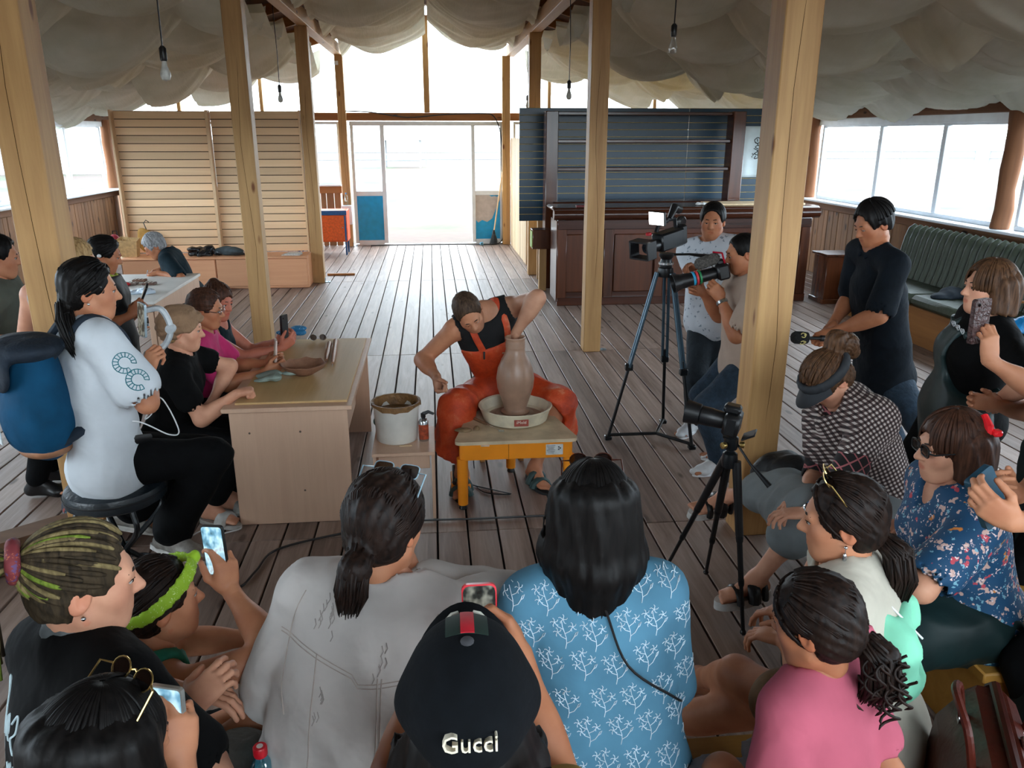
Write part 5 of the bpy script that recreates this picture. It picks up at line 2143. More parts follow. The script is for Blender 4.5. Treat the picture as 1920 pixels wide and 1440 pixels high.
  MB().ell(tuple(p.hp((.088, -.02, .0)) - p.base), (.014, .02, .012), 8).build('hair_clip', WHITEPL, p.root)
  p.shirt(LIME, sleeve=.5, inf=.014)
  F = Field(.012, .05)
  p.torso(F, .026)
  F.cone(p.P, p.P - V((0, 0, .42)), .19, .22, .08)
  F.cut(p.P + p.tu * .36, p.tu)
  F.cut(p.P - p.sf * .02, -p.sf)
  p.cloth('apron', F, APRON_K, .005, 4)
  p.trousers(BLACK_P, 1.9)
  p.shoes(BLKPL)
  phone('mobile_phone', 'open black wallet phone held by the lime tee woman', (-1.912, 5.4, 1.079), (.45, -.1, .85), (-.7, -.3, .6), .085, .17, BLKPL, SCR2, th=.014)

  # -- bare-shouldered woman behind the thick post
  H = V((-1.839, 4.32, 1.468))
  p = Person('fair-haired bare-shouldered woman in patterned trousers behind the thick pine post', pelvis=(H[0] - .12, 4.36, .84), neck=V(H) + V((-.085, .0, -.155)), head=H, gaze=(.85, .5, -.15), sh=8, hip=40, skin=SK_PALE, s=.97, b=1.1,
       arms=[(-1, (-2.343, 4.42, 0.544), (-2.386, 4.3, 0.892), (.4, .5, -.6), (.6, .4, 0), 'relax'), (1, (-1.97, 4.62, 0.589), (-1.843, 4.5, 0.847), (-.2, .8, -.3), (-.3, 0, -1), 'relax')],
       legs=[(1, (H[0] - .17, 4.26, .09), (H[0] + .05, 4.3, .45), (.8, .3, 0)), (-1, (H[0] - .02, 4.44, .09), (H[0] + .1, 4.6, .45), (.8, .4, 0))])
  p.body()
  p.hair(H_FAIR, 'bob', thick=.012, nape=-.06, amp=.003)
  p.shirt(M('pale_strap_top', S(150, 160, 170), .8), sleeve=0, inf=.014, neck=.11, name='strap_top', neckdrop=.05)
  p.trousers(print_cloth('patterned_trousers', S(20, 30, 44), [(S(150, 60, 50), 24, .25), (S(60, 130, 150), 30, .25), (S(150, 146, 140), 36, .2)]), 1.9, .03, flare=.04)
  p.shoes(BLKPL)
  earring(p, 1, M('blue_bead', S(60, 90, 110), .3), .008, .03)

  # -- man at the far left edge
  H = V((-2.429, 4.75, 1.442))
  p = Person('short-haired man in a grey-green shirt standing beyond the thick pine post', pelvis=(H[0] - .04, 4.78, .88), neck=nk(H, 80, .035), head=H, gaze=(.95, .3, -.15), sh=75, skin=SK_TAN, s=.98, sex='m',
       arms=[(1, (H[0] + .12, 4.55, 1.02), (H[0] - .05, 4.5, .9), (.6, .4, -.2), (0, .5, -.5), 'relax'), (-1, (H[0] + .16, 4.95, 1.0), (H[0], 5.1, .9), (.6, -.4, -.2), (0, -.5, -.5), 'relax')],
       legs=[(1, (H[0], 4.68, .09), (H[0] + .2, 4.7, .45), (1, 0, 0)), (-1, (H[0], 4.9, .09), (H[0] + .2, 4.9, .45), (1, .1, 0))])
  p.body()
  p.hair(H_BLACK, 'short', thick=.014, nape=-.07)
  p.shirt(GREYG, sleeve=.6, inf=.018, collar=True)
  p.trousers(BLACK_P, 1.9)
  p.shoes(BLKPL)

  # -- grey-haired man at the craft table in the back
  H = V((-2.925, 8.8, 0.97))
  p = Person('grey-haired man in a dark teal tee bent over craft work at the back table', pelvis=(-2.669, 8.85, 0.483), neck=(-2.8, 8.85, 0.871), head=H, gaze=(-.80, -.25, -.55), sh=265, skin=SK_WARM, s=1.04, sex='m', b=1.05, lid=.8,
       arms=[(-1, (-2.84, 8.55, 0.727), (-2.53, 8.4, 0.593), (-.9, -.1, -.1), (-.1, .2, -.9), 'grip'), (1, (-2.956, 9.05, 0.687), (-2.8, 9.2, 0.45), (-.9, -.3, -.1), (0, -.2, -.9), 'grip')],
       legs=[(1, (-3.065, 9.1, 0.171), (-3.088, 9.1, 0.443), (-1, 0, 0)), (-1, (-2.883, 8.7, 0.196), (-2.925, 8.6, 0.478), (-1, 0, 0))])
  p.body()
  p.hair(H_GREY, 'short', thick=.020, nape=-.085, amp=.004, locks=60, lr=.005)
  p.shirt(TEAL_D, sleeve=.75, inf=.018, seed=6)
  p.trousers(BLACK_P, 1.9)
  p.shoes(BLKPL)
  stool('low wooden stool under the grey-haired craftsman', p.P[0], p.P[1], max(.2, p.P[2] - .10))


build_left()


# ------------------------------------------------------------------ camera crew and the row on the right
def build_right():
  # -- young man in the white printed polo
  H = V((1.929, 5.42, 1.527))
  fx, fy, _ = (1.938, 5.326, 0.05)
  p = Person('young man in a white patterned polo standing behind the video tripod', pelvis=(fx + .03, 5.36, .88), neck=nk(H, 205, .03), head=H, gaze=(-.42, -.88, -.10), sh=225, hip=215, skin=SK_WARM, s=1.0, sex='m', b=.95, lid=.45,
       arms=[(1, (1.799, 5.3, 1.205), (1.982, 5.5, 0.89), (-.85, -.3, .5), (.2, -.3, -.8), 'grip'), (-1, (2.075, 5.2, 1.026), (2.159, 5.3, 1.155), (-.3, -.5, -.5), (-.5, .3, -.3), 'relax')],
       legs=[(1, (fx - .07, fy + .03, .09), (fx - .2, 5.0, .5), (-.7, -.7, 0)), (-1, (fx + .12, fy + .16, .09), (fx, 5.0, .5), (-.4, -.9, 0))])
  p.body()
  p.hair(H_BLACK, 'short', thick=.014, nape=-.06, amp=.0015)
  POLO = print_cloth('white_polo', S(206, 212, 220), [(S(126, 138, 152), 26, .22)], 20)
  p.shirt(POLO, sleeve=.6, inf=.018, collar=True, loose=.006, lowhem=.08)
  p.trousers(M('charcoal_trousers', S(30, 40, 48), .85, (20, .15), .2), 1.95)
  p.shoes(M('white_sneaker', S(206, 208, 210), .6, (20, .08)), WHITEPL)

  # -- stocky cameraman in the beige tee
  H = V((1.883, 4.72, 1.403))
  p = Person('stocky man in a beige tee with a wristwatch filming with a hand-held camera', pelvis=((1.992, 4.74, 0.668)[0], 4.74, .76), neck=nk(H, 285, .05, .16), head=H, gaze=(-.93, .05, -.20), sh=275, skin=SK_WARM, s=.97, sex='m', b=1.18, lid=.7,
       arms=[(-1, (1.726, 4.6, 1.146), (1.703, 4.5, 0.913), (-.55, .1, .8), (-.2, .95, .2), 'grip'), (1, (1.701, 4.86, 1.142), (1.824, 5, 0.709), (-.8, .0, .3), (-.1, -.9, .2), 'grip')],
       legs=[(-1, (1.804, 4.618, 0.09), (1.705, 4.6, 0.472), (-.9, -.2, 0)), (1, (1.952, 4.825, 0.09), (1.825, 4.9, 0.251), (-.95, .1, 0))])
  p.body()
  p.hair(H_BLACK, 'short', thick=.008, nape=-.06, amp=.001)
  p.shirt(BEIGE, sleeve=.75, inf=.018, loose=.012, flare=.02, lowhem=.20)
  p.trousers(JEANS, 1.95)
  p.shoes(M('white_sneaker', S(206, 208, 210), .6), WHITEPL)
  a, e, w = p.arm[-1]
  MB().lathe([(.032, -.012), (.036, -.008), (.036, .008), (.032, .012)], Vector(e + (w - e) * .93 - p.base), 18, tuple(nrm(w - e))).build('watch_band', STEEL, p.root)

  # -- man in the dark shirt with the microphone
  H = V((2.571, 4.5, 1.599))
  p = Person('man in a navy short-sleeved shirt standing with a foam-topped microphone', pelvis=(2.791, 4.55, 0.7), neck=nk(H, 275, .04), head=H, gaze=(-.88, -.12, -.38), sh=268, hip=275, skin=SK_WARM, s=1.04, sex='m', b=1.0, lid=.7,
       arms=[(-1, (2.353, 4.38, 0.985), (2.5, 4.2, 1), (-.85, .1, -.35), (0, .5, -.75), 'grip'), (1, (2.465, 4.62, 0.979), (2.762, 4.9, 0.857), (-.75, -.45, -.35), (.1, -.6, -.7), 'grip')],
       legs=[(-1, (3.05, 4.42, .09), (2.85, 4.3, .5), (-.95, -.1, 0)), (1, (3.08, 4.70, .09), (2.9, 4.7, .5), (-.95, .1, 0))])
  p.body()
  p.hair(H_BLACK, 'short', thick=.020, nape=-.06, amp=.002, locks=50, lr=.005)
  p.shirt(NAVY, sleeve=.85, inf=.012, collar=True, loose=.008, flare=.02, lowhem=.12)
  p.trousers(JEANS, 1.95)
  p.shoes(BLKPL)
  mc = V((2.232, 4.36, 0.954))
  d = nrm(V((2.107, 4.36, 0.964)) - V((2.315, 4.36, 0.952)))
  o = thing('microphone', tuple(mc), 'black handheld microphone with yellow-marked foam windscreen', 'microphone')
  MB().lathe([(.010, -.085), (.017, -.082), (.019, -.03), (.010, -.02), (.010, .05)], (0, 0, 0), 16, tuple(d)).build('handle', BLKPL, o)
  MB().lathe([(.012, .045), (.034, .055), (.038, .085), (.037, .13), (.028, .145), (0, .148)], (0, 0, 0), 20, tuple(d)).build('windscreen', M('foam', S(14, 14, 15), .95, (60, .2), .3), o)
  YEL = M('yellow_mark', S(206, 190, 120), .6)
  m = MB()
  sd_, u_ = nrm(np.cross(d, (0, 0, 1))), V((0, 0, 1))
  out = -sd_ if sd_[1] > 0 else sd_
  for q, ang in ((0, .6), (1, -.6)):
    oo = nrm(out * math.cos(ang) + u_ * math.sin(ang))
    c = d * .095 + oo * .039
    e1, e2 = d, np.cross(oo, d)
    pts = [Vector(c + e1 * (.014 * math.cos(t)) + e2 * (.014 * math.sin(t))) for t in np.linspace(.6, 5.9, 12)]
    m.tube(pts, .003, 5)
    pts = [Vector(c + e1 * (-.012 + .006 * math.cos(t)) + e2 * (-.004 + .007 * math.sin(t))) for t in np.linspace(0, 5.2, 8)]
    m.tube(pts, .0025, 5)
  m.build('spiral_logo', YEL, o)

  # -- brown bob, black tee under a leather apron
  H = V((2.503, 3.35, 1.434))
  p = Person('brown-bobbed woman in a chain-print black tee and long dark leather apron', pelvis=(H[0] + .02, 3.40, .84), neck=nk(H, 285, .035), head=H, gaze=(-.95, .12, .02), sh=282, skin=SK_PALE, s=.98, b=1.15,
       arms=[(-1, (2.467, 3.12, 0.976), (2.463, 3, 1.135), (-.3, -.6, .1), (-.4, .6, -.5), 'grip'), (1, (2.68, 3.65, 0.821), (2.901, 3.8, 0.825), (-.5, -.6, -.2), (0, -.4, -.8), 'relax')],
       legs=[(-1, (H[0] - .02, 3.30, .09), (H[0] - .3, 3.2, .5), (-1, 0, 0)), (1, (H[0] - .02, 3.52, .09), (H[0] - .3, 3.5, .5), (-1, 0, 0))])
  p.body()
  p.hair(H_BROWN, 'bob', thick=.016, nape=-.115, amp=.003, locks=160, lr=.005, vox=.008)
  sh = p.shirt(BLACK_T, sleeve=.7, inf=.016, flare=.015, lowhem=.06)
  for row in (0, 1):
    m = MB()
    for q in range(3):
      c = p.P + p.tu * (.42 - .10 * row) + p.sf * (.150 if row == 0 else .138) - p.sr * (.10 - .05 * q)
      for k_ in range(2):
        pts = [Vector(c + p.sr * (.012 * math.cos(t) + .014 * k_) + p.tu * (.007 * math.sin(t) * (1 if k_ else 1.6)) + p.sf * .004 - p.base) for t in np.linspace(0, 6.28, 10)]
        m.tube(pts, .0022, 5)
    m.build('printed_chain', M('silver_print', S(190, 194, 200), .5), sh)
  LEA = M('dark_leather', S(30, 52, 54), .45, (7, .18), .25, bscale=7)
  F = Field(.012, .05)
  p.torso(F, .032)
  F.cone(p.P + V((0, 0, .05)), p.P - V((0, 0, .56)), .20, .26, .08, (p.pf, .8))
  F.cut(p.P + p.tu * .40, p.tu)
  F.cut(p.P - p.sf * .05, -p.sf)
  F.cut(p.P - V((0, 0, .60)), (0, 0, -1))
  F.ell(p.P + p.tu * .30 + p.sr * -.16 + p.sf * .10, (.14, .17, .17), np.stack([p.sr, p.sf, p.tu], 1), .02, True)
  ap = p.cloth('apron', F, LEA, .007, 4)
  for sd in (1, -1):
    pts = [p.P + p.tu * .39 + p.sf * .13 + p.sr * sd * .075, p.N + p.sf * .06 + p.sr * sd * .075, p.N + p.tu * .03 - p.sf * .06 + p.sr * sd * .03]
    MB().tube([q - Vector(p.base) for q in bez([tuple(q) for q in pts], 5)], .016, 8, True, (tuple(p.sf), .4)).build('apron_strap', LEA, ap)
  p.trousers(BLACK_P, 1.9)
  p.shoes(BLKPL)
  phone('mobile_phone', 'phone held low by the woman in the leather apron', (2.47, 3.05, 1.019), (.5, -.3, .4), (-.2, -.5, .8), .07, .15, WHITEPL, SCR1)

  # -- person beyond the frame raising a phone in a crocodile-print case
  S_ = V((2.333, 2.62, 1.105))
  p = Person('person at the edge with bare arm raised, holding a brown crocodile-print phone', pelvis=(S_[0] + .20, 2.72, .80), neck=(S_[0] + .17, 2.68, S_[2] + .03), head=(S_[0] + .15, 2.70, S_[2] + .20), gaze=(-1, .15, -.1), sh=285, skin=SK_TAN, s=.98,
       arms=[(-1, (1.953, 2.62, 1.34), (2.068, 2.55, 1.097), (-.05, .1, 1), (-.1, .95, 0), 'phone'), (1, (S_[0] + .02, 3.0, 1.0), (S_[0] + .2, 3.1, .9), (-.8, 0, .2), (0, -.8, 0), 'relax')],
       legs=[(-1, (S_[0] + .18, 2.62, .09), (S_[0], 2.6, .5), (-1, 0, 0)), (1, (S_[0] + .18, 2.84, .09), (S_[0], 2.8, .5), (-1, 0, 0))])
  p.body()
  p.hair(H_DARK, 'bob', thick=.012, nape=-.09)
  p.shirt(BLACK_T, sleeve=.35, inf=.014)
  F = Field(.012, .05)
  p.torso(F, .030)
  F.cone(p.P + V((0, 0, .05)), p.P - V((0, 0, .45)), .20, .25, .08, (p.pf, .8))
  F.cut(p.P + p.tu * .38, p.tu)
  F.cut(p.P - p.sf * .05, -p.sf)
  F.cut(p.P - V((0, 0, .5)), (0, 0, -1))
  p.cloth('apron', F, APRON_G, .006, 9)
  p.trousers(BLACK_P, 1.9)
  p.shoes(BLKPL)
  phone('mobile_phone', 'phone in a brown crocodile-print flip case raised beside the bobbed woman', (1.977, 2.66, 1.45), (-.03, 0, 1), (-.3, .95, 0), .082, .165, M('crocodile_leather', S(74, 50, 48), .45, (70, .3), .5, bscale=90), SCR2, th=.018)

  # -- visor woman with the gingham shawl
  H = V((1.694, 3.16, 1.081))
  p = Person('seated woman in dark visor, gingham shawl and grey skirt with white platform sandals', pelvis=(2.02, 3.10, .50), neck=H + V((.10, .0, -.135)), head=H, gaze=(-.64, -.12, -.76), sh=262, hip=265, skin=SK_PALE, s=1.0, lid=.9,
       arms=[(-1, (1.544, 2.92, 0.568), (1.632, 2.75, 0.793), (-.95, .25, -.1), (0, .1, -1), 'relax'), (1, (1.591, 3.08, 0.549), (1.901, 3.4, 0.546), (-.85, -.45, -.1), (0, 0, -1), 'relax')],
       legs=[(-1, (1.422, 3.06, 0.175), (1.294, 3, 0.646), (-.98, -.15, -.05)), (1, (1.523, 3.75, 0.256), (1.451, 3.35, 0.559), (-.95, -.2, -.05))])
  p.body()
  bn = p.hp((0, -.085, .075))
  p.hair(H_BROWN, 'bun', base=(0, -.10, .055), thick=.018, locks=120, lr=.004, nape=-.06, amp=.004, tail=[bn, p.hp((.0, -.15, .10)), p.hp((0, -.175, .045)), p.hp((0, -.165, -.01))], tail_r=(.03, .055, .03))
  VIS = M('visor_cloth', S(30, 33, 38), .75, (20, .1))
  F = Field(.006, .008)
  pts = [p.hp((.096 * math.sin(a), -.014 + .116 * math.cos(a), .052 + .012 * math.cos(a))) for a in np.linspace(0, 2 * math.pi, 22)]
  for i in range(21):
    F.cone(pts[i], pts[i + 1], .016, .016, .004, (p.hu, 1.4))
  p.cloth('visor_band', F, VIS, 0)

  def brim(u, v):
    a = (u - .5) * 2.3
    r = 1 + .72 * v * (math.cos(a * .75))
    return tuple(p.hp((.094 * math.sin(a) * (1 + .18 * v), -.014 + .114 * math.cos(a) * r, .055 - .028 * v * math.cos(a) - .05 * v * (1 - math.cos(a)))) - p.base)
  MB().grid(brim, 19, 8, .004).build('visor_brim', VIS, p.root, angle=60)
  PLAID = check_cloth('dark_plaid', S(26, 20, 22), S(170, 96, 100), 26, (.3, .4, .2), thin=True)
  p.shirt(PLAID, sleeve=1.15, inf=.016, flare=.012)
  GING = check_cloth('gingham_shawl', S(36, 24, 26), S(206, 196, 190), 56, (.35, .5, .15), S(92, 74, 72))
  F = Field(.011, .05)
  p.torso(F, .040)
  for sd in (1, -1):
    p.armp(F, sd, 0, .62, .040, .05)
    F.cone(p.N + p.sf * .06 + p.sr * sd * .06, p.P + p.tu * .10 + p.sf * .16 + p.sr * sd * .04, .05, .075, .03)
  F.cone(p.N - p.sf * .03 + p.tu * .02, p.N + p.sf * .09 - p.tu * .03, .085, .07, .03)
  F.ell(p.N + p.tu * .09 + p.sf * .05, (.075, .08, .10), np.stack([p.sr, p.sf, p.tu], 1), .01, True)
  F.cut(p.P + p.tu * .02, -p.tu)
  o = p.cloth('shawl', F, GING, .006, 7)
  a, e, w = p.arm[-1]
  for t_, mt in ((.60, M('shawl_border', S(196, 190, 182), .9, (60, .2))), (.66, M('shawl_hem', S(30, 26, 28), .9))):
    MB().tube([Vector(a + (e - a) * t_ + (np.cross(nrm(e - a), p.sf) * math.cos(q) + p.sf * math.sin(q)) * .094 - p.base) for q in np.linspace(0, 6.28, 20)], .008, 6).build('shawl_border', mt, o)
  F = Field(.012, .06)
  for sd in (1, -1):
    p.legp(F, sd, 0, 1.38, .030, .06, 1.1, .02)
  F.ell(p.P, (.19, .15, .14), np.stack([p.pr, p.pf, p.tu], 1), .06)
  F.cone(p.leg[1][1], p.leg[-1][1], .085, .085, .06)
  F.cone(p.P + p.pf * .1, (p.leg[1][1] + p.leg[-1][1]) / 2, .13, .09, .10)
  F.cone(p.leg[1][1] * .6 + p.leg[1][2] * .4, p.leg[-1][1] * .7 + p.leg[-1][2] * .3, .07, .07, .08)
  p.cloth('skirt', F, GREYS, .006, 3)
  p.sandal(BLKPL, M('white_platform', S(206, 206, 204), .6, (40, .08)), ((.105, .035), (.035, .06), (-.02, .03)), .022)
  w_ = p.arm[-1][2]
  e_ = p.arm[-1][1]
  MB().lathe([(.030, -.008), (.032, 0), (.030, .008)], Vector(e_ + (w_ - e_) * .92 - p.base), 16, tuple(nrm(w_ - e_))).build('watch_band', STEEL, p.root)
  MB().lathe([(.021, 0), (.021, .008), (.018, .010), (0, .010)], Vector(e_ + (w_ - e_) * .92 + V((0, -.012, .026)) - p.base), 18, (0, -.4, 1)).build('watch_face', M('blue_dial', S(40, 130, 190), .2), p.root)

  # -- floral blouse, glasses, red claw clip
  H = V((1.702, 2.32, 1.103))
  p = Person('seated woman in a blue floral blouse and dark apron with a red claw clip', pelvis=(H[0] + .14, 2.30, .52), neck=nk(H, 280, .03), head=H, gaze=(-.97, .10, -.08), sh=278, skin=SK_PALE, s=1.0, b=1.15,
       arms=[(-1, (1.575, 2.3, 0.727), (1.467, 2, 0.726), (-.7, .6, .1), (0, .3, -.9), 'relax'), (1, (1.797, 2.62, 0.664), (2.075, 2.8, 0.483), (-.8, -.3, 0), (0, 0, -1), 'relax')],
       legs=[(-1, (H[0] - .32, 2.18, .09), (H[0] - .5, 2.1, .7), (-1, -.1, 0)), (1, (H[0] - .30, 2.46, .09), (H[0] - .5, 2.4, .7), (-1, 0, 0))])
  p.body()
  p.hair(H_AUB, 'bob', thick=.014, nape=-.10, locks=150, lr=.004, bangs=True, vox=.008)
  FLOR = print_cloth('floral_blouse', S(20, 74, 112), [(S(206, 170, 160), 22, .24), (S(190, 70, 84), 17, .17), (S(210, 130, 60), 15, .14), (S(226, 206, 206), 34, .2), (S(120, 170, 190), 28, .18)])
  p.shirt(FLOR, sleeve=.72, inf=.020, loose=.010, flare=.02, lowhem=.10, vneck=.06)
  F = Field(.013, .06)
  for sd in (1, -1):
    p.legp(F, sd, 0, 1.75, .05, .08, 1.1, .04)
  F.ell(p.P + V((0, 0, -.02)), (.22, .19, .15), np.stack([p.pr, p.pf, p.tu], 1), .06)
  F.cone(p.P + p.pf * .1, (p.leg[1][1] + p.leg[-1][1]) / 2, .13, .10, .10)
  p.cloth('apron', F, APRON_G, .010, 3)
  p.trousers(print_cloth('floral_skirt', S(12, 18, 22), [(S(150, 120, 110), 26, .2), (S(90, 110, 60), 22, .15)]), 1.9, .045)
  p.shoes(M('grey_shoe', S(120, 116, 110), .7))
  tag(glasses(p, BLKPL, LENS_T, shape='square', lens_r=(.026, .019)), 'black framed glasses worn by the floral blouse woman', 'glasses')
  earring(p, -1, M('pearl', S(226, 222, 214), .2), .006)
  REDC = M('red_claw', S(226, 36, 44), .25)
  c = p.hp((-.055, -.085, .075))
  m = MB()
  m.tube([Vector(c + p.hr * .02 + p.hu * .045 - p.base), Vector(c - p.hr * .012 + p.hu * .02 - p.base), Vector(c - p.hr * .02 - p.hu * .04 - p.base)], [.012, .015, .009], 8)
  m.box(Vector(c - p.hr * .025 - p.hf * .02 - p.base), (.03, .03, .022), .006)
  m.build('claw_clip', REDC, p.root)

  # -- standing person at the right edge holding a teal phone wallet
  p = Person('standing person in a long dark green apron holding a teal phone wallet', pelvis=(2.02, 1.86, .86), neck=(2.00, 1.85, 1.36), head=(1.97, 1.86, 1.53), gaze=(-.9, .3, -.3), sh=290, skin=SK_TAN, s=1.0, b=1.05,
       arms=[(-1, (1.448, 1.7, 1.154), (1.75, 1.5, .9), (-.7, .1, .5), (-.3, .6, .5), 'phone'), (1, (1.66, 1.95, 1.1), (1.9, 2.2, .9), (-.75, -.1, .3), (0, -.6, .5), 'phone')],
       legs=[(-1, (2.00, 1.74, .09), (1.8, 1.7, .5), (-1, .2, 0)), (1, (2.03, 1.98, .09), (1.8, 2.0, .5), (-1, .2, 0))])
  p.body()
  p.hair(H_DARK, 'bob', thick=.012, nape=-.09)
  p.shirt(BLACK_T, sleeve=.6, inf=.014)
  F = Field(.012, .05)
  p.torso(F, .030)
  F.cone(p.P + V((0, 0, .05)), p.P - V((0, 0, .70)), .20, .30, .08, (p.pf, .85))
  F.cut(p.P + p.tu * .38, p.tu)
  F.cut(p.P - p.sf * .09, -p.sf)
  F.cut(p.P - V((0, 0, .72)), (0, 0, -1))
  p.cloth('apron', F, APRON_G, .008, 9)
  p.trousers(BLACK_P, 1.9)
  p.shoes(BLKPL)
  phone('mobile_phone', 'teal wallet-cased phone tilted behind the floral blouse woman', (1.434, 1.78, 1.188), (.48, .0, -.85), (-.5, .7, .5), .085, .165, M('teal_wallet', S(20, 64, 84), .5, (20, .08)), None, th=.018)


build_right()


# ------------------------------------------------------------------ the front row, seen from behind
def build_front():
  # -- cream tee, mint hood, ponytail
  H = V((1.089, 1.86, 1.098))
  p = Person('seated woman in a cream tee with a mint hood and low brown ponytail', pelvis=(H[0] + .07, 1.78, .52), neck=nk(H, 300, .03), head=H, gaze=(-.86, .42, -.12), sh=305, hip=318, skin=SK_TAN, s=1.0, b=1.08,
       arms=[(-1, (H[0] - .06, 1.98, .64), (H[0] - .10, 1.6, .75), (-.5, .7, -.2), (0, 0, -1), 'relax'), (1, (H[0] + .02, 2.08, .66), (H[0] + .15, 2.2, .75), (-.5, .6, -.2), (0, 0, -1), 'relax')],
       legs=[(-1, (0.941, 2.417, 0.17), (0.822, 1.69, 0.95), (-.8, .55, -.15)), (1, (H[0] - .42, 2.30, .09), (H[0] - .4, 2.4, .6), (-.9, .5, 0))])
  p.body()
  b0 = p.hp((.01, -.10, -.055))
  p.hair(H_DARK, 'pony', base=(.01, -.10, -.055), tail=[b0, b0 + V((.035, -.03, -.03)), b0 + V((.05, -.04, -.10)), b0 + V((.045, -.035, -.18))], thick=.014, locks=150, lr=.004, tail_r=(.022, .036, .022), nape=-.08)
  MB().tube([Vector(b0 + p.HR @ V((.022 * math.cos(t), .0, .022 * math.sin(t))) - p.base) for t in np.linspace(0, 6.28, 14)], .005, 6).build('hair_tie', BLKPL, p.root)
  earring(p, -1, STEEL, .005, .015)
  p.shirt(CREAM, sleeve=.6, inf=.022, loose=.012, flare=.02, lowhem=.12)
  p.trousers(M('khaki_shorts', S(130, 104, 76), .85), .5)
  F = Field(.010, .03)
  c = p.N - p.sf * .135 - p.tu * .17 - p.sr * .0
  FR = np.stack([p.sr, p.sf, p.tu], 1)
  F.ell(c, (.15, .06, .12), FR, .03).ell(c - p.tu * .07, (.13, .055, .10), FR, .03)
  F.cone(c + p.tu * .06 + p.sr * .11, p.N + p.tu * .02 + p.sr * .075, .035, .025, .04)
  F.cone(c + p.tu * .06 - p.sr * .11, p.N + p.tu * .02 - p.sr * .075, .035, .025, .04)
  F.ell(c - p.sf * .05 + p.tu * .0 + p.sr * .02, (.095, .045, .085), FR, .015, True)
  hd_ = p.cloth('hood', F, MINT, .008, 21)
  MB().tube([q - Vector(p.base) for q in bez([tuple(p.N + p.sf * .02 - p.sr * .09 + p.tu * .04), tuple(p.N - p.sf * .08 - p.sr * .075 - p.tu * .01), tuple(c - p.sf * .05 - p.sr * .06 + p.tu * .04)], 6)], .003, 6).build('drawstring', WHITEPL, hd_)
  p.sandal(M('nude_strap', S(206, 168, 150), .5), M('nude_sole', S(190, 150, 130), .5), ((.105, .075),), .010)
  g = glasses(p, GOLD, LENS_T, up=1, shape='square', tilt=-.5)
  tag(g, 'gold-rimmed sunglasses pushed up on the cream tee woman\'s hair', 'sunglasses')

  # -- little girl in pink
  H = V((0.803, 1.42, 1.089))
  p = Person('little girl in a pink tee with a curly ponytail sitting on the plank bench', pelvis=(H[0] + .04, 1.30, H[2] - .52), neck=nk(H, 325, .02, .150), head=H, gaze=(-.62, .72, -.25), sh=330, skin=SK_WARM, s=.72, hs=1.24, sex='c', b=.88,
       arms=[(-1, (H[0] - .15, 1.24, H[2] - .52), (H[0] - .24, 1.1, H[2] - .3), (-.2, .4, -.8), (.3, .3, -.5), 'flat'), (1, (H[0] + .18, 1.32, H[2] - .52), (H[0] + .24, 1.2, H[2] - .3), (.2, .2, -.9), (-.3, .2, -.4), 'flat')],
       legs=[(-1, (H[0] - .22, 1.62, H[2] - .78), (H[0] - .2, 1.8, H[2] - .4), (-.3, .9, -.2)), (1, (H[0] + .02, 1.66, H[2] - .78), (H[0], 1.8, H[2] - .4), (-.3, .9, -.2))])
  p.body()
  b0 = p.hp((.045, -.098, -.045))
  p.hair(H_DARK, 'pony', base=(.045, -.098, -.045), tail=[b0, b0 + V((.03, -.02, -.035)), b0 + V((.035, -.03, -.09)), b0 + V((.02, -.02, -.135))], thick=.014, locks=130, lr=.0045, tail_r=(.022, .050, .03), nape=-.08)
  m = MB()
  rr = random.Random(5)
  for q in range(26):
    o_ = b0 + V((.03, -.03, -.05)) + V((rr.uniform(-.04, .04), rr.uniform(-.035, .02), rr.uniform(-.05, .05)))
    ph, r_ = rr.random() * 6, rr.uniform(.010, .020)
    m.tube([Vector(o_ + V((r_ * math.cos(ph + t), r_ * .6 * math.sin(ph + t) - .01, -.010 * t)) - p.base) for t in np.linspace(0, 8, 16)], [.0032] * 15 + [.001], 5)
  tag(m.build('curls', H_DARK, p.root, angle=180), kind='stuff')
  F = Field(.006, .01)
  for t in np.linspace(0, 6.28, 9):
    F.ell(b0 + p.HR @ V((.022 * math.cos(t), -.004, .022 * math.sin(t))), (.013,) * 3, None, .006)
  p.cloth('scrunchie', F, PINK, .001)
  p.shirt(PINK, sleeve=.62, inf=.015, loose=.008, flare=.015, lowhem=.10)
  p.trousers(M('grey_shorts', S(110, 106, 110), .85), 1.1)

  # -- long black hair, blue embroidered blouse
  H = V((0.385, 1.8, 1.184))
  p = Person('woman in a light blue embroidered blouse with long straight black hair', pelvis=(H[0] + .03, 1.68, .53), neck=nk(H, 5, .03, .19), head=H, gaze=(.05, .96, -.22), sh=5, skin=SK_TAN, s=1.0, b=1.0,
       arms=[(-1, (H[0] - .15, 1.98, .66), (H[0] - .26, 1.6, .70), (.3, .9, -.2), (0, 0, -1), 'relax'), (1, (H[0] + .14, 2.0, .66), (H[0] + .26, 1.6, .70), (-.3, .9, -.2), (0, 0, -1), 'relax')],
       legs=[(-1, (H[0] - .12, 2.12, .09), (H[0] - .1, 2.3, .7), (-.1, 1, 0)), (1, (H[0] + .16, 2.12, .09), (H[0] + .1, 2.3, .7), (.1, 1, 0))])
  p.body()
  p.hair(H_BLACK, 'long', thick=.018, tail=.24, fall=(.33, .25), locks=220, lr=.0045, vox=.008, nape=-.3)
  sh = p.shirt(M('blue_blouse', S(84, 132, 158), .9, (5, .14), .3, bscale=9, spec=.15), sleeve=1.25, inf=.018, loose=.012, flare=.015, lowhem=.14, r=1.05)
  p.trousers(TEAL_D, 1.9)
  p.shoes(BLKPL)
  embroider(p, sh)
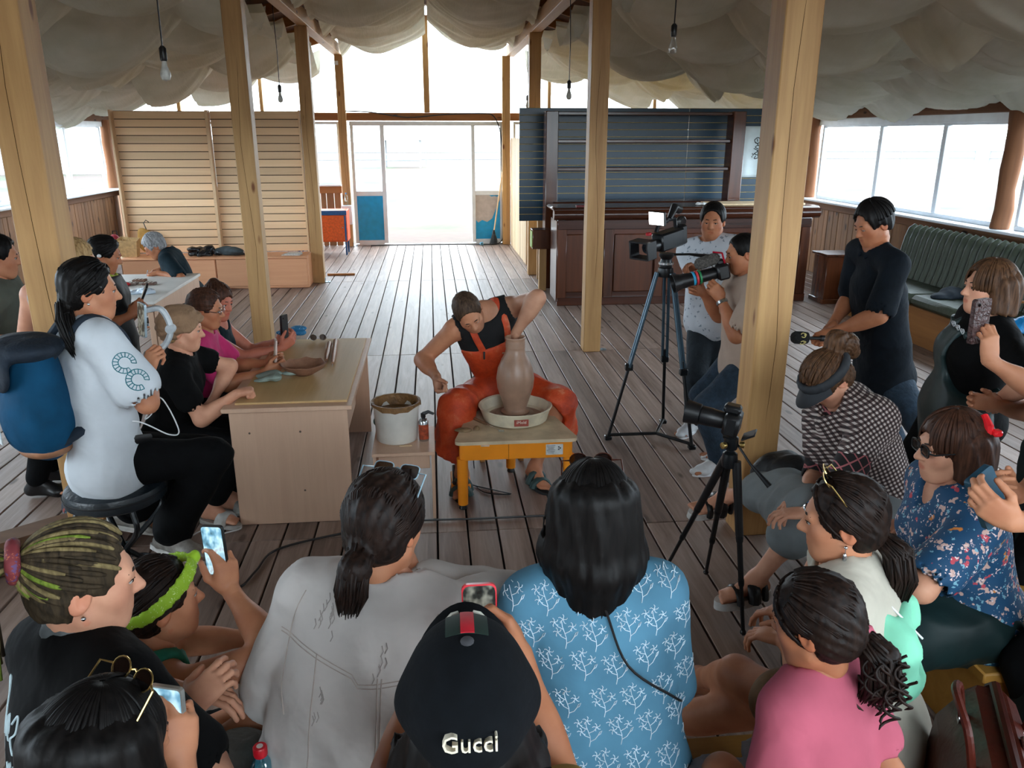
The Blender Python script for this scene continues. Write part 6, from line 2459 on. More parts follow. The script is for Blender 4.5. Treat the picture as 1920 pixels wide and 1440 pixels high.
  MB().tube([q - Vector(p.base) for q in bez([tuple(p.N + p.sr * .02 - p.sf * .11 - p.tu * .02), tuple(p.P + p.tu * .33 - p.sf * .162 + p.sr * .06), tuple(p.P + p.tu * .22 - p.sf * .12 + p.sr * .17), tuple(p.P + p.tu * .14 + p.sr * .21)], 6)], .0035, 6).build('bag_cord', BLKPL, p.root)
  g = glasses(p, M('tortoise', S(66, 34, 26), .25), LENS_T, up=1, tilt=-.4)
  tag(g, 'dark tortoise sunglasses resting on the long straight black hair', 'sunglasses')

  # -- white denim jacket
  H = V((-0.141, 1.84, 1.155))
  p = Person('woman in a white denim jacket with a clipped dark ponytail', pelvis=(H[0] - .08, 1.70, .53), neck=nk(H, 20, .03, .185), head=H, gaze=(.42, .88, -.24), sh=15, skin=SK_TAN, s=1.06, b=1.14,
       arms=[(1, (-0.079, 2.02, 0.873), (0.067, 1.8, 0.895), (-.35, .25, .85), (-.5, .5, .3), 'fist'), (-1, (H[0] - .12, 2.04, .70), (H[0] - .45, 1.7, .75), (.6, .7, -.1), (0, 0, -1), 'relax')],
       legs=[(-1, (H[0] - .15, 2.16, .09), (H[0] - .1, 2.3, .7), (0, 1, 0)), (1, (H[0] + .12, 2.16, .09), (H[0] + .1, 2.3, .7), (.1, 1, 0))])
  p.body()
  b0 = p.hp((-.005, -.105, -.035))
  p.hair(H_DARK, 'pony', base=(-.005, -.105, -.035), tail=[b0, b0 + V((-.012, -.04, -.03)), b0 + V((-.02, -.055, -.085)), b0 + V((-.03, -.05, -.135))], thick=.016, locks=190, lr=.004, tail_r=(.024, .042, .034), nape=-.085)
  m = MB()
  for q in range(2):
    m.tube([Vector(b0 + p.HR @ V((.026 * math.cos(t), -.010 + .006 * q, .030 * math.sin(t) + .006 * q)) - p.base) for t in np.linspace(-.6, 3.7, 12)], .004, 6)
  m.build('claw_clip', M('smoke_clip', S(90, 110, 120), .2), p.root)
  F = Field(.010, .05)
  jk = p.shirt(DENIM_W, sleeve=1.8, inf=.030, loose=.028, flare=.012, lowhem=.16, r=1.12, name='denim_jacket', amp=.008, collar=True, neck=.085)
  seams(p, jk)
  p.trousers(JEANS, 1.9)
  p.shoes(WHITEPL)
  g = glasses(p, M('pale_frame', S(150, 176, 190), .2), LENS_T, up=1, shape='square', tilt=-.6, wide=1.1)
  tag(g, 'pale-templed sunglasses pushed up on the denim jacket woman\'s hair', 'sunglasses')

  # -- black cap, phone in the red case
  H = V((0.036, 1.1, 1.21))
  p = Person('person in a black cap with a red stripe filming over the front row', pelvis=(H[0] - .01, 1.00, H[2] - .66), neck=nk(H, 2, .05, .185), head=H, gaze=(.02, .97, .20), sh=2, skin=SK_WARM, s=.98, hs=1.06,
       arms=[(1, (0.163, 1.42, 1.045), (H[0] + .32, 1.25, .3), (-.30, .5, .8), (-.85, .2, .2), 'phone'), (-1, (-0.031, 1.42, 1.046), (H[0] - .34, 1.25, .3), (.35, .5, .8), (.8, .2, .2), 'phone')],
       legs=[(-1, (H[0] - .12, 1.30, .09), (H[0] - .1, 1.5, .6), (0, 1, 0)), (1, (H[0] + .12, 1.30, .09), (H[0] + .1, 1.5, .6), (0, 1, 0))])
  p.body()
  p.hair(H_BLACK, 'long', thick=.003, tail=.15, fall=(.17, .12), locks=120, lr=.003, vox=.008, z0=-.03)
  p.shirt(M('mustard_tee', S(150, 116, 30), .85, (8, .08), .15), sleeve=.3, inf=.014)
  p.trousers(BLACK_P, 1.9)
  p.shoes(BLKPL)
  cap(p)
  c = V((0.08, 1.54, 1.071))
  phone('mobile_phone', 'phone in a bright red case held above the black cap', c, (0, .25, 1), (0, -1, .25), .078, .155, M('red_case', S(222, 40, 56), .4, (20, .05)), SCR2, th=.013, r=.014)

  # -- dreadlocks
  H = V((-0.752, 1.56, 1.2))
  p = Person('woman with green-tipped dreadlocks tied up, in a black tee with white script', pelvis=(H[0] - .02, 1.44, .52), neck=nk(H, 65, .03), head=H, gaze=(.90, .40, -.12), sh=42, hip=50, skin=SK_PALE, s=1.0, b=1.12,
       arms=[(1, (-0.603, 1.62, 0.814), (-0.566, 1.35, 0.945), (.5, .6, .3), (-.3, .3, -.9), 'relax'), (-1, (-0.67, 1.8, 0.721), (-0.751, 1.95, 0.608), (.8, -.2, .1), (0, 0, -1), 'relax')],
       legs=[(1, (H[0] + .42, 1.72, .09), (H[0] + .42, 1.66, .8), (.8, .6, 0)), (-1, (H[0] + .30, 1.98, .09), (H[0] + .32, 1.96, .8), (.7, .7, 0))])
  p.body()
  dreads(p)
  earring(p, 1, STEEL, .005)
  ts = p.shirt(BLACK_T, sleeve=.7, inf=.020, loose=.012, flare=.02, lowhem=.12)
  script(p, ts)
  p.trousers(TAUPE, 1.9, .03, amp=.006)
  p.shoes(BLKPL)
  F = Field(.007, .01)
  for i, t in enumerate(np.linspace(-2.6, 2.6, 14)):
    q0 = p.N + p.tu * .068 + (p.sr * math.sin(t) * .070 - p.sf * (math.cos(t) * .066 - .01))
    q1 = p.N + p.tu * .068 + (p.sr * math.sin(t + .38) * .070 - p.sf * (math.cos(t + .38) * .066 - .01))
    F.cone(q0, q1, .012, .012, .006, (p.tu, 1.3))
  F.ell(p.N + p.tu * .066 - p.sf * .062, (.022, .014, .016), np.stack([p.sr, p.sf, p.tu], 1), .006)
  p.cloth('apron_neckband', F, M('grey_band', S(84, 88, 90), .8), .001)

  # -- green headband woman low on the floor bench
  H = V((-0.784, 2.02, 0.86))
  p = Person('woman in a green tank top and lime headband sitting low, phone raised', pelvis=(H[0] - .10, 1.92, .30), neck=H + V((-.055, -.035, -.15)), head=H, gaze=(.82, .50, .02), up=(-.25, -.1, 1), sh=50, hip=55, skin=SK_TAN, s=1.0,
       arms=[(1, (-0.623, 2.12, 0.827), (-0.529, 1.9, 0.7), (-.05, .1, 1), (-.6, .7, 0), 'phone'), (-1, (-0.61, 2.3, 0.536), (-0.778, 2.4, 0.468), (.9, 0, -.1), (0, -.4, -.8), 'relax')],
       legs=[(1, (H[0] + .45, 2.06, .10), (H[0] + .35, 2.1, .8), (.8, -.3, 0)), (-1, (H[0] + .50, 2.40, .10), (H[0] + .40, 2.45, .8), (.9, -.2, 0))])
  p.body()
  p.hair(H_DARK, 'pony', base=(0, -.11, -.02), thick=.014, locks=130, lr=.004, nape=-.07, tail=[p.hp((0, -.10, -.02)), p.hp((0, -.13, -.06)), p.hp((0, -.10, -.11))], tail_r=(.03, .035, .02))
  LIMEB = print_cloth('lime_band', S(156, 196, 40), [(S(226, 234, 190), 60, .16)])
  F = Field(.006, .006)
  pts = [p.hp((.099 * math.sin(a), -.008 + .112 * math.cos(a) * .98, .040 + .062 * math.cos(a))) for a in np.linspace(0, 2 * math.pi, 26)]
  for i in range(25):
    F.cone(pts[i], pts[i + 1], .007, .007, .004, (p.hu * .85 - p.hf * .5, 3.4))
  F.ell(p.hp((0, .115, .105)), (.018, .016, .02), p.HR, .008)
  p.cloth('headband', F, LIMEB, .0008)
  p.shirt(GREENV, sleeve=0, inf=.015, neck=.10, name='tank_top', neckdrop=.03)
  p.trousers(BLACK_T, 1.05, .02, name='shorts', flare=.03)
  p.sandal(M('lace_strap', S(206, 202, 196), .7), M('pale_sole', S(170, 166, 160), .7), ((.10, .06), (.0, .03)))
  phone('mobile_phone', 'dark phone with a lit screen raised by the lime headband woman', (-0.655, 2.14, 0.946), (-.06, .1, 1), (-.35, -.95, .05), .072, .155, BLKPL, SCR1, r=.009)

  # -- black hair, bottom corner
  H = V((-0.575, 1.16, 1.102))
  p = Person('woman with loose black hair and sunglasses on her head filming by phone', pelvis=(H[0] - .02, .92, H[2] - .66), neck=nk(H, 40, .03), head=H, gaze=(.62, .76, -.22), sh=35, skin=SK_TAN, s=1.0,
       arms=[(1, (-0.505, 1.28, 0.963), (H[0] + .22, 1.15, .2), (.0, .3, .95), (-.5, .8, 0), 'phone'), (-1, (H[0] - .1, 1.25, H[2] - .45), (H[0] - .4, 1.1, H[2] - .4), (.5, .6, 0), (0, 0, -1), 'relax')],
       legs=[(-1, (H[0] - .1, 1.15, .09), (H[0], 1.3, .5), (0, 1, 0)), (1, (H[0] + .12, 1.12, .09), (H[0] + .2, 1.3, .5), (.3, 1, 0))])
  p.body()
  p.hair(H_BLACK, 'long', thick=.010, tail=.24, fall=(.34, .26), locks=190, lr=.004, vox=.008)
  p.shirt(BLACK_T, sleeve=.7, inf=.018, loose=.01)
  p.trousers(BLACK_P, 1.9)
  p.shoes(BLKPL)
  g = glasses(p, GOLD, LENS_T, up=1, tilt=-.5)
  tag(g, 'thin gold sunglasses on the loose black hair', 'sunglasses')
  phone('mobile_phone', 'phone with a pale metal edge held by the loose-haired woman', (-0.529, 1.32, 1.023), (.0, .15, 1), (-.35, -.93, .1), .073, .155, M('pale_metal', S(170, 166, 158), .3, metal=.6), SCR1, r=.008)


def embroider(p, sh):
  """sprigs of white flowers stitched over the back of the blouse"""
  WH = M('white_thread', S(206, 222, 232), .8)
  rr = random.Random(3)
  c = (p.P + p.N) / 2
  k = 0
  K = .72
  for iy in range(7):
    for ix in range(6):
      cx = (-.205 + .078 * ix + (.039 if iy % 2 else 0) + rr.uniform(-.006, .006)) / K
      cy = (-.30 + .085 * iy + rr.uniform(-.008, .008)) / K
      L = []
      st = [(cx + .006 * math.sin(t * 5), cy + t * .09) for t in np.linspace(0, 1, 6)]
      L.append(st)
      for t, sd in ((.2, 1), (.35, -1), (.55, 1), (.7, -1)):
        bx, by = cx + .006 * math.sin(t * 5), cy + t * .09
        ex, ey = bx + sd * .028, by + .022
        L.append([(bx, by), ((bx + ex) / 2 + sd * .003, (by + ey) / 2 - .003), (ex, ey)])
        if t > .3:
          for q in range(5):
            a = R(72 * q + 20)
            L.append([(ex, ey), (ex + .010 * math.cos(a), ey + .010 * math.sin(a)), (ex + .015 * math.cos(a + .3), ey + .015 * math.sin(a + .3))])
        else:
          L.append([(ex, ey), (ex + sd * .006, ey + .012), (ex + sd * .014, ey + .016), (ex + sd * .008, ey + .004), (ex, ey)])
      for q in range(5):
        a = R(72 * q)
        L.append([(cx, cy + .095), (cx + .012 * math.cos(a), cy + .095 + .012 * math.sin(a)), (cx + .016 * math.cos(a + .3), cy + .095 + .016 * math.sin(a + .3))])
      strokes_on(sh, p, [[(a_ * K, b_ * K) for a_, b_ in l_] for l_ in L], 'embroidered_sprig', WH, .0011, c, p.sr, p.tu, p.sf)


def seams(p, jk):
  """yoke, back and shoulder seams plus frayed slashes of the jacket"""
  SM = M('seam_thread', S(168, 156, 148), .9)
  c = (p.P + p.N) / 2
  X = np.linspace(-1, 1, 26)
  yoke = [(.23 * x, .135 - .05 * (1 - abs(x)) - .02 * (x > 0)) for x in X]
  yoke2 = [(a, b - .010) for a, b in yoke]
  pan = [(.055 + .02 * math.sin(t * 2), .09 - .42 * t) for t in np.linspace(0, 1, 20)]
  pan2 = [(a + .009, b) for a, b in pan]
  pan3 = [(-.11 + .03 * t, .11 - .42 * t) for t in np.linspace(0, 1, 20)]
  arm = [(.165 + .03 * math.sin(t * 3), .24 - .32 * t) for t in np.linspace(0, 1, 18)]
  arm2 = [(-.175 - .03 * math.sin(t * 3), .24 - .30 * t) for t in np.linspace(0, 1, 18)]
  strokes_on(jk, p, [yoke, yoke2, pan, pan2, pan3, arm, arm2], 'seam', SM, .0016, c, p.sr, p.tu, p.sf)
  rr = random.Random(2)
  for (cx, cy) in ((-.12, .19), (.055, .11), (-.085, -.02), (-.09, .17)):
    L = []
    for q in range(7):
      x, y = cx + rr.uniform(-.012, .012), cy + rr.uniform(-.035, .035)
      L.append([(x, y), (x + .004, y + .012), (x - .002, y + .024)])
    strokes_on(jk, p, L, 'frayed_slash', M('fray', S(150, 142, 138), .9), .0014, c, p.sr, p.tu, p.sf)


def script(p, ts):
  """white handwritten flourish across the back of the tee"""
  WH = M('white_print', S(186, 206, 212), .8)
  c = (p.P + p.N) / 2 + p.tu * .12 + p.sr * .03

  def sw(x0, y0, pts):
    return [(x0 + a * .01, y0 + b * .01) for a, b in bez2(pts)]
  L = [sw(-.16, .03, [(0, 0), (1, 6), (2.5, 7), (3, 0), (3.4, -4)]), sw(-.135, .0, [(0, 3), (1, 0), (2, 3), (3, 0), (3.6, 3), (4.6, 0)]),
    sw(-.08, .0, [(0, 1), (1.6, 2), (.8, 5), (-.6, 3), (1, 0), (3, 1)]), sw(-.045, .0, [(0, 4), (2, 6), (2.6, 3), (0, 1), (1.5, -1.6), (3, 0)]),
    sw(-.01, .0, [(0, 2), (.4, 0), (1, 0)]), sw(-.16, .02, [(0, 0), (-.5, -6), (1, -12), (3, -16)]),
    sw(-.10, -.09, [(0, 3), (.6, 0), (1.4, 3), (2.2, 0), (3, 4)]), sw(-.05, -.09, [(0, 0), (.4, 4), (1.2, 1), (2, 0)])]
  strokes_on(ts, p, L, 'printed_script', WH, .0028, c, p.sr, p.tu, p.sf)


def bez2(pts):
  return [(q.x, q.y) for q in bez([(a, b, 0) for a, b in pts], 5)]


def cap(p):
  CAPM = M('black_cap', S(11, 14, 18), .95, (30, .15), .05, bscale=60, spec=.15)
  o = thing('baseball_cap', tuple(p.hp((0, 0, .03))), 'black baseball cap with green and red web stripe and embroidered word', 'cap')
  org = V(o.location)
  F = Field(.006, .02)
  h = p.hs
  F.ell(p.hp((0, -.016, .036)), (.104 * h, .130 * h, .116 * h), p.HR, .01)
  F.cone(p.hp((-.085, -.016, .02)), p.hp((.085, -.016, .02)), .02, .02, .06)
  F.cut(p.hp((0, -.02, .006)), -p.hu + p.hf * .26)
  F.ell(p.hp((0, -.14, -.03)), (.045, .05, .045), p.HR, .008, True)
  link_mesh('crown', np_mesh('crown', [F.mesh_data()], [CAPM], org), None, o)
  crown = o.children[0]

  def brim(u, v):
    a = (u - .5) * 2.5
    r = 1 + .66 * v * (math.cos(a * .72))
    return tuple(p.hp((.098 * math.sin(a) * (1 + .10 * v), -.016 + .120 * math.cos(a) * r, .040 + .012 * math.cos(a) - .012 * v - .03 * v * (1 - math.cos(a)))) - org)
  MB().grid(brim, 21, 9, .004).build('brim', CAPM, o, angle=60)
  bt, _ = ray_project(crown, p.hp((0, -.016, .4)) - org, -p.hu)
  MB().ell(tuple(bt), (.011, .011, .006), 12).build('button', M('cap_button', S(52, 52, 56), .8), o)

  def arc(x, t):
    # from the button forward over the crown
    a = t * 1.32
    return p.hp((x, -.016 + .1285 * math.sin(a), .036 + .1185 * math.cos(a))) - org

  def strip(name, x0, x1, mat, lift):
    def fn(u, v):
      q = arc(x0 + (x1 - x0) * v, .10 + u * .90)
      c0 = p.hp((x0 + (x1 - x0) * v, -.016, .036)) - org
      d = nrm(q - c0)
      loc, nor = ray_project(crown, c0 + d * .3, -d)
      return tuple((V(loc) if loc is not None else q) + d * lift)
    MB().grid(fn, 14, 4, -.0012).build(name, mat, o, angle=60)
  strip('green_stripe', -.034, .034, M('green_web', S(16, 40, 32), .8), .0012)
  strip('red_stripe', -.010, .012, M('red_web', S(200, 24, 44), .7), .0028)
  # pale leaf-like embroidery at the foot of the stripes
  m = MB()
  for sx in (-1, 1):
    pts = [Vector(p.hp((sx * (.012 + .010 * q), .098 - .004 * q, .098 - .006 * q + .004 * (q % 2))) - org) for q in range(5)]
    m.tube(pts, [.004, .006, .006, .005, .002], 6)
  m.build('pale_embroidery', M('pale_thread', S(206, 204, 192), .8), o)
  # the word on the back
  n = nrm(-p.hf * .86 + p.hu * .42)
  c = V(ray_project(crown, p.hp((0, -.06, .038)) - org + n * .3, -n)[0])
  y = nrm(p.hu - n * (p.hu @ n))
  text_mesh('embroidered_word', 'Gucci', .036, M('cream_thread', S(222, 212, 190), .8), o, basis4(c + n * .001, p.hr, y, n), .008)
  # strap with buckle and loose end
  pts = [Vector(p.hp((.075 * math.sin(a), -.016 - .128 * math.cos(a), -.028 - .006 * math.cos(a))) - org) for a in np.linspace(-1.2, 1.2, 14)]
  MB().tube(pts, .009, 6, True, (tuple(-p.hf), .3)).build('strap', CAPM, o)
  bc = Vector(p.hp((.045, -.136, -.028)) - org)
  MB().box(bc, (.030, .006, .022), .003, Matrix(p.HR.tolist())).build('buckle', GOLD, o)
  MB().tube([bc, bc + Vector(p.hr * .035 + p.hf * .01 + p.hu * .004), bc + Vector(p.hr * .08 + p.hf * .012 + p.hu * .008)], .010, 6, True, (tuple(-p.hf), .3)).build('strap_end', CAPM, o)


def dreads(p):
  """scalp hair plus separate dreadlocks gathered high at the back"""
  D1 = hair_mat('dread_dark', S(30, 24, 18), S(70, 58, 42), .8)
  D2 = hair_mat('dread_fair', S(80, 68, 44), S(136, 120, 82), .8)
  D3 = hair_mat('dread_green', S(66, 84, 26), S(128, 146, 56), .8)
  p.hair(D1, 'pony', base=(0, -.115, .065), thick=.010, nape=-.06, amp=.002)
  c, rad = V((0, -.014, .036)), V((.090, .110, .104))
  b = V((0, -.118, .068))
  rr = random.Random(9)
  par = p.hairo
  i = 0
  for ring in range(5):
    for q in range(17):
      an = -2.9 + 5.8 * q / 16 + rr.uniform(-.08, .08)
      el = (-.12, .14, .40, .70, 1.02)[ring]
      # hairline towards the gathering point
      a = nrm((math.sin(an) * math.cos(el) * 1.0, math.cos(an) * math.cos(el), math.sin(el) * (.9 if abs(an) < 2 else .3) - (.35 if abs(an) > 1.6 else 0)))
      if a[1] > .75 and a[2] < .45:
        a = nrm((a[0], .72, .62))
      e = nrm((b - c) / rad)
      pts, rs = [], []
      for j in range(8):
        t = j / 7
        d = nrm(a * (1 - t) + e * t)
        pts.append(p.hp(c + d * rad * (1.0 + .03 * ring / 4)))
        rs.append(.003 if j == 0 else .0058)
      # hang from the tie
      o = V((rr.uniform(-.045, .045), -.045 + rr.uniform(-.035, .02), rr.uniform(-.02, .03)))
      L = rr.uniform(.14, .26)
      e0 = p.hp(b + o * .6)
      drop = p.HR @ V((o[0] * 1.2, -.05, 0))
      for j in range(1, 7):
        t = j / 6
        pts.append(e0 + drop * math.sin(t * 1.5) + V((0, 0, .015 * math.sin(t * 3) - L * t * t * .95)) + V((rr.uniform(-1, 1), rr.uniform(-1, 1), 0)) * .004)
        rs.append(.0068 - .003 * t)
      mat = D3 if rr.random() < .14 else (D2 if rr.random() < .5 else D1)
      MB().tube([Vector(x) for x in bez([tuple(x - p.base) for x in pts], 2)], [float(np.interp(k_ / (len(pts) * 2 - 2), np.linspace(0, 1, len(rs)), rs)) for k_ in range(len(pts) * 2 - 1)], 6).build('dreadlock', mat, par, angle=180)
      i += 1
  F = Field(.006, .008)
  for t in np.linspace(0, 6.28, 16):
    F.cone(p.hp(b + V((.036 * math.cos(t), -.012, .036 * math.sin(t)))), p.hp(b + V((.036 * math.cos(t + .39), -.012, .036 * math.sin(t + .39)))), .013, .013, .005)
  p.cloth('hair_tie', F, print_cloth('tie_cloth', S(120, 44, 50), [(S(90, 60, 100), 40, .3), (S(170, 90, 60), 50, .2)]), .001)


build_front()


# ================================================================== FURNITURE AND THINGS
LAM = wood('beech_laminate', S(206, 146, 108), S(222, 166, 126), 'x', .7, .45, .4, rnd=True, bump=0)
BIRCH = wood('pale_laminate', S(196, 160, 136), S(214, 180, 154), 'z', .9, .5, .4, rnd=False, bump=0)
PLY = wood('plywood', S(176, 140, 92), S(216, 182, 130), 'y', .45, .55, .5, rnd=False, bump=.1, knots=S(140, 100, 60))
DARKW = wood('varnished_dark', S(34, 16, 10), S(88, 44, 26), 'x', .5, .22, .55, rnd=True, bump=.12, spec=.6)
DARKV = wood('varnished_dark_upright', S(40, 20, 12), S(104, 56, 32), 'z', .5, .24, .55, rnd=True, bump=.12, spec=.6)


def quad_prism(m, pts, z0, z1):
  return m.prism(pts, z0, z1)


# ---- the women's table: boarded desk with a plywood sheet on top
a, b, c, d = (-1.143, 4.126, 0.7), (-0.481, 4.22, 0.7), (-0.563, 5.56, 0.7), (-1.009, 5.529, 0.7)
tb = thing('work_table', (-.80, 4.2, 0), 'pale laminate table with a plywood sheet on top', 'table')
o0 = Vector(tb.location)
x0, x1, y0, y1 = -1.13, -.48, 4.16, 5.62
MB().box((0 + (x0 + x1) / 2 - o0.x, (y0 + y1) / 2 - o0.y, .69), (x1 - x0 + .04, y1 - y0 + .05, .025), .003).build('table_top', BIRCH, tb)
MB().box(((x0 + x1) / 2 - o0.x, y0 + .02 - o0.y, .339), (x1 - x0 - .02, .02, .676), .002).build('end_panel', BIRCH, tb)
MB().box(((x0 + x1) / 2 - o0.x, y1 - .02 - o0.y, .339), (x1 - x0 - .02, .02, .676), .002).build('end_panel', BIRCH, tb)
MB().box((x1 - .12 - o0.x, (y0 + y1) / 2 - o0.y, .45), (.018, y1 - y0 - .06, .45), .002).build('modesty_panel', BIRCH, tb)
for (px, pz) in ((.05, .55), (-.22, .55), (.05, .2)):
  MB().lathe([(.006, 0), (.006, .002)], (px, y0 + .01 - o0.y - .0005, pz), 8, (0, -1, 0)).build('screw_cap', M('screw_cap', S(90, 76, 64), .6), tb)
pw = MB().box((0, 0, .006), (.60, 1.40, .012), .002).build('plywood_sheet', PLY, None, (-.79, 4.90, .7025))
tag(pw, 'thin plywood sheet laid on the pale table', 'board')


# things on the table
c = (-0.798, 4.72, 0.72)
bw = thing('clay_bowl', c, 'wide brown clay bowl with a faceted rim on the plywood', 'bowl')
bw.location.z = .7145
m = MB()
prof = [(.0, .012), (.045, .012), (.10, .042), (.128, .062), (.136, .070), (.132, .074), (.11, .058), (.05, .022), (0, .018)]
vs, fs = [], []
n = 24
pr2 = [(.0, 0), (.05, 0), (.105, .03), (.135, .066), (.129, .070), (.10, .04), (.048, .012), (0, .010)]
for (r, h) in pr2:
  for k in range(n):
    a_ = 2 * math.pi * k / n
    f_ = 1 + (.045 * math.cos(8 * a_) if r > .1 else 0)
    vs.append((r * f_ * math.cos(a_), r * f_ * math.sin(a_), h + (.004 * math.cos(8 * a_) if r > .12 else 0)))
for i in range(len(pr2) - 1):
  for k in range(n):
    fs.append((i * n + k, i * n + (k + 1) % n, (i + 1) * n + (k + 1) % n, (i + 1) * n + k))
m.add(vs, fs)
m.build('bowl', M('brown_clay', S(138, 98, 76), .7, (20, .1), .2), bw, angle=50)
c = Vector((-0.95, 4.603, 0.72))
F = Field(.006, .02)
rr = random.Random(4)
for i in range(14):
  F.ell(V(c) + V((rr.uniform(-.09, .10), rr.uniform(-.06, .06), .008 + rr.uniform(0, .022))), (rr.uniform(.03, .05), rr.uniform(.02, .04), .014), None, .02)
F.cut((0, 0, .7146), (0, 0, -1))
F.disp = folds(.005, 33)
rg = link_mesh('rag', np_mesh('rag', [F.mesh_data()], [M('grey_green_rag', S(140, 156, 148), .9, (20, .1), .2)], (c.x, c.y, .7146)), None, None, (c.x, c.y, .7146))
tag(rg, 'crumpled grey-green rag beside the clay bowl', 'rag')
for i, (pa, pb, lab) in enumerate((((-0.693, 4.961, 0.73), (-0.722, 5.384, 0.73), 'shorter wooden modelling tool on the plywood'), ((-0.644, 4.882, 0.73), (-0.687, 5.454, 0.73), 'longer wooden modelling tool on the plywood'))):
  pa, pb = Vector(pa), Vector(pb)
  pa.z = pb.z = .733
  mid = (pa + pb) / 2
  t = thing('modelling_tool', mid, lab, 'tool', 'modelling tools on the plywood')
  MB().tube([pa - mid, (pa - mid) * .3, (pb - mid) * .5, pb - mid], [.009, .018, .014, .019], 8).build('handle', M('tool_wood', S(150, 100, 66), .5), t)
  MB().tube([pa - mid, (pa - mid) * 1.25], [.004, .003], 6).build('ferrule', STEEL, t)
g = thing('sunglasses', (-0.818, 5.537, 0.72), 'round dark sunglasses lying on the plywood', 'sunglasses')
g.location.z = .716
for sx in (-1, 1):
  MB().tube([(sx * .033 + .024 * math.cos(t), .0, .026 + .022 * math.sin(t)) for t in np.linspace(0, 6.28, 15)], .0018, 6).build('rim', STEEL, g)
  MB().lathe([(0, -.001), (.023, -.001), (.023, .001), (0, .001)], (sx * .033, 0, .026), 16, (0, 1, 0)).build('lens', LENS_T, g)
  MB().tube([(sx * .058, 0, .03), (sx * .062, .06, .02), (sx * .06, .12, .004)], .0016, 6).build('temple', STEEL, g)
MB().tube([(-.01, 0, .03), (0, .002, .033), (.01, 0, .03)], .0016, 6).build('bridge', STEEL, g)
# folded blue cloth at the far end of the table
c = Vector((-0.993, 5.52, 0.752))
F = Field(.008, .03)
for i in range(7):
  F.ell((c.x + rr.uniform(-.05, .05), c.y + rr.uniform(-.06, .06), .735 + .012 * i), (.06, .05, .02), None, .02)
F.cut((0, 0, .7146), (0, 0, -1))
F.disp = folds(.007, 13)
o = link_mesh('blue_scarf', np_mesh('blue_scarf', [F.mesh_data()], [print_cloth('blue_scarf', S(40, 120, 170), [(S(190, 206, 216), 40, .15)])], (c.x, c.y, .7146)), None, None, (c.x, c.y, .7146))
tag(o, 'bundled blue patterned scarf at the far table end', 'scarf')

# ---- potter's wheel
AMB = M('orange_paint', S(232, 140, 28), .4, (6, .05))
TOPM = M('clay_stained_top', S(196, 176, 146), .55, (7, .16), .1)
fl, frr = Vector((0.084, 4.21, 0.43)), Vector((0.806, 4.18, 0.43))
wx, wy = (fl.x + frr.x) / 2, fl.y
pw_ = thing('pottery_wheel', (wx, wy + .2, 0), 'orange electric pottery wheel table with a cream basin', 'pottery wheel')
w2 = (frr.x - fl.x) / 2


def rounded(poly, r=.04, n=4):
  out = []
  N_ = len(poly)
  for i in range(N_):
    p0, p1, p2 = Vector(poly[i - 1]), Vector(poly[i]), Vector(poly[(i + 1) % N_])
    a_, b_ = (p0 - p1).normalized(), (p2 - p1).normalized()
    for k in range(n + 1):
      t = k / n
      s_, e_ = p1 + a_ * r, p1 + b_ * r
      q = s_.lerp(p1, t).lerp(p1.lerp(e_, t), t)
      out.append((q.x, q.y))
  return out


outl = rounded([(-w2, -.2), (w2, -.2), (w2 * .62, .42), (-w2 * .62, .42)], .05)
MB().prism(outl, .415, .435).build('table_top', TOPM, pw_, angle=30)
inn = rounded([(-w2 + .025, -.18), (w2 - .025, -.18), (w2 * .62 - .01, .40), (-w2 * .62 + .01, .40)], .04)
MB().prism(inn, .315, .4145).build('housing', AMB, pw_, angle=30)
for (x, y) in ((-w2 + .05, -.15), (w2 - .05, -.15), (.02, .36)):
  l_ = MB().tube([(x, y, .32), (x, y, .03)], [.034, .030], 14).build('leg', AMB, pw_)
  MB().lathe([(.022, 0), (.026, .005), (.02, .03)], (x, y, 0), 12).build('foot', BLKPL, l_)
lb = MB().box((.22, -.1815, .365), (.10, .003, .065), .001).build('rating_plate', M('pale_plate', S(196, 198, 196), .5), pw_)
m = MB()
for k in range(6):
  m.box((.20, -.1835, .389 - .009 * k), (.05 - .008 * (k % 3), .0006, .0025))
for k in range(3):
  m.lathe([(.005, 0), (.005, .0006)], (.245 + .009 * (k % 2), -.183, .366 + .007 * k), 8, (0, -1, 0))
m.build('plate_print', M('plate_ink', S(70, 74, 78), .6), lb)
MB().box((-.18, -.1815, .402), (.05, .003, .006), .001).build('vent_slot', M('pale_plate', S(196, 198, 196), .5), pw_)
MB().box((-.045, -.1808, .365), (.002, .002, .095)).build('seam', M('dark_gap', S(90, 50, 14), .8), pw_)
bx_ = (0.473, 4.575, 0.47)
bc = Vector((bx_[0] - wx, bx_[1] - wy - .2, .435))
CREAMB = M('cream_basin', S(206, 196, 172), .45, (9, .14), .1)
sp = MB().lathe([(0, .0), (.17, .0), (.195, .01), (.212, .065), (.222, .085), (.226, .092), (.220, .096), (.208, .090), (.190, .035), (.16, .018), (0, .018)], bc, 40).build('splash_basin', CREAMB, pw_)
st = MB()
st.box(bc + Vector((.015, -.2105, .048)), (.085, .006, .042), .002)
st.build('maker_sticker', M('sticker_red', S(150, 66, 54), .5), sp)
text_mesh('maker_name', 'iMold', .026, M('sticker_white', S(232, 222, 208), .5), sp, basis4(bc + Vector((.015, -.2145, .052)), (1, 0, 0), (0, 0, 1), (0, -1, 0)), .0005)
MB().lathe([(0, .03), (.115, .03), (.118, .036), (.115, .042), (0, .042)], bc, 32).build('wheel_head', M('wheel_metal', S(150, 132, 116), .4, (8, .15)), pw_)
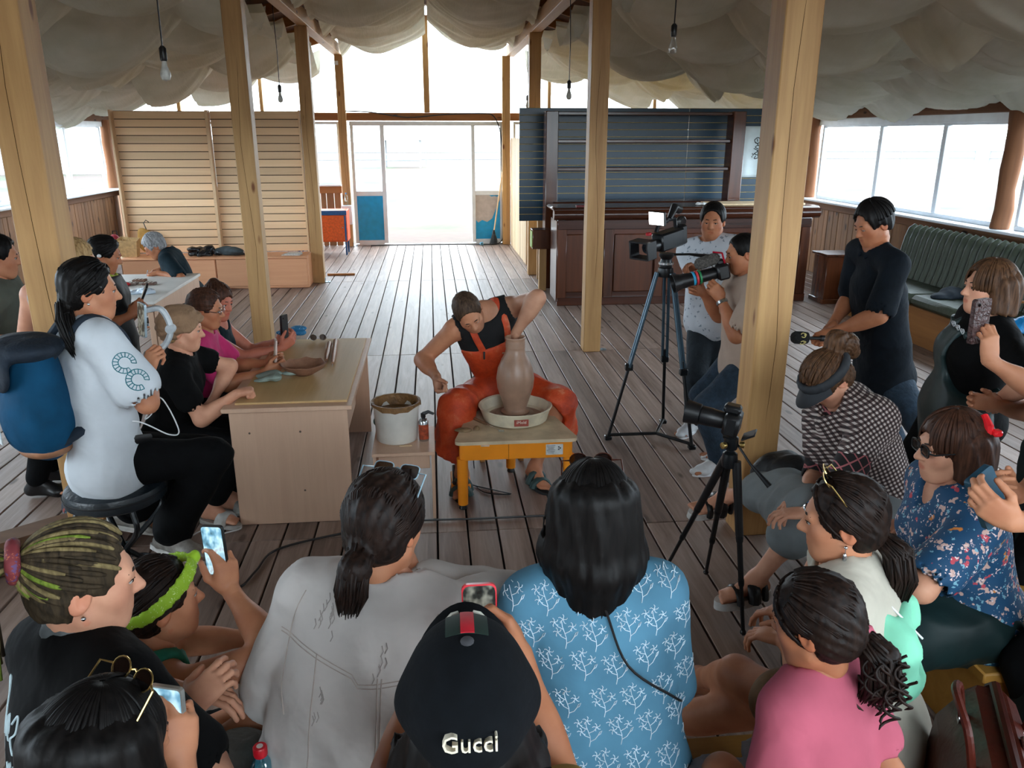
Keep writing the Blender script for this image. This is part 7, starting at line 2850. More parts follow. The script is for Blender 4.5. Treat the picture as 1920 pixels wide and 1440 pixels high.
# slurry in the basin
MB().lathe([(0, .0185), (.158, .0185), (.172, .024), (0, .024)], bc, 32).build('slurry', CLAYC, pw_)
vb = Vector((bx_[0], bx_[1], .477))
va = thing('clay_vase', vb, 'tall freshly thrown clay vase with a ribbed neck on the wheel', 'vase')
prof = [(.085, 0), (.087, .012), (.070, .02), (.068, .035), (.085, .09), (.108, .16), (.115, .22), (.105, .285), (.082, .34), (.063, .375), (.057, .40), (.0575, .41)]
top = vt[2] + .0 - vb.z
zz = .41
k = 0
while zz < top - .03:
  prof += [(.0595, zz + .006), (.0565, zz + .012)]
  zz += .014
prof += [(.060, top - .012), (.0635, top - .004), (.061, top), (.054, top - .002), (.050, top - .03), (.050, top - .10)]
MB().lathe(prof, n=40).build('vase_body', CLAYC, va, angle=70)
# tools lying on the wheel table
for i, (pa, pb, lab, sz) in enumerate((((0.224, 4.573, 0.445), (0.368, 4.347, 0.445), 'trimming tool with a steel loop on the wheel table', .010),)):
  pa, pb = Vector(pa), Vector(pb)
  pa.z = pb.z = .445
  mid = (pa + pb) / 2
  t = thing('trimming_tool', mid, lab, 'tool')
  MB().tube([pa - mid, (pa - mid) * .2 + (pb - mid) * .1], [sz, sz * .8], 8).build('handle', M('clay_handle', S(120, 90, 64), .6), t)
  MB().tube([(pa - mid) * .2 + (pb - mid) * .1, pb - mid], .003, 6).build('shank', STEEL, t)
  MB().box(pb - mid, (.035, .02, .003), .001).build('blade', STEEL, t)
for (c, r, lab) in (((0.146, 4.4, 0.44), (.055, .03, .014), 'flat lump of dark clay on the wheel table corner'), ((0.225, 4.41, 0.44), (.018, .024, .022), 'small upright clay scrap on the wheel table')):
  F = Field(.005, .015)
  F.ell((c[0], c[1], .436), r, None, .01).ell((c[0] + r[0] * .4, c[1] - .008, .438), (r[0] * .5, r[1] * .6, r[2] * 1.1), None, .01)
  F.cut((0, 0, .4352), (0, 0, -1))
  F.disp = folds(.003, 3)
  o = link_mesh('clay_lump', np_mesh('clay_lump', [F.mesh_data()], [M('dark_clay', S(120, 96, 68), .7, (20, .15), .2)], (c[0], c[1], .4352)), None, None, (c[0], c[1], .4352))
  tag(o, lab, 'clay')
# foot pedal
fx, fy, _ = (0.13, 4.467, 0)
t = thing('foot_pedal', (fx, fy + .1, 0), 'orange and black foot pedal under the pottery wheel', 'pedal')
MB().box((0, 0, .035), (.12, .22, .06), .008).build('base', AMB, t)
MB().box((0, -.01, .085), (.10, .20, .02), .005, Matrix.Rotation(R(12), 3, 'X')).build('treadle', BLKPL, t)
o = MB().tube(bez([(fx + .05, fy + .15, .02), (fx + .08, fy + .1, .006), (fx + .3, fy - .05, .006), (fx + .12, fy + .02, .006), (fx + .1, fy + .4, .006), (fx + .1, fy + .5, .3)], 8), .004, 6).build('pedal_cable', BLKPL)
tag(o, 'thin black cable coiling from the foot pedal', 'cable')
# potter's low seat
t = thing('low_stool', (.42, 5.06, 0), 'low wooden stool under the potter', 'stool')
MB().box((0, 0, .37), (.34, .30, .04), .01).build('seat', PINE_X, t)
for sx in (-.13, .13):
  for sy in (-.11, .11):
    MB().box((sx, sy, .175), (.035, .035, .35), .004).build('leg', PINE, t)

# ---- small stool with bucket and spray can
sx0, sx1 = (-0.368, 4.175, 0.42)[0], (-0.021, 4.279, 0.42)[0]
t = thing('side_stool', ((sx0 + sx1) / 2, 4.33, 0), 'pale laminate stool carrying the water bucket', 'stool')
w_ = (sx1 - sx0)
MB().box((0, 0, .41), (w_, .42, .02), .003).build('top', BIRCH, t)
for sx in (-1, 1):
  MB().box((sx * (w_ / 2 - .012), 0, .20), (.018, .36, .40), .002).build('side_panel', BIRCH, t)
MB().box((0, -.12, .345), (w_ - .06, .016, .11), .002).build('apron_board', BIRCH, t)
bx, by, _ = (-0.235, 4.325, 0.42)
t = thing('bucket', (bx, by + .03, .42), 'white plastic bucket smeared with brown clay slip', 'bucket')
BKT = M('bucket_white', S(206, 202, 194), .45, (6, .1), .05)
MB().lathe([(0, 0), (.112, 0), (.118, .006), (.130, .20), (.138, .205), (.140, .225), (.131, .228), (.126, .20), (.112, .01), (0, .01)], n=36).build('shell', BKT, t)
SLIP = M('clay_slip', S(118, 84, 46), .6, (25, .2), .3)
MB().lathe([(0, .165), (.1235, .165), (.125, .168), (0, .168)], n=28).build('slip', SLIP, t)
m = MB()
vs, fs = [], []
for k in range(37):
  a_ = 2 * math.pi * k / 36
  dz = .04 + .015 * math.sin(5 * a_) + .01 * math.sin(11 * a_)
  for (r, z) in ((.1195, .212 - dz), (.1225, .224), (.1295, .2305), (.1415, .2305), (.1425, .216 - .3 * dz * (1 + math.sin(3 * a_)))):
    vs.append((r * math.cos(a_), r * math.sin(a_), z))
for k in range(36):
  for j in range(4):
    fs.append((k * 5 + j, (k + 1) * 5 + j, (k + 1) * 5 + j + 1, k * 5 + j + 1))
m.add(vs, fs)
m.build('clay_smear', SLIP, t)
MB().tube([(.135 * math.cos(a_), .135 * math.sin(a_) * .3 + .0, .205 - .05 * math.sin(a_)) for a_ in np.linspace(.1, 3.04, 10)], .003, 6).build('handle', STEEL, t)
cx, cy, _ = (-0.082, 4.31, 0.42)
t = thing('spray_can', (cx, cy, .42), 'rust-labelled aerosol can with a burner nozzle beside the bucket', 'can')
MB().lathe([(.026, 0), (.028, .004), (.028, .115), (.020, .13), (.012, .134)], n=22).build('can', STEEL, t)
MB().lathe([(.0284, .012), (.0284, .10)], n=22).build('label_band', M('rust_label', S(150, 62, 34), .5, (40, .4)), t)
MB().lathe([(.010, .132), (.014, .14), (.014, .165), (0, .17)], n=14).build('valve', BLKPL, t)
MB().tube([(0, 0, .16), (.03, -.01, .175), (.06, -.02, .165)], [.012, .010, .008], 8).build('nozzle', M('gun_metal', S(70, 72, 74), .4, metal=.6), t)
o = MB().box((0, 0, 0), (.07, .012, .004), .001).build('wooden_stick', LIGHTP, None, (bx + .05, by - .10, .4225))
tag(o, 'short wooden stick lying beside the bucket', 'stick')
gx, gy, _ = (-0.377, 4.571, 0.45)
F = Field(.006, .01)
F.ell((gx + .02, gy + .0, .45), (.03, .035, .03), None, .01)
F.cut((0, 0, .4202), (0, 0, -1))
o = link_mesh('sponge', np_mesh('sponge', [F.mesh_data()], [M('green_sponge', S(30, 90, 84), .9, (60, .2), .4)], (gx, gy, .42)), None, None, (gx, gy, .42))
tag(o, 'dark green sponge tucked behind the bucket', 'sponge')


# ---- slatted display walls
def slat_panel(root, name, x0, x1, z0, z1, n, y, slatm, corem, gap=.010):
  p = MB().box(((x0 + x1) / 2, y + .012, (z0 + z1) / 2), (x1 - x0, .012, z1 - z0)).build(name, corem, root, smooth=False)
  hgt = (z1 - z0) / n
  me = MB().box((0, 0, 0), (x1 - x0, .014, hgt - gap), .002).mesh('slat', False)
  me.materials.append(slatm)
  for k in range(n):
    link_mesh('slat', me, None, p, ((x0 + x1) / 2, y, z0 + hgt * (k + .5)))
  return p


SLATW = wood('birch_slat', S(216, 178, 138), S(234, 200, 160), 'x', .5, .5, .3, bump=0)
t = thing('slatted_wall', (-3.1, 12.0, .45), 'pale birch slatted display wall above the low beech cabinets', 'display wall')
slat_panel(t, 'slat_panel', -1.22, .02, .01, 1.96, 18, .05, SLATW, M('groove', S(50, 32, 20), .9))
slat_panel(t, 'slat_panel', .07, 1.28, .01, 1.96, 18, .05, SLATW, M('groove', S(50, 32, 20), .9))
for x in (-1.235, .045, 1.295):
  MB().box((x, 0, .98), (.028 if x != .045 else .04, .12 if x < 1 else .09, 1.98), .003).build('upright', SLATW, t)

# low beech cabinets
cx0, cx1 = (-4.3, 11.5, 0.35)[0], -1.77
n = 4
w_ = (cx1 - cx0) / n
for k in range(n):
  x = cx0 + w_ * (k + .5)
  labs = ['low beech cabinet beneath the hanging yellow bag', 'low beech cabinet behind the grey-haired craftsman', 'low beech cabinet beneath the dark folded jacket', 'low beech cabinet at the pine post end with papers on top']
  t = thing('low_cabinet', (x, 11.75, 0), labs[k], 'cabinet', 'low beech cabinets along the slatted wall')
  MB().box((0, .01, .225), (w_ - .004, .46, .42), .003).build('body', LAM, t)
  MB().box((0, .0, .445), (w_ - .002, .52, .022), .003).build('top', LAM, t)
  MB().box((0, .02, .012), (w_ - .02, .42, .024), .002).build('plinth', LAM, t)
  dd = MB().box((0, -.23, .235), (w_ - .02, .018, .38), .003).build('door', LAM, t)
  hx = (w_ / 2 - .08) * (1 if k % 2 == 0 else -1)
  MB().tube([(hx, -.24, .30), (hx, -.262, .29), (hx, -.262, .22), (hx, -.24, .21)], .005, 6).build('handle', STEEL, dd)


def heap(name, label, cat, c, n, spread, size, mat, seed, zc, amp=.008, vox=.01):
  F = Field(vox, .03)
  rr = random.Random(seed)
  for i in range(n):
    F.ell((c[0] + rr.uniform(-1, 1) * spread[0], c[1] + rr.uniform(-1, 1) * spread[1], zc + rr.random() * spread[2]), (size[0] * rr.uniform(.7, 1.2), size[1] * rr.uniform(.7, 1.2), size[2] * rr.uniform(.7, 1.2)), None, .03)
  F.cut((0, 0, zc + .0005), (0, 0, -1))
  F.disp = folds(amp, seed)
  o = link_mesh(name, np_mesh(name, [F.mesh_data()], [mat], (c[0], c[1], zc)), None, None, (c[0], c[1], zc))
  return tag(o, label, cat)


BAGP = M('black_bin_bag', S(16, 18, 22), .22, (14, .2), .6, bscale=26)
heap('plastic_bag', 'glossy black plastic bag heaped on the beech cabinets', 'bag', (-3.206, 11.7, 0.529), 9, (.18, .06, .10), (.08, .07, .06), BAGP, 5, .457, .014)
heap('jacket', 'dark grey folded jacket on the beech cabinets', 'jacket', (-2.863, 11.7, 0.509), 8, (.16, .06, .08), (.10, .08, .05), M('charcoal_cloth', S(50, 60, 64), .85), 6, .457)
pp_ = (-2.004, 11.7, 0.474)
for k in range(3):
  o = MB().box((0, 0, 0), (.26 - .03 * k, .18, .008), .002).build('paper_stack', M('newsprint', S(206, 206, 202), .8, (60, .15)), None, (pp_[0] + .02 * k, 11.68, .4615 + .0095 * k))
  o.rotation_euler = (0, 0, R(8 * k - 6))
  tag(o, ['bottom paper of the little pile on the beech cabinet', 'middle paper of the little pile on the beech cabinet', 'top paper of the little pile on the beech cabinet'][k], 'paper', 'papers on the beech cabinet')
# hanger bag, tote and red backpack left of the craftsman
c = Vector((-4.043, 11.9, 0.739))
t = thing('hanging_bag', (c.x, 11.93, c.z), 'yellow and blue cloth bag hung from the slatted wall', 'bag')
F = Field(.01, .03)
F.ell((c.x, 11.93, c.z - .10), (.16, .03, .16), None, .03).ell((c.x - .06, 11.925, c.z + .02), (.07, .03, .07), None, .03)
F.disp = folds(.006, 4)
link_mesh('pouch', np_mesh('pouch', [F.mesh_data()], [M('mustard_cloth', S(176, 132, 62), .8, (8, .2))], (c.x, 11.93, c.z)), None, t)
MB().tube([(.0, 0, .05), (-.03, 0, .16), (.0, .01, .2), (.04, .01, .17)], .006, 6).build('strap', BLKPL, t)
c = Vector((-4.23, 11.7, 0.58))
t = thing('paper_tote', (c.x, 11.72, .457), 'open kraft paper tote standing on the beech cabinet', 'bag')
KR = M('kraft', S(186, 152, 104), .8)
m = MB()
m.add([(-.10, -.06, 0), (.10, -.06, 0), (.10, .06, 0), (-.10, .06, 0), (-.15, -.10, .24), (.13, -.09, .22), (.12, .09, .25), (-.14, .09, .27),
   (-.095, -.055, .004), (.095, -.055, .004), (.095, .055, .004), (-.095, .055, .004), (-.145, -.095, .24), (.125, -.085, .22), (.115, .085, .25), (-.135, .085, .27)],
   [(3, 2, 1, 0), (0, 1, 5, 4), (1, 2, 6, 5), (2, 3, 7, 6), (3, 0, 4, 7), (8, 9, 10, 11), (12, 13, 9, 8), (13, 14, 10, 9), (14, 15, 11, 10), (15, 12, 8, 11), (4, 5, 13, 12), (5, 6, 14, 13), (6, 7, 15, 14), (7, 4, 12, 15)])
m.build('sides', KR, t, smooth=False)
MB().tube([(-.06, -.08, .22), (-.04, -.085, .30), (.02, -.085, .30), (.05, -.08, .22)], .005, 6).build('handle', KR, t)
t = thing('red_rucksack', (-4.905, 13, 0.372), 'small crimson rucksack standing by the left wall', 'rucksack')
t.location.z = 0
F = Field(.012, .04)
rz_ = (-4.895, 13, 0.438)
F.ell((rz_[0], 13.0, rz_[2]), (.11, .08, .19), None, .03).ell((rz_[0], 12.93, rz_[2] - .06), (.09, .05, .10), None, .03)
link_mesh('pack', np_mesh('pack', [F.mesh_data()], [M('crimson_cloth', S(140, 24, 40), .7)], (rz_[0], 13.0, 0)), None, t)
MB().tube([(-.03, .04, rz_[2] + .17), (-.03, .05, rz_[2] + .23), (.03, .05, rz_[2] + .23), (.03, .04, rz_[2] + .17)], .01, 6).build('handle', BLKPL, t)
o = thing('wall_shelf', (rz_[0] - .1, 13.05, rz_[2] - .24), 'slatted low rack holding the crimson rucksack', 'rack')
for k in range(6):
  MB().box((.0, -.42 + .14 * k, .03), (.7, .1, .03), .004).build('slat', LIGHTP, o)
for sx in (-.3, .3):
  for sy in (-.4, .28):
    MB().box((sx, sy, (.0 - (rz_[2] - .24)) / 2 + .006), (.05, .05, rz_[2] - .24 + .012), .004).build('leg', OLDW, o)

# ---- craft table in the back with its clutter
tz = .70
ct = thing('craft_table', (-2.95, 8.55, 0), 'white-topped craft table in front of the grey-haired man', 'table')
cxa, cya = (-2.508, 7.297, 0.7)[:2]
ct.location = (cxa - .42, cya + .62, 0)
MB().box((0, 0, tz - .015), (.95, 1.5, .03), .004).build('table_top', M('white_top', S(214, 212, 208), .45, (6, .05)), ct)
for sx in (-.42, .42):
  for sy in (-.68, .68):
    MB().box((sx, sy, (tz - .03) / 2), (.05, .05, tz - .03), .004).build('leg', BIRCH, ct)
MB().box((.46, 0, .42), (.018, 1.4, .5), .002).build('side_panel', BIRCH, ct)


heap('red_cloth', 'crumpled red cloth on the craft table', 'cloth', (-3.039, 7.987, 0.72), 7, (.07, .04, .02), (.05, .05, .025), M('red_cloth', S(200, 36, 40), .8), 8, tz + .0005, .006, .008)
heap('plastic_wrap', 'pale blue crumpled plastic wrap on the craft table', 'wrap', (-2.71, 7.594, 0.72), 9, (.10, .06, .03), (.07, .06, .03), M('pale_film', S(186, 200, 214), .25, (10, .1), .4, bscale=30), 9, tz + .0005, .010, .008)
for k, (c, lab, col) in enumerate((((-2.916, 8.214, 0.72), 'small brown tile with pale dots on the craft table', S(104, 70, 52)), ((-2.76, 8.018, 0.72), 'small dark brown tile in front of the craftsman', S(86, 58, 46)), ((-2.937, 8.036, 0.72), 'grey clay disc on the craft table', S(120, 104, 96)))):
  t = thing('craft_tile', (c[0], c[1], tz), lab, 'tile')
  MB().box((0, 0, .012), (.12, .09, .022), .004).build('slab', M('tile_%d' % k, col, .6), t)
  for i in range(3):
    for j in range(2):
      MB().ell((-.035 + .035 * i, -.02 + .04 * j, .024), (.008, .008, .003), 8).build('dot', M('pale_dot', S(220, 214, 204), .6), t)
hx = (-2.941, 8.55, 0.729)
o = MB().tube([(0, 0, .03), (-.03, 0, -.06)], [.006, .002], 8).build('carving_tool', STEEL, None, hx)
tag(o, 'thin steel carving tool in the craftsman\'s hand', 'tool')
heap('paper_wad', 'white crumpled paper on the floor by the beech cabinets', 'paper', (-2.884, 11.369, 0.05), 6, (.08, .05, .03), (.07, .06, .05), M('white_paper', S(214, 214, 214), .8), 12, .0005, .012)

# ---- orange cabinet with blue trim, electric box and bottle near the doorway
ox = (-2.004, 15.41, 0)
t = thing('orange_cabinet', (-1.98, 15.0, 0), 'orange steel cabinet with blue trim near the doorway', 'cabinet')
ORG = M('orange_steel', S(226, 92, 24), .4)
BLU = M('blue_trim', S(24, 84, 140), .4)
MB().box((0, 0, .52), (.92, .5, .55), .01).build('body', ORG, t)
MB().box((0, -.26, .76), (.92, .02, .08), .004).build('top_band', BLU, t)
for sx in (-.23, .23):
  d_ = MB().box((sx, -.262, .49), (.42, .02, .44), .005).build('door', ORG, t)
  MB().box((sx + .2, -.275, .49), (.03, .012, .44), .003).build('edge', BLU, d_)
  MB().lathe([(.012, 0), (.012, .02), (0, .024)], (sx + .15, -.272, .5), 10, (0, -1, 0)).build('knob', STEEL, d_)
for sx in (-.42, .42):
  for sy in (-.2, .2):
    MB().box((sx, sy, .125), (.03, .03, .25), .003).build('leg', BLU, t)
t = thing('electric_box', (-1.62, EW - .30, .62), 'white electric meter box fixed low on the doorway post', 'box')
MB().box((0, 0, 0), (.20, .12, .36), .01).build('case', PVC, t)
MB().box((.0, -.063, .06), (.07, .006, .03), .002).build('breaker', M('brown_plastic', S(110, 60, 50), .5), t)
t = thing('water_bottle', (-1.62, EW - .30, .801), 'clear plastic water bottle on top of the electric box', 'bottle')
MB().lathe([(.0, 0), (.035, 0), (.036, .02), (.036, .15), (.015, .20), (.014, .215)], n=16).build('bottle', glass('pet_clear', (.86, .94, .98, 1), .15), t)
MB().lathe([(.016, .212), (.016, .235), (0, .236)], n=14).build('cap', M('blue_cap', S(60, 140, 200), .4), t)
# broom leaning beside the doorway
p0, p1 = Vector((1.217, 15.95, 0.072)), Vector((1.433, 16.05, 1.624))
p0.z = .02
t = thing('broom', p0, 'broom with a wooden handle leaning beside the doorway', 'broom')
MB().tube([(0, 0, .22), p1 - p0], .013, 8).build('handle', LIGHTP, t)
MB().tube([(0, 0, .20), (0, 0, .27)], [.035, .018], 10).build('binding', BLKPL, t)
m = MB()
for q in range(46):
  a_ = 2 * math.pi * q / 46 * 3
  r_ = .02 + .08 * (q / 46)
  m.tube([(.02 * math.cos(a_), .015 * math.sin(a_), .22), (r_ * math.cos(a_), r_ * .5 * math.sin(a_), 0)], [.006, .004], 4)
tag(m.build('bristles', M('grey_bristle', S(70, 78, 84), .8), t), kind='stuff')
# cable strung along the end wall and down the partition, plug on the floor
o = MB().tube(bez([(-1.6, EW - .19, 2.52), (-1.1, EW - .08, 2.50), (-.4, EW - .07, 2.41), (.3, EW - .07, 2.46), (1.0, EW - .07, 2.48), (1.25, EW - .07, 2.42), (1.38, EW - .09, 2.05), (1.40, EW - .12, 1.4), (1.42, EW - .12, .4), (1.35, EW - .2, .05), (1.0, EW - .3, .02), (.5, EW - .25, .02), (-.3, EW - .22, .02), (-1.2, EW - .25, .02)], 6), .011, 6).build('black_cable', BLKPL)
tag(o, 'black cable sagging along the rail over the doorway and down to the floor', 'cable')
m = MB()
m.lathe([(.03, 0), (.035, .02), (.03, .06), (.015, .07)], (0, 0, .03), 12, (-1, 0, 0))
o = m.build('plug', M('blue_plug', S(90, 150, 180), .4), None, (1.0, EW - .3, .005))
tag(o, 'pale blue plug on the cable by the broom', 'plug')
o = MB().box((0, 0, .015), (.42, .05, .03), .004).build('wood_offcut', PINE_X, None, (-1.434, 12.587, 0))
tag(o, 'short timber offcut on the floor behind the doorway posts', 'offcut')

# ---- green slatted wall, back bar and dark counter
GRS = M('green_slat', S(18, 52, 72), .32, (3, .06))
t = thing('green_slatted_wall', (3.2, 11.8, .88), 'tall dark green slatted wall with yellow grooves behind the bar', 'display wall')
slat_panel(t, 'slat_panel', -1.92, .55, 0, 1.58, 16, .05, GRS, M('yellow_groove', S(206, 172, 96), .6), .008)
slat_panel(t, 'slat_panel', .555, 2.0, 0, 1.58, 16, .05, GRS, M('yellow_groove', S(206, 172, 96), .6), .008)
for x in (-1.6, 0, 1.7):
  MB().box((x, .12, .35), (.08, .08, 2.45), .004).build('support_post', PINE, t)
bb = thing('back_bar', (3.0, 11.3, 0), 'dark varnished back bar shelf frame in front of the green slats', 'shelf')
for x0, x1 in ((1.57, 1.74), (4.17, 4.35)):
  MB().box(((x0 + x1) / 2 - 3.0, 0, 1.2), (x1 - x0, .26, 2.40), .008).build('upright', DARKV, bb)
for z in (2.37, 2.01, 1.64):
  MB().box((-.045, .02, z), (2.43, .20, .045), .008).build('shelf', DARKW, bb)
MB().box((-.0, -.05, 1.18), (2.66, .42, .07), .02).build('ledge', DARKW, bb)
MB().box((-.0, .0, .57), (2.6, .24, 1.14), .01).build('plinth', DARKW, bb)
t = thing('calligraphy_banner', (4.712, 11.78, 1.853), 'white cloth banner with black brush lettering taped to the green slats', 'banner')
bc_ = Vector(t.location)
BAN = M('banner_cloth', S(214, 226, 228), .8, (6, .05))
MB().grid(lambda u, v: (-.15 + .34 * u + (-.03 + .03 * v), -.012 * math.sin(u * 7) - .006 * math.sin(v * 9), -.36 + .72 * v), 12, 16, .002).build('cloth', BAN, t, angle=180)
INK = M('brush_ink', S(24, 26, 28), .7)
m = MB()
strokes = [[(-.02, .20), (.03, .24), (.07, .20), (.05, .15), (.0, .15), (-.02, .20)], [(.02, .22), (.03, .17)], [(.0, .16), (.04, .12), (.0, .08), (.05, .05)], [(.03, .12), (.06, .10)],
     [(-.02, .06), (.04, .02), (.0, -.03), (.05, -.05)], [(.045, .04), (.055, -.10)], [(.0, -.02), (-.03, -.06)], [(-.035, -.02), (-.03, -.04)], [(-.04, -.07), (-.035, -.09)], [(.02, -.06), (.0, -.11), (.05, -.10)]]
for s_ in strokes:
  pts = [Vector((a_ + .03, -.028, b_ * .85)) for a_, b_ in s_]
  m.tube(bez(pts, 4) if len(pts) > 2 else pts, .007, 6, True, ((0, 1, 0), .3))
m.build('brush_lettering', INK, t)
MB().box((-.17, -.004, .37), (.06, .004, .05), .001, Matrix.Rotation(R(30), 3, 'Y')).build('tape', M('green_tape', S(120, 170, 130), .5), t)

ctx0, ctx1, cy0 = 1.56, 4.86, 9.95
t = thing('bar_counter', (3.2, 10.3, 0), 'long dark varnished panelled bar counter with a glossy rounded top', 'counter')
X0, X1, Y0 = ctx0 - 3.2, ctx1 - 3.2, cy0 - 10.3
MB().box(((X0 + X1) / 2, Y0 + .30, .56), (X1 - X0 - .06, .50, 1.04), .006).build('body', DARKW, t)
MB().box(((X0 + X1) / 2, Y0 + .27, 1.21), (X1 - X0 + .12, .66, .05), .02).build('worktop', DARKW, t)
MB().tube([(X0 - .06, Y0 - .03, 1.15), (X1 + .06, Y0 - .03, 1.15)], .065, 14).build('rounded_edge', DARKW, t)
MB().box(((X0 + X1) / 2, Y0 + .02, .05), (X1 - X0, .06, .10), .006).build('skirting', DARKW, t)
MB().box(((X0 + X1) / 2, Y0 + .03, 1.02), (X1 - X0, .05, .12), .006).build('frieze', DARKW, t)
for k in range(6):
  x = X0 + (X1 - X0) * k / 5
  MB().box((min(max(x, X0 + .06), X1 - .06), Y0 + .035, .53), (.12, .045, .88), .006).build('stile', DARKV, t)
for k in range(5):
  x = X0 + (X1 - X0) * (k + .5) / 5
  MB().box((x, Y0 + .050, .53), ((X1 - X0) / 5 - .14, .03, .74), .012).build('panel', DARKV, t)
MB().box((X0 - .001, Y0 + .27, .56), (.02, .5, 1.02), .004).build('end_cheek', DARKV, t)
t = thing('side_box', (1.50, 11.0, 0), 'small dark boxed shelf on a pine leg beside the bar counter', 'shelf')
MB().box((0, 0, .73), (.28, .28, .26), .006).build('case', DARKV, t)
MB().box((-.145, -.02, .73), (.012, .2, .22), .002).build('opening', M('inner_green', S(150, 176, 90), .6), t)
MB().box((.02, .04, .30), (.10, .10, .60), .004).build('leg', PINE, t)
o = MB().box((0, 0, .012), (1.25, .40, .022), .004).build('loose_board', LIGHTP, None, (4.15, 10.22, 1.2355))
tag(o, 'pale loose board lying on the bar counter', 'board')
heap('napkin', 'crumpled white napkin on the bar counter', 'napkin', (3.45, 10.12, 1.24), 5, (.06, .04, .02), (.05, .05, .02), M('white_paper', S(214, 214, 214), .8), 14, 1.2355, .008, .008)
o = MB().box((0, 0, .008), (.12, .08, .016), .003).build('matchbox', M('red_box', S(110, 30, 34), .5), None, (1.86, 10.05, 1.236))
tag(o, 'small dark red box on the bar counter end', 'box')

# ---- sofa bench along the right wall, pedestal
GRN = M('green_leather', S(62, 70, 58), .5, (6, .12), .25, bscale=16)
t = thing('banquette', (5.35, 7.2, 0), 'long green leather banquette with a channel-tufted back and wooden base', 'sofa')
L0, L1 = -3.2, 1.95
SOFW = wood('sofa_base_wood', S(110, 70, 34), S(160, 108, 58), 'y', .6, .5, .5)
MB().box((-.05, (L0 + L1) / 2, .19), (.62, L1 - L0, .38), .008).build('base', SOFW, t)
MB().box((.08, (L0 + L1) / 2, .66), (.0 + .50, .0 + .02, .02)).build('rail', SOFW, t)
k = 0
y = L0
while y < L1 - .05:
  seg = min(1.28, L1 - y)
  MB().box((-.04, y + seg / 2, .435), (.64, seg - .01, .11), .035).build('seat_cushion', GRN, t)
  y += seg
y = L0
while y < L1 - .02:
  m = MB()
  m.tube([(.22, 0, .48), (.27, 0, .62), (.33, 0, .92), (.36, 0, 1.02), (.40, 0, 1.06)], [.052, .058, .060, .055, .04], 12)
  m.build('back_channel', GRN, t, (0, y + .055, 0))
  y += .112
t = thing('wooden_pedestal', (5.22, 9.9, 0), 'dark wooden pedestal box at the end of the banquette', 'pedestal')
MB().box((0, 0, .31), (.42, .36, .60), .006).build('body', DARKV, t)
MB().box((0, 0, .625), (.48, .42, .03), .006).build('top', DARKV, t)
MB().box((0, 0, .03), (.46, .40, .06), .006).build('plinth', DARKV, t)
heap('dark_jacket', 'dark jacket dropped on the banquette seat', 'jacket', (5.3, 7.698, 0.551), 7, (.10, .12, .05), (.10, .10, .05), M('navy_cloth', S(22, 34, 46), .8), 15, .4905)
heap('blue_plastic_bag', 'bright blue plastic bag on the banquette behind the bobbed woman', 'bag', (4.95, 6.143, 0.506), 7, (.08, .12, .10), (.10, .10, .07), M('blue_film', S(24, 120, 180), .35, (10, .15), .4), 16, .4905, .012)


# ---- pendant bulbs
def bulb(x, y, z, ztop, label, clear=False):
  t = thing('pendant_bulb', (x, y, z), label, 'lamp', 'bare pendant bulbs')
  MB().tube([(0, 0, .10), (.006, 0, (ztop - z) * .4), (-.004, 0, (ztop - z) * .75), (0, 0, ztop - z)], .005, 6).build('cord', BLKPL, t)
  MB().lathe([(.010, .10), (.022, .085), (.022, .02), (.018, .01)], n=14).build('socket', BLKPL, t)
  MB().lathe([(.014, .01), (.018, -.02), (.030, -.055), (.032, -.075), (.024, -.10), (0, -.11)], n=18).build('bulb', glass('bulb_clear', (.9, .92, .92, 1), .2) if clear else M('frosted_bulb', S(200, 204, 200), .3), t)


for (q, cl, lab) in (((-1.654, 5.6, 2.531), False, 'bare bulb hanging over the woman with the teal backpack'), ((-1.805, 10.6, 2.58), False, 'bare bulb hanging before the birch slatted wall'), ((1.574, 9.4, 2.579), False, 'bare bulb hanging in front of the green slatted wall'), ((1.808, 6.2, 2.774), True, 'clear glass bulb hanging over the video tripod'), ((1.67, 14.2, 2.634), False, 'bare bulb hanging beyond the pale plank partition')):
  bulb(q[0], q[1], q[2], roof_z(q[0]) - .02, lab, cl)

# ---- video camera on its tripod
BM = M('tripod_black', S(20, 22, 25), .35, (10, .08), metal=.3)
TB = M('tripod_blue_grey', S(62, 84, 98), .35, (10, .08), metal=.4)
hd_ = Vector((1.575, 5.28, 1.223))
tp = thing('video_tripod', (hd_.x, hd_.y, 0), 'tall broadcast video tripod with blue-grey legs and floor spreader', 'tripod')
feet = [Vector((1.215, 5.258, 0.02)), Vector((1.757, 5.019, 0.02)), Vector((1.702, 5.547, 0.02))]
hz = hd_.z
MB().lathe([(.05, -.03), (.055, 0), (.05, .03), (.03, .04)], (0, 0, hz - .02), 18).build('bowl', BM, tp)
for f_ in feet:
  f_ = f_ - Vector((hd_.x, hd_.y, 0))
  tdir = Vector((f_.x, f_.y, 0)).normalized()
  top_ = tdir * .06 + Vector((0, 0, hz - .02))
  kn = top_.lerp(f_, .56)
  sd = tdir.cross(Vector((0, 0, 1))) * .016
  l_ = MB().tube([top_ + sd, kn + sd], .011, 8).tube([top_ - sd, kn - sd], .011, 8).build('leg', TB, tp)
  MB().box(kn, (.055, .04, .05), .006).build('clamp', BM, l_)
  MB().tube([top_.lerp(f_, .5), f_], .012, 8).build('lower_leg', BM, l_)
  MB().box(f_, (.05, .05, .03), .006).build('foot', BM, l_)
  MB().tube([f_ + Vector((0, 0, .02)), Vector((.0, 0, .03))], .012, 6).build('spreader_arm', BM, tp)
MB().lathe([(.04, .0), (.045, .03), (.035, .06), (.05, .08), (.05, .10)], (0, 0, hz + .01), 18).build('fluid_head', BM, tp)
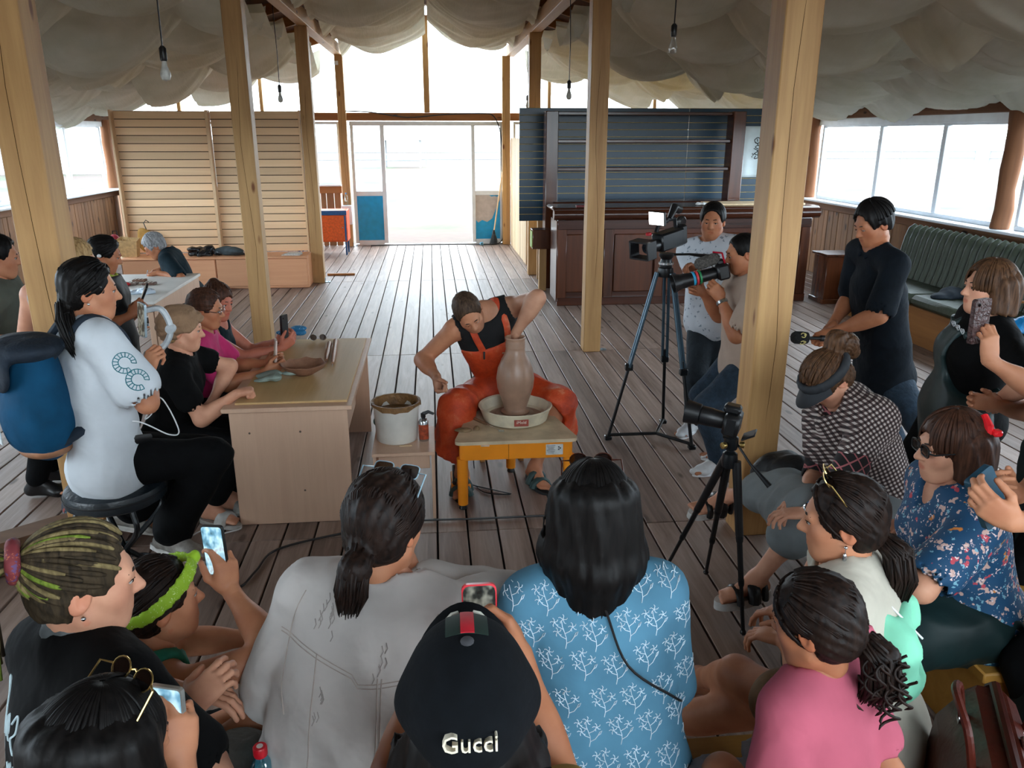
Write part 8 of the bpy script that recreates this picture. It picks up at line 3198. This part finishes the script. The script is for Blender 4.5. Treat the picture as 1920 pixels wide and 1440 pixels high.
MB().lathe([(.051, .0), (.051, .014)], (0, 0, hz + .035), 18).build('silver_ring', STEEL, tp)
MB().tube([(.03, 0, hz + .10), (.16, .0, hz + .10), (.30, -.03, hz + .085)], [.008, .008, .017], 8).build('pan_handle', BM, tp)
vc = thing('video_camera', (hd_.x, hd_.y, hz + .125), 'black professional video camera with matte box and lit LED panel', 'video camera')
FWD = Vector((-.80, -.55, -.14)).normalized()
SID = FWD.cross(Vector((0, 0, 1))).normalized()
UPV = SID.cross(FWD).normalized()
RM = Matrix((tuple(FWD), tuple(-SID), tuple(UPV))).transposed()
P_ = lambda a, b, c: FWD * a - SID * b + UPV * c
MB().box(P_(-.02, 0, .075), (.24, .10, .12), .012, RM).build('body', BM, vc)
MB().box(P_(-.15, 0, .08), (.06, .08, .13), .01, RM).build('battery', BLKPL, vc)
MB().lathe([(.038, 0), (.042, .02), (.042, .07), (.046, .075), (.046, .10), (.04, .105)], P_(.09, 0, .065), 20, tuple(FWD)).build('lens_barrel', BLKPL, vc)
mb = MB()
for (b_, c_, w_, h_) in ((0, .055, .15, .012), (0, -.055, .15, .012), (.075, 0, .012, .12), (-.075, 0, .012, .12)):
  mb.box(P_(.24, b_, .065 + c_), (.09, w_, h_), .003, RM)
mb.build('matte_box', BLKPL, vc)
MB().lathe([(.034, 0), (.034, .004), (0, .004)], P_(.205, 0, .065), 20, tuple(FWD)).build('front_glass', M('lens_glass', S(30, 36, 44), .06), vc)
hnd = MB()
hnd.tube([P_(-.10, 0, .14), P_(-.09, 0, .20), P_(.06, 0, .215), P_(.10, 0, .15)], .014, 8)
hnd.build('top_handle', BM, vc)
MB().tube([P_(.02, .03, .21), P_(.14, .05, .22)], .014, 8).build('shotgun_microphone', BLKPL, vc)
MB().tube([P_(-.04, 0, .21), P_(-.12, -.02, .27), P_(-.18, -.03, .24)], [.018, .028, .03], 10).build('viewfinder', BLKPL, vc)
MB().lathe([(.035, 0), (.042, .012), (.042, .03), (.03, .04)], P_(-.21, -.06, .15), 18, tuple(-SID)).build('headphone', BLKPL, vc)
led = MB().box(P_(.20, .10, .27), (.02, .13, .09), .004, RM).build('led_panel', BLKPL, vc)
MB().box(P_(.2115, .10, .27), (.003, .118, .078), .001, RM).build('led_face', emitter('led_light', (1, .98, .95, 1), 1.6), led)
MB().tube([P_(.12, .05, .2), P_(.19, .09, .23)], .006, 6).build('led_arm', BM, led)
MB().box(P_(.13, -.04, .14), (.03, .03, .02), .003, RM).build('record_button', M('red_plastic', S(170, 20, 30), .4), vc)

# ---- hand-held camera of the man in beige
hc = Vector((1.757, 4.72, 1.301))
F2 = Vector((-.93, .02, -.22)).normalized()
S2 = F2.cross(Vector((0, 0, 1))).normalized()
U2 = S2.cross(F2).normalized()
R2_ = Matrix((tuple(F2), tuple(-S2), tuple(U2))).transposed()
Q_ = lambda a, b, c: F2 * a - S2 * b + U2 * c
hc_o = thing('handheld_camera', hc, 'compact camera with banded zoom lens and furry microphone held by the man in beige', 'camera')
MB().box(Q_(0, 0, 0), (.075, .13, .095), .012, R2_).build('body', BLKPL, hc_o)
MB().box(Q_(.0, 0, .058), (.05, .05, .03), .008, R2_).build('prism', BLKPL, hc_o)
MB().lathe([(.036, 0), (.038, .01), (.038, .12), (.041, .125), (.041, .17), (.046, .20), (.046, .225)], Q_(.035, 0, -.005), 22, tuple(F2)).build('zoom_lens', BLKPL, hc_o)
for d_, col, nm in ((.115, S(40, 130, 80), 'green_band'), (.135, S(200, 50, 60), 'red_band'), (.155, S(40, 150, 190), 'blue_band')):
  MB().lathe([(.0385 if d_ < .12 else .0415, 0), (.044, .002), (.044, .013), (.0385 if d_ < .12 else .0415, .015)], Q_(.035 + d_ - .02, 0, -.005), 22, tuple(F2)).build('lens_band', M(nm, col, .5), hc_o)
MB().lathe([(.046, .22), (.060, .27), (.058, .272), (.044, .222)], Q_(.035, 0, -.005), 12, tuple(F2)).build('lens_hood', BLKPL, hc_o)
F = Field(.005, .01)
F.cone(V(hc) + V(Q_(.03, 0, .085)), V(hc) + V(Q_(.12, 0, .075)), .034, .036, .01)
fd = folds(.004, 5)
F.disp = lambda P: .005 * np.sin(P[:, 0] * 320 + 3 * np.sin(P[:, 2] * 210)) * np.sin(P[:, 1] * 290 + P[:, 2] * 180)
link_mesh('furry_windshield', np_mesh('furry_windshield', [F.mesh_data()], [M('grey_fur', S(88, 84, 80), .95, (90, .35), .6, bscale=160)], tuple(hc)), None, hc_o)
MB().tube([Q_(-.02, .03, .05), Q_(-.01, .04, .115), Q_(.03, 0, .125), Q_(-.03, -.04, .10)], .006, 6).build('red_handle', M('red_metal', S(190, 24, 50), .35, metal=.3), hc_o)

# ---- photo camera on the small tripod
th = Vector((1.21, 2.98, 0.801))
pt_ = thing('photo_tripod', (th.x, th.y, 0), 'small black photo tripod with foam leg grips and gold knobs', 'tripod')
f3 = [Vector((1.13, 3.473, 0.015)), Vector((1.306, 2.896, 0.015)), Vector((1.349, 3.28, 0.473))]
f3[2].z = .015
for i, f_ in enumerate(f3):
  f_ = f_ - Vector((th.x, th.y, 0))
  if i == 2:
    f_ = Vector((.10, .42, .015))
  tdir = Vector((f_.x, f_.y, 0)).normalized()
  top_ = tdir * .03 + Vector((0, 0, th.z))
  k1, k2 = top_.lerp(f_, .42), top_.lerp(f_, .68)
  l_ = MB().tube([top_, k1], [.019, .017], 10).build('leg', BLKPL, pt_)
  MB().lathe([(.015, 0), (.017, .01), (.015, .03)], k1, 10, tuple((f_ - top_).normalized())).build('twist_lock', BM, l_)
  MB().tube([k1, k2], .0125, 8).tube([k2, f_], .009, 8).build('lower_tube', BM, l_)
  MB().lathe([(.014, 0), (.014, .018), (.012, .03)], k2, 10, tuple((f_ - top_).normalized())).build('twist_lock', BM, l_)
  MB().ell(f_, (.014, .014, .014), 10).build('rubber_foot', BLKPL, l_)
MB().lathe([(.03, -.03), (.034, 0), (.030, .03), (.016, .04), (.016, .10)], (0, 0, th.z), 16).build('shoulder', BM, pt_)
MB().lathe([(.026, 0), (.03, .015), (.03, .05), (.02, .06)], (0, 0, th.z + .05), 16).build('pan_head', BM, pt_)
for q in (-1, 1):
  MB().lathe([(.012, 0), (.014, .006), (.014, .018), (0, .02)], (q * .03, -.02, th.z + .075), 12, (q, -.4, 0)).build('knob', GOLD, pt_)
hp_ = Vector((1.336, 2.85, 0.733)) - Vector((th.x, th.y, 0))
MB().tube([(.02, 0, th.z + .08), hp_ * .5 + Vector((0, 0, th.z * .5 + .04)), hp_], [.005, .005, .012], 8).build('pan_handle', BM, pt_)
dc = thing('photo_camera', (th.x, th.y, th.z + .175), 'black mirrorless camera with tilted screen and zoom lens on the small tripod', 'camera')
F3 = Vector((-.86, .48, .12)).normalized()
S3 = F3.cross(Vector((0, 0, 1))).normalized()
U3 = S3.cross(F3).normalized()
R3_ = Matrix((tuple(F3), tuple(-S3), tuple(U3))).transposed()
W_ = lambda a, b, c: F3 * a - S3 * b + U3 * c
MB().box(W_(0, 0, -.01), (.065, .135, .095), .014, R3_).build('body', BLKPL, dc)
MB().box(W_(.01, 0, .05), (.07, .06, .035), .01, R3_).build('viewfinder_hump', BLKPL, dc)
MB().box(W_(.02, -.052, .0), (.05, .035, .10), .012, R3_).build('grip', BLKPL, dc)
MB().lathe([(.034, 0), (.036, .01), (.038, .05), (.040, .055), (.040, .10), (.037, .102), (.044, .105), (.050, .165), (.046, .165), (.040, .11), (0, .105)], W_(.03, 0, -.01), 24, tuple(F3)).build('zoom_lens', BLKPL, dc)
sc_ = MB().box(W_(-.075, .0, -.045), (.008, .085, .06), .003, R3_ @ Matrix.Rotation(R(-55), 3, 'Y')).build('tilt_screen', BLKPL, dc)
MB().box(W_(-.079, .0, -.042), (.002, .075, .05), 0, R3_ @ Matrix.Rotation(R(-55), 3, 'Y')).build('display', SCR1, sc_)
MB().lathe([(.010, 0), (.010, .008)], W_(0, -.045, .04), 12, tuple(U3)).build('dial', BM, dc)
MB().box(W_(0, 0, -.07), (.05, .05, .02), .004, R3_).build('mount_plate', BM, dc)

# black bag behind the visor woman
heap('shoulder_bag', 'slumped black shoulder bag on the bench by the big post', 'bag', (1.766, 3.55, 0.413), 8, (.08, .07, .06), (.10, .09, .08), M('black_bag', S(20, 22, 26), .6, (12, .15), .3, bscale=18), 17, .4205, .010)


# ---- benches under the seated visitors
YELW = wood('yellow_bench_wood', S(150, 104, 40), S(190, 142, 66), 'x', .6, .5, .5, knots=S(60, 34, 14))
bench_plank('knotty yellow bench board under the front row', (.40, 1.66, .43), (2.04, .36), YELW)
bench_plank('plank bench under the visor woman beside the big post', (2.15, 3.22, .42), (.62, .8), YELW)
bench_plank('plank bench under the floral blouse woman', (2.05, 2.28, .42), (.6, .5), YELW)
bench_plank('narrow bench under the dreadlocked woman', (-.95, 1.40, .42), (.6, .34), YELW)
bench_plank('low bench under the lime headband woman', (-1.1, 1.92, .19), (.5, .34), YELW)
t = thing('chair', (-2.35, 2.85, 0), 'plain pale pine chair at the left edge behind the stool', 'chair')
for sx in (-.19, .19):
  for sy in (-.18, .18):
    MB().box((sx, sy, .22 if sy < 0 else .22), (.04, .04, .44), .004).build('leg', LIGHTP, t)
  MB().box((sx, 0, .30), (.03, .32, .05), .003).build('stretcher', LIGHTP, t)
MB().box((0, 0, .45), (.44, .42, .03), .006).build('seat', LIGHTP, t)
o = thing('log_beam', (-2.25, 3.75, 0), 'weathered squared log lying on the floor at the left', 'log')
MB().box((0, 0, .09), (1.1, .18, .18), .02, Matrix.Rotation(R(38), 3, 'Z')).build('timber', wood('old_log', S(70, 50, 36), S(120, 88, 62), 'x', .5, .8, .5), o)

# ---- brown leather satchel
sc0 = Vector((1.263, 1.62, 0.662))
t = thing('leather_satchel', (1.30, 1.42, .0), 'glossy brown leather doctor bag with twin handles behind the cream tee woman', 'bag')
BRL = M('brown_leather', S(74, 26, 16), .42, (7, .2), .12, bscale=30, spec=.3)
m = MB()
vs = []
for (z, wx_, wy_) in ((.43, .22, .10), (.47, .235, .115), (.62, .225, .105), (.72, .20, .06), (.745, .19, .035)):
  vs.append((z, wx_, wy_))
ring = []
for (z, a_, b_) in vs:
  ring.append([(a_ * x, b_ * y, z) for x, y in ((-1, -.8), (-.9, -1), (.9, -1), (1, -.8), (1, .8), (.9, 1), (-.9, 1), (-1, .8))])
pts = [q for r_ in ring for q in r_]
fs = []
for i in range(len(ring) - 1):
  for k in range(8):
    fs.append((i * 8 + k, i * 8 + (k + 1) % 8, (i + 1) * 8 + (k + 1) % 8, (i + 1) * 8 + k))
fs.append(tuple(range(8))[::-1])
fs.append(tuple((len(ring) - 1) * 8 + k for k in range(8)))
m.add(pts, fs)
m.build('body', BRL, t, angle=35)
MB().tube([(-.20, 0, .735), (-.19, -.01, .755), (.19, -.01, .755), (.20, 0, .735)], .013, 8).build('frame_rim', M('leather_dark', S(58, 20, 14), .3), t)
for sy in (-.055, .055):
  MB().tube(bez([(-.10, sy * 1.2, .70), (-.085, sy * 1.6, .80), (0, sy * 2.0, .84), (.085, sy * 1.6, .80), (.10, sy * 1.2, .70)], 6), .010, 8).build('handle', BRL, t)
  for sx in (-.10, .10):
    MB().lathe([(.016, -.006), (.016, .006)], (sx, sy * 1.25, .70), 10, (0, 1, 0)).build('handle_ring', STEEL, t)
MB().box((0, -.05, .735), (.04, .02, .03), .004).build('clasp', STEEL, t)
t.rotation_euler = (0, 0, R(62))
t.location = (1.30, 1.42, 0)
stand = bench_plank('short bench under the brown leather doctor bag', (1.33, 1.33, .43), (.30, .26), YELW)

# ---- bottle on the bench in front, power strip and cables
q = Vector((-0.455, 1.64, 0.778))
t = thing('water_bottle', (q.x, q.y, .4305), 'blue-tinted water bottle with a red cap standing beside the denim jacket', 'bottle')
MB().lathe([(0, 0), (.034, 0), (.037, .01), (.037, .05), (.034, .06), (.037, .07), (.037, .13), (.034, .14), (.037, .15), (.035, .17), (.020, .205), (.0145, .215), (.0145, .235)], n=24).build('bottle', glass('pet_blue', (.40, .78, .90, 1), .22, .05), t)
MB().lathe([(0, .004), (.033, .004), (.035, .10), (0, .10)], n=20).build('water', glass('water', (.75, .92, .96, 1), .05), t)
MB().lathe([(.0165, .222), (.0172, .225), (.0172, .245), (.015, .248), (0, .248)], n=20).build('cap', M('red_cap', S(200, 24, 40), .4), t)
MB().lathe([(.008, .2482), (.008, .2488), (0, .2488)], n=12).build('cap_print', M('cap_print', S(220, 210, 205), .5), t)
MB().grid(lambda u, v: (.0376 * math.cos(-1.1 + .7 * u), .0376 * math.sin(-1.1 + .7 * u), .07 + .06 * v), 8, 3, .0006).build('label_strip', M('label_pale', S(206, 196, 196), .5, (70, .3)), t)
ps = Vector((-1.248, 3.818, 0.02))
t = thing('power_strip', (ps.x, ps.y, 0), 'white power strip with a red switch on the floor beside the table', 'power strip', rz=R(-38))
MB().box((0, 0, .02), (.30, .06, .04), .008).build('housing', WHITEPL, t)
for k in range(4):
  MB().lathe([(.019, 0), (.019, .003), (.016, .003), (.015, -.004), (0, -.004)], (-.06 + .05 * k, 0, .0405), 16).build('socket', M('socket_grey', S(186, 186, 180), .5), t)
MB().box((-.12, 0, .042), (.022, .016, .008), .002).build('switch', M('red_switch', S(190, 20, 30), .35), t)
o = MB().tube(bez([(ps.x + .12, ps.y - .10, .03), (-1.073, 3.585, 0.008), (-0.978, 3.503, 0.008), (-0.931, 3.647, 0.008), (-0.864, 3.857, 0.008), (-0.546, 4.003, 0.008), (-0.2, 4.109, 0.008), (0.223, 4.106, 0.008), (0.716, 4.105, 0.008)], 8), .006, 6).build('floor_cable', BLKPL)
tag(o, 'black cable running across the boards from the power strip', 'cable')
o = MB().tube(bez([(ps.x - .12, ps.y + .09, .03), (-1.373, 4.021, 0.01), (-1.269, 4.166, 0.01), (-1.165, 4.22, 0.01), (-1.107, 4.118, 0.01), (-1.186, 4.063, 0.01)], 8), .004, 6).build('white_cable', WHITEPL)
tag(o, 'white cable looping on the floor beside the power strip', 'cable')
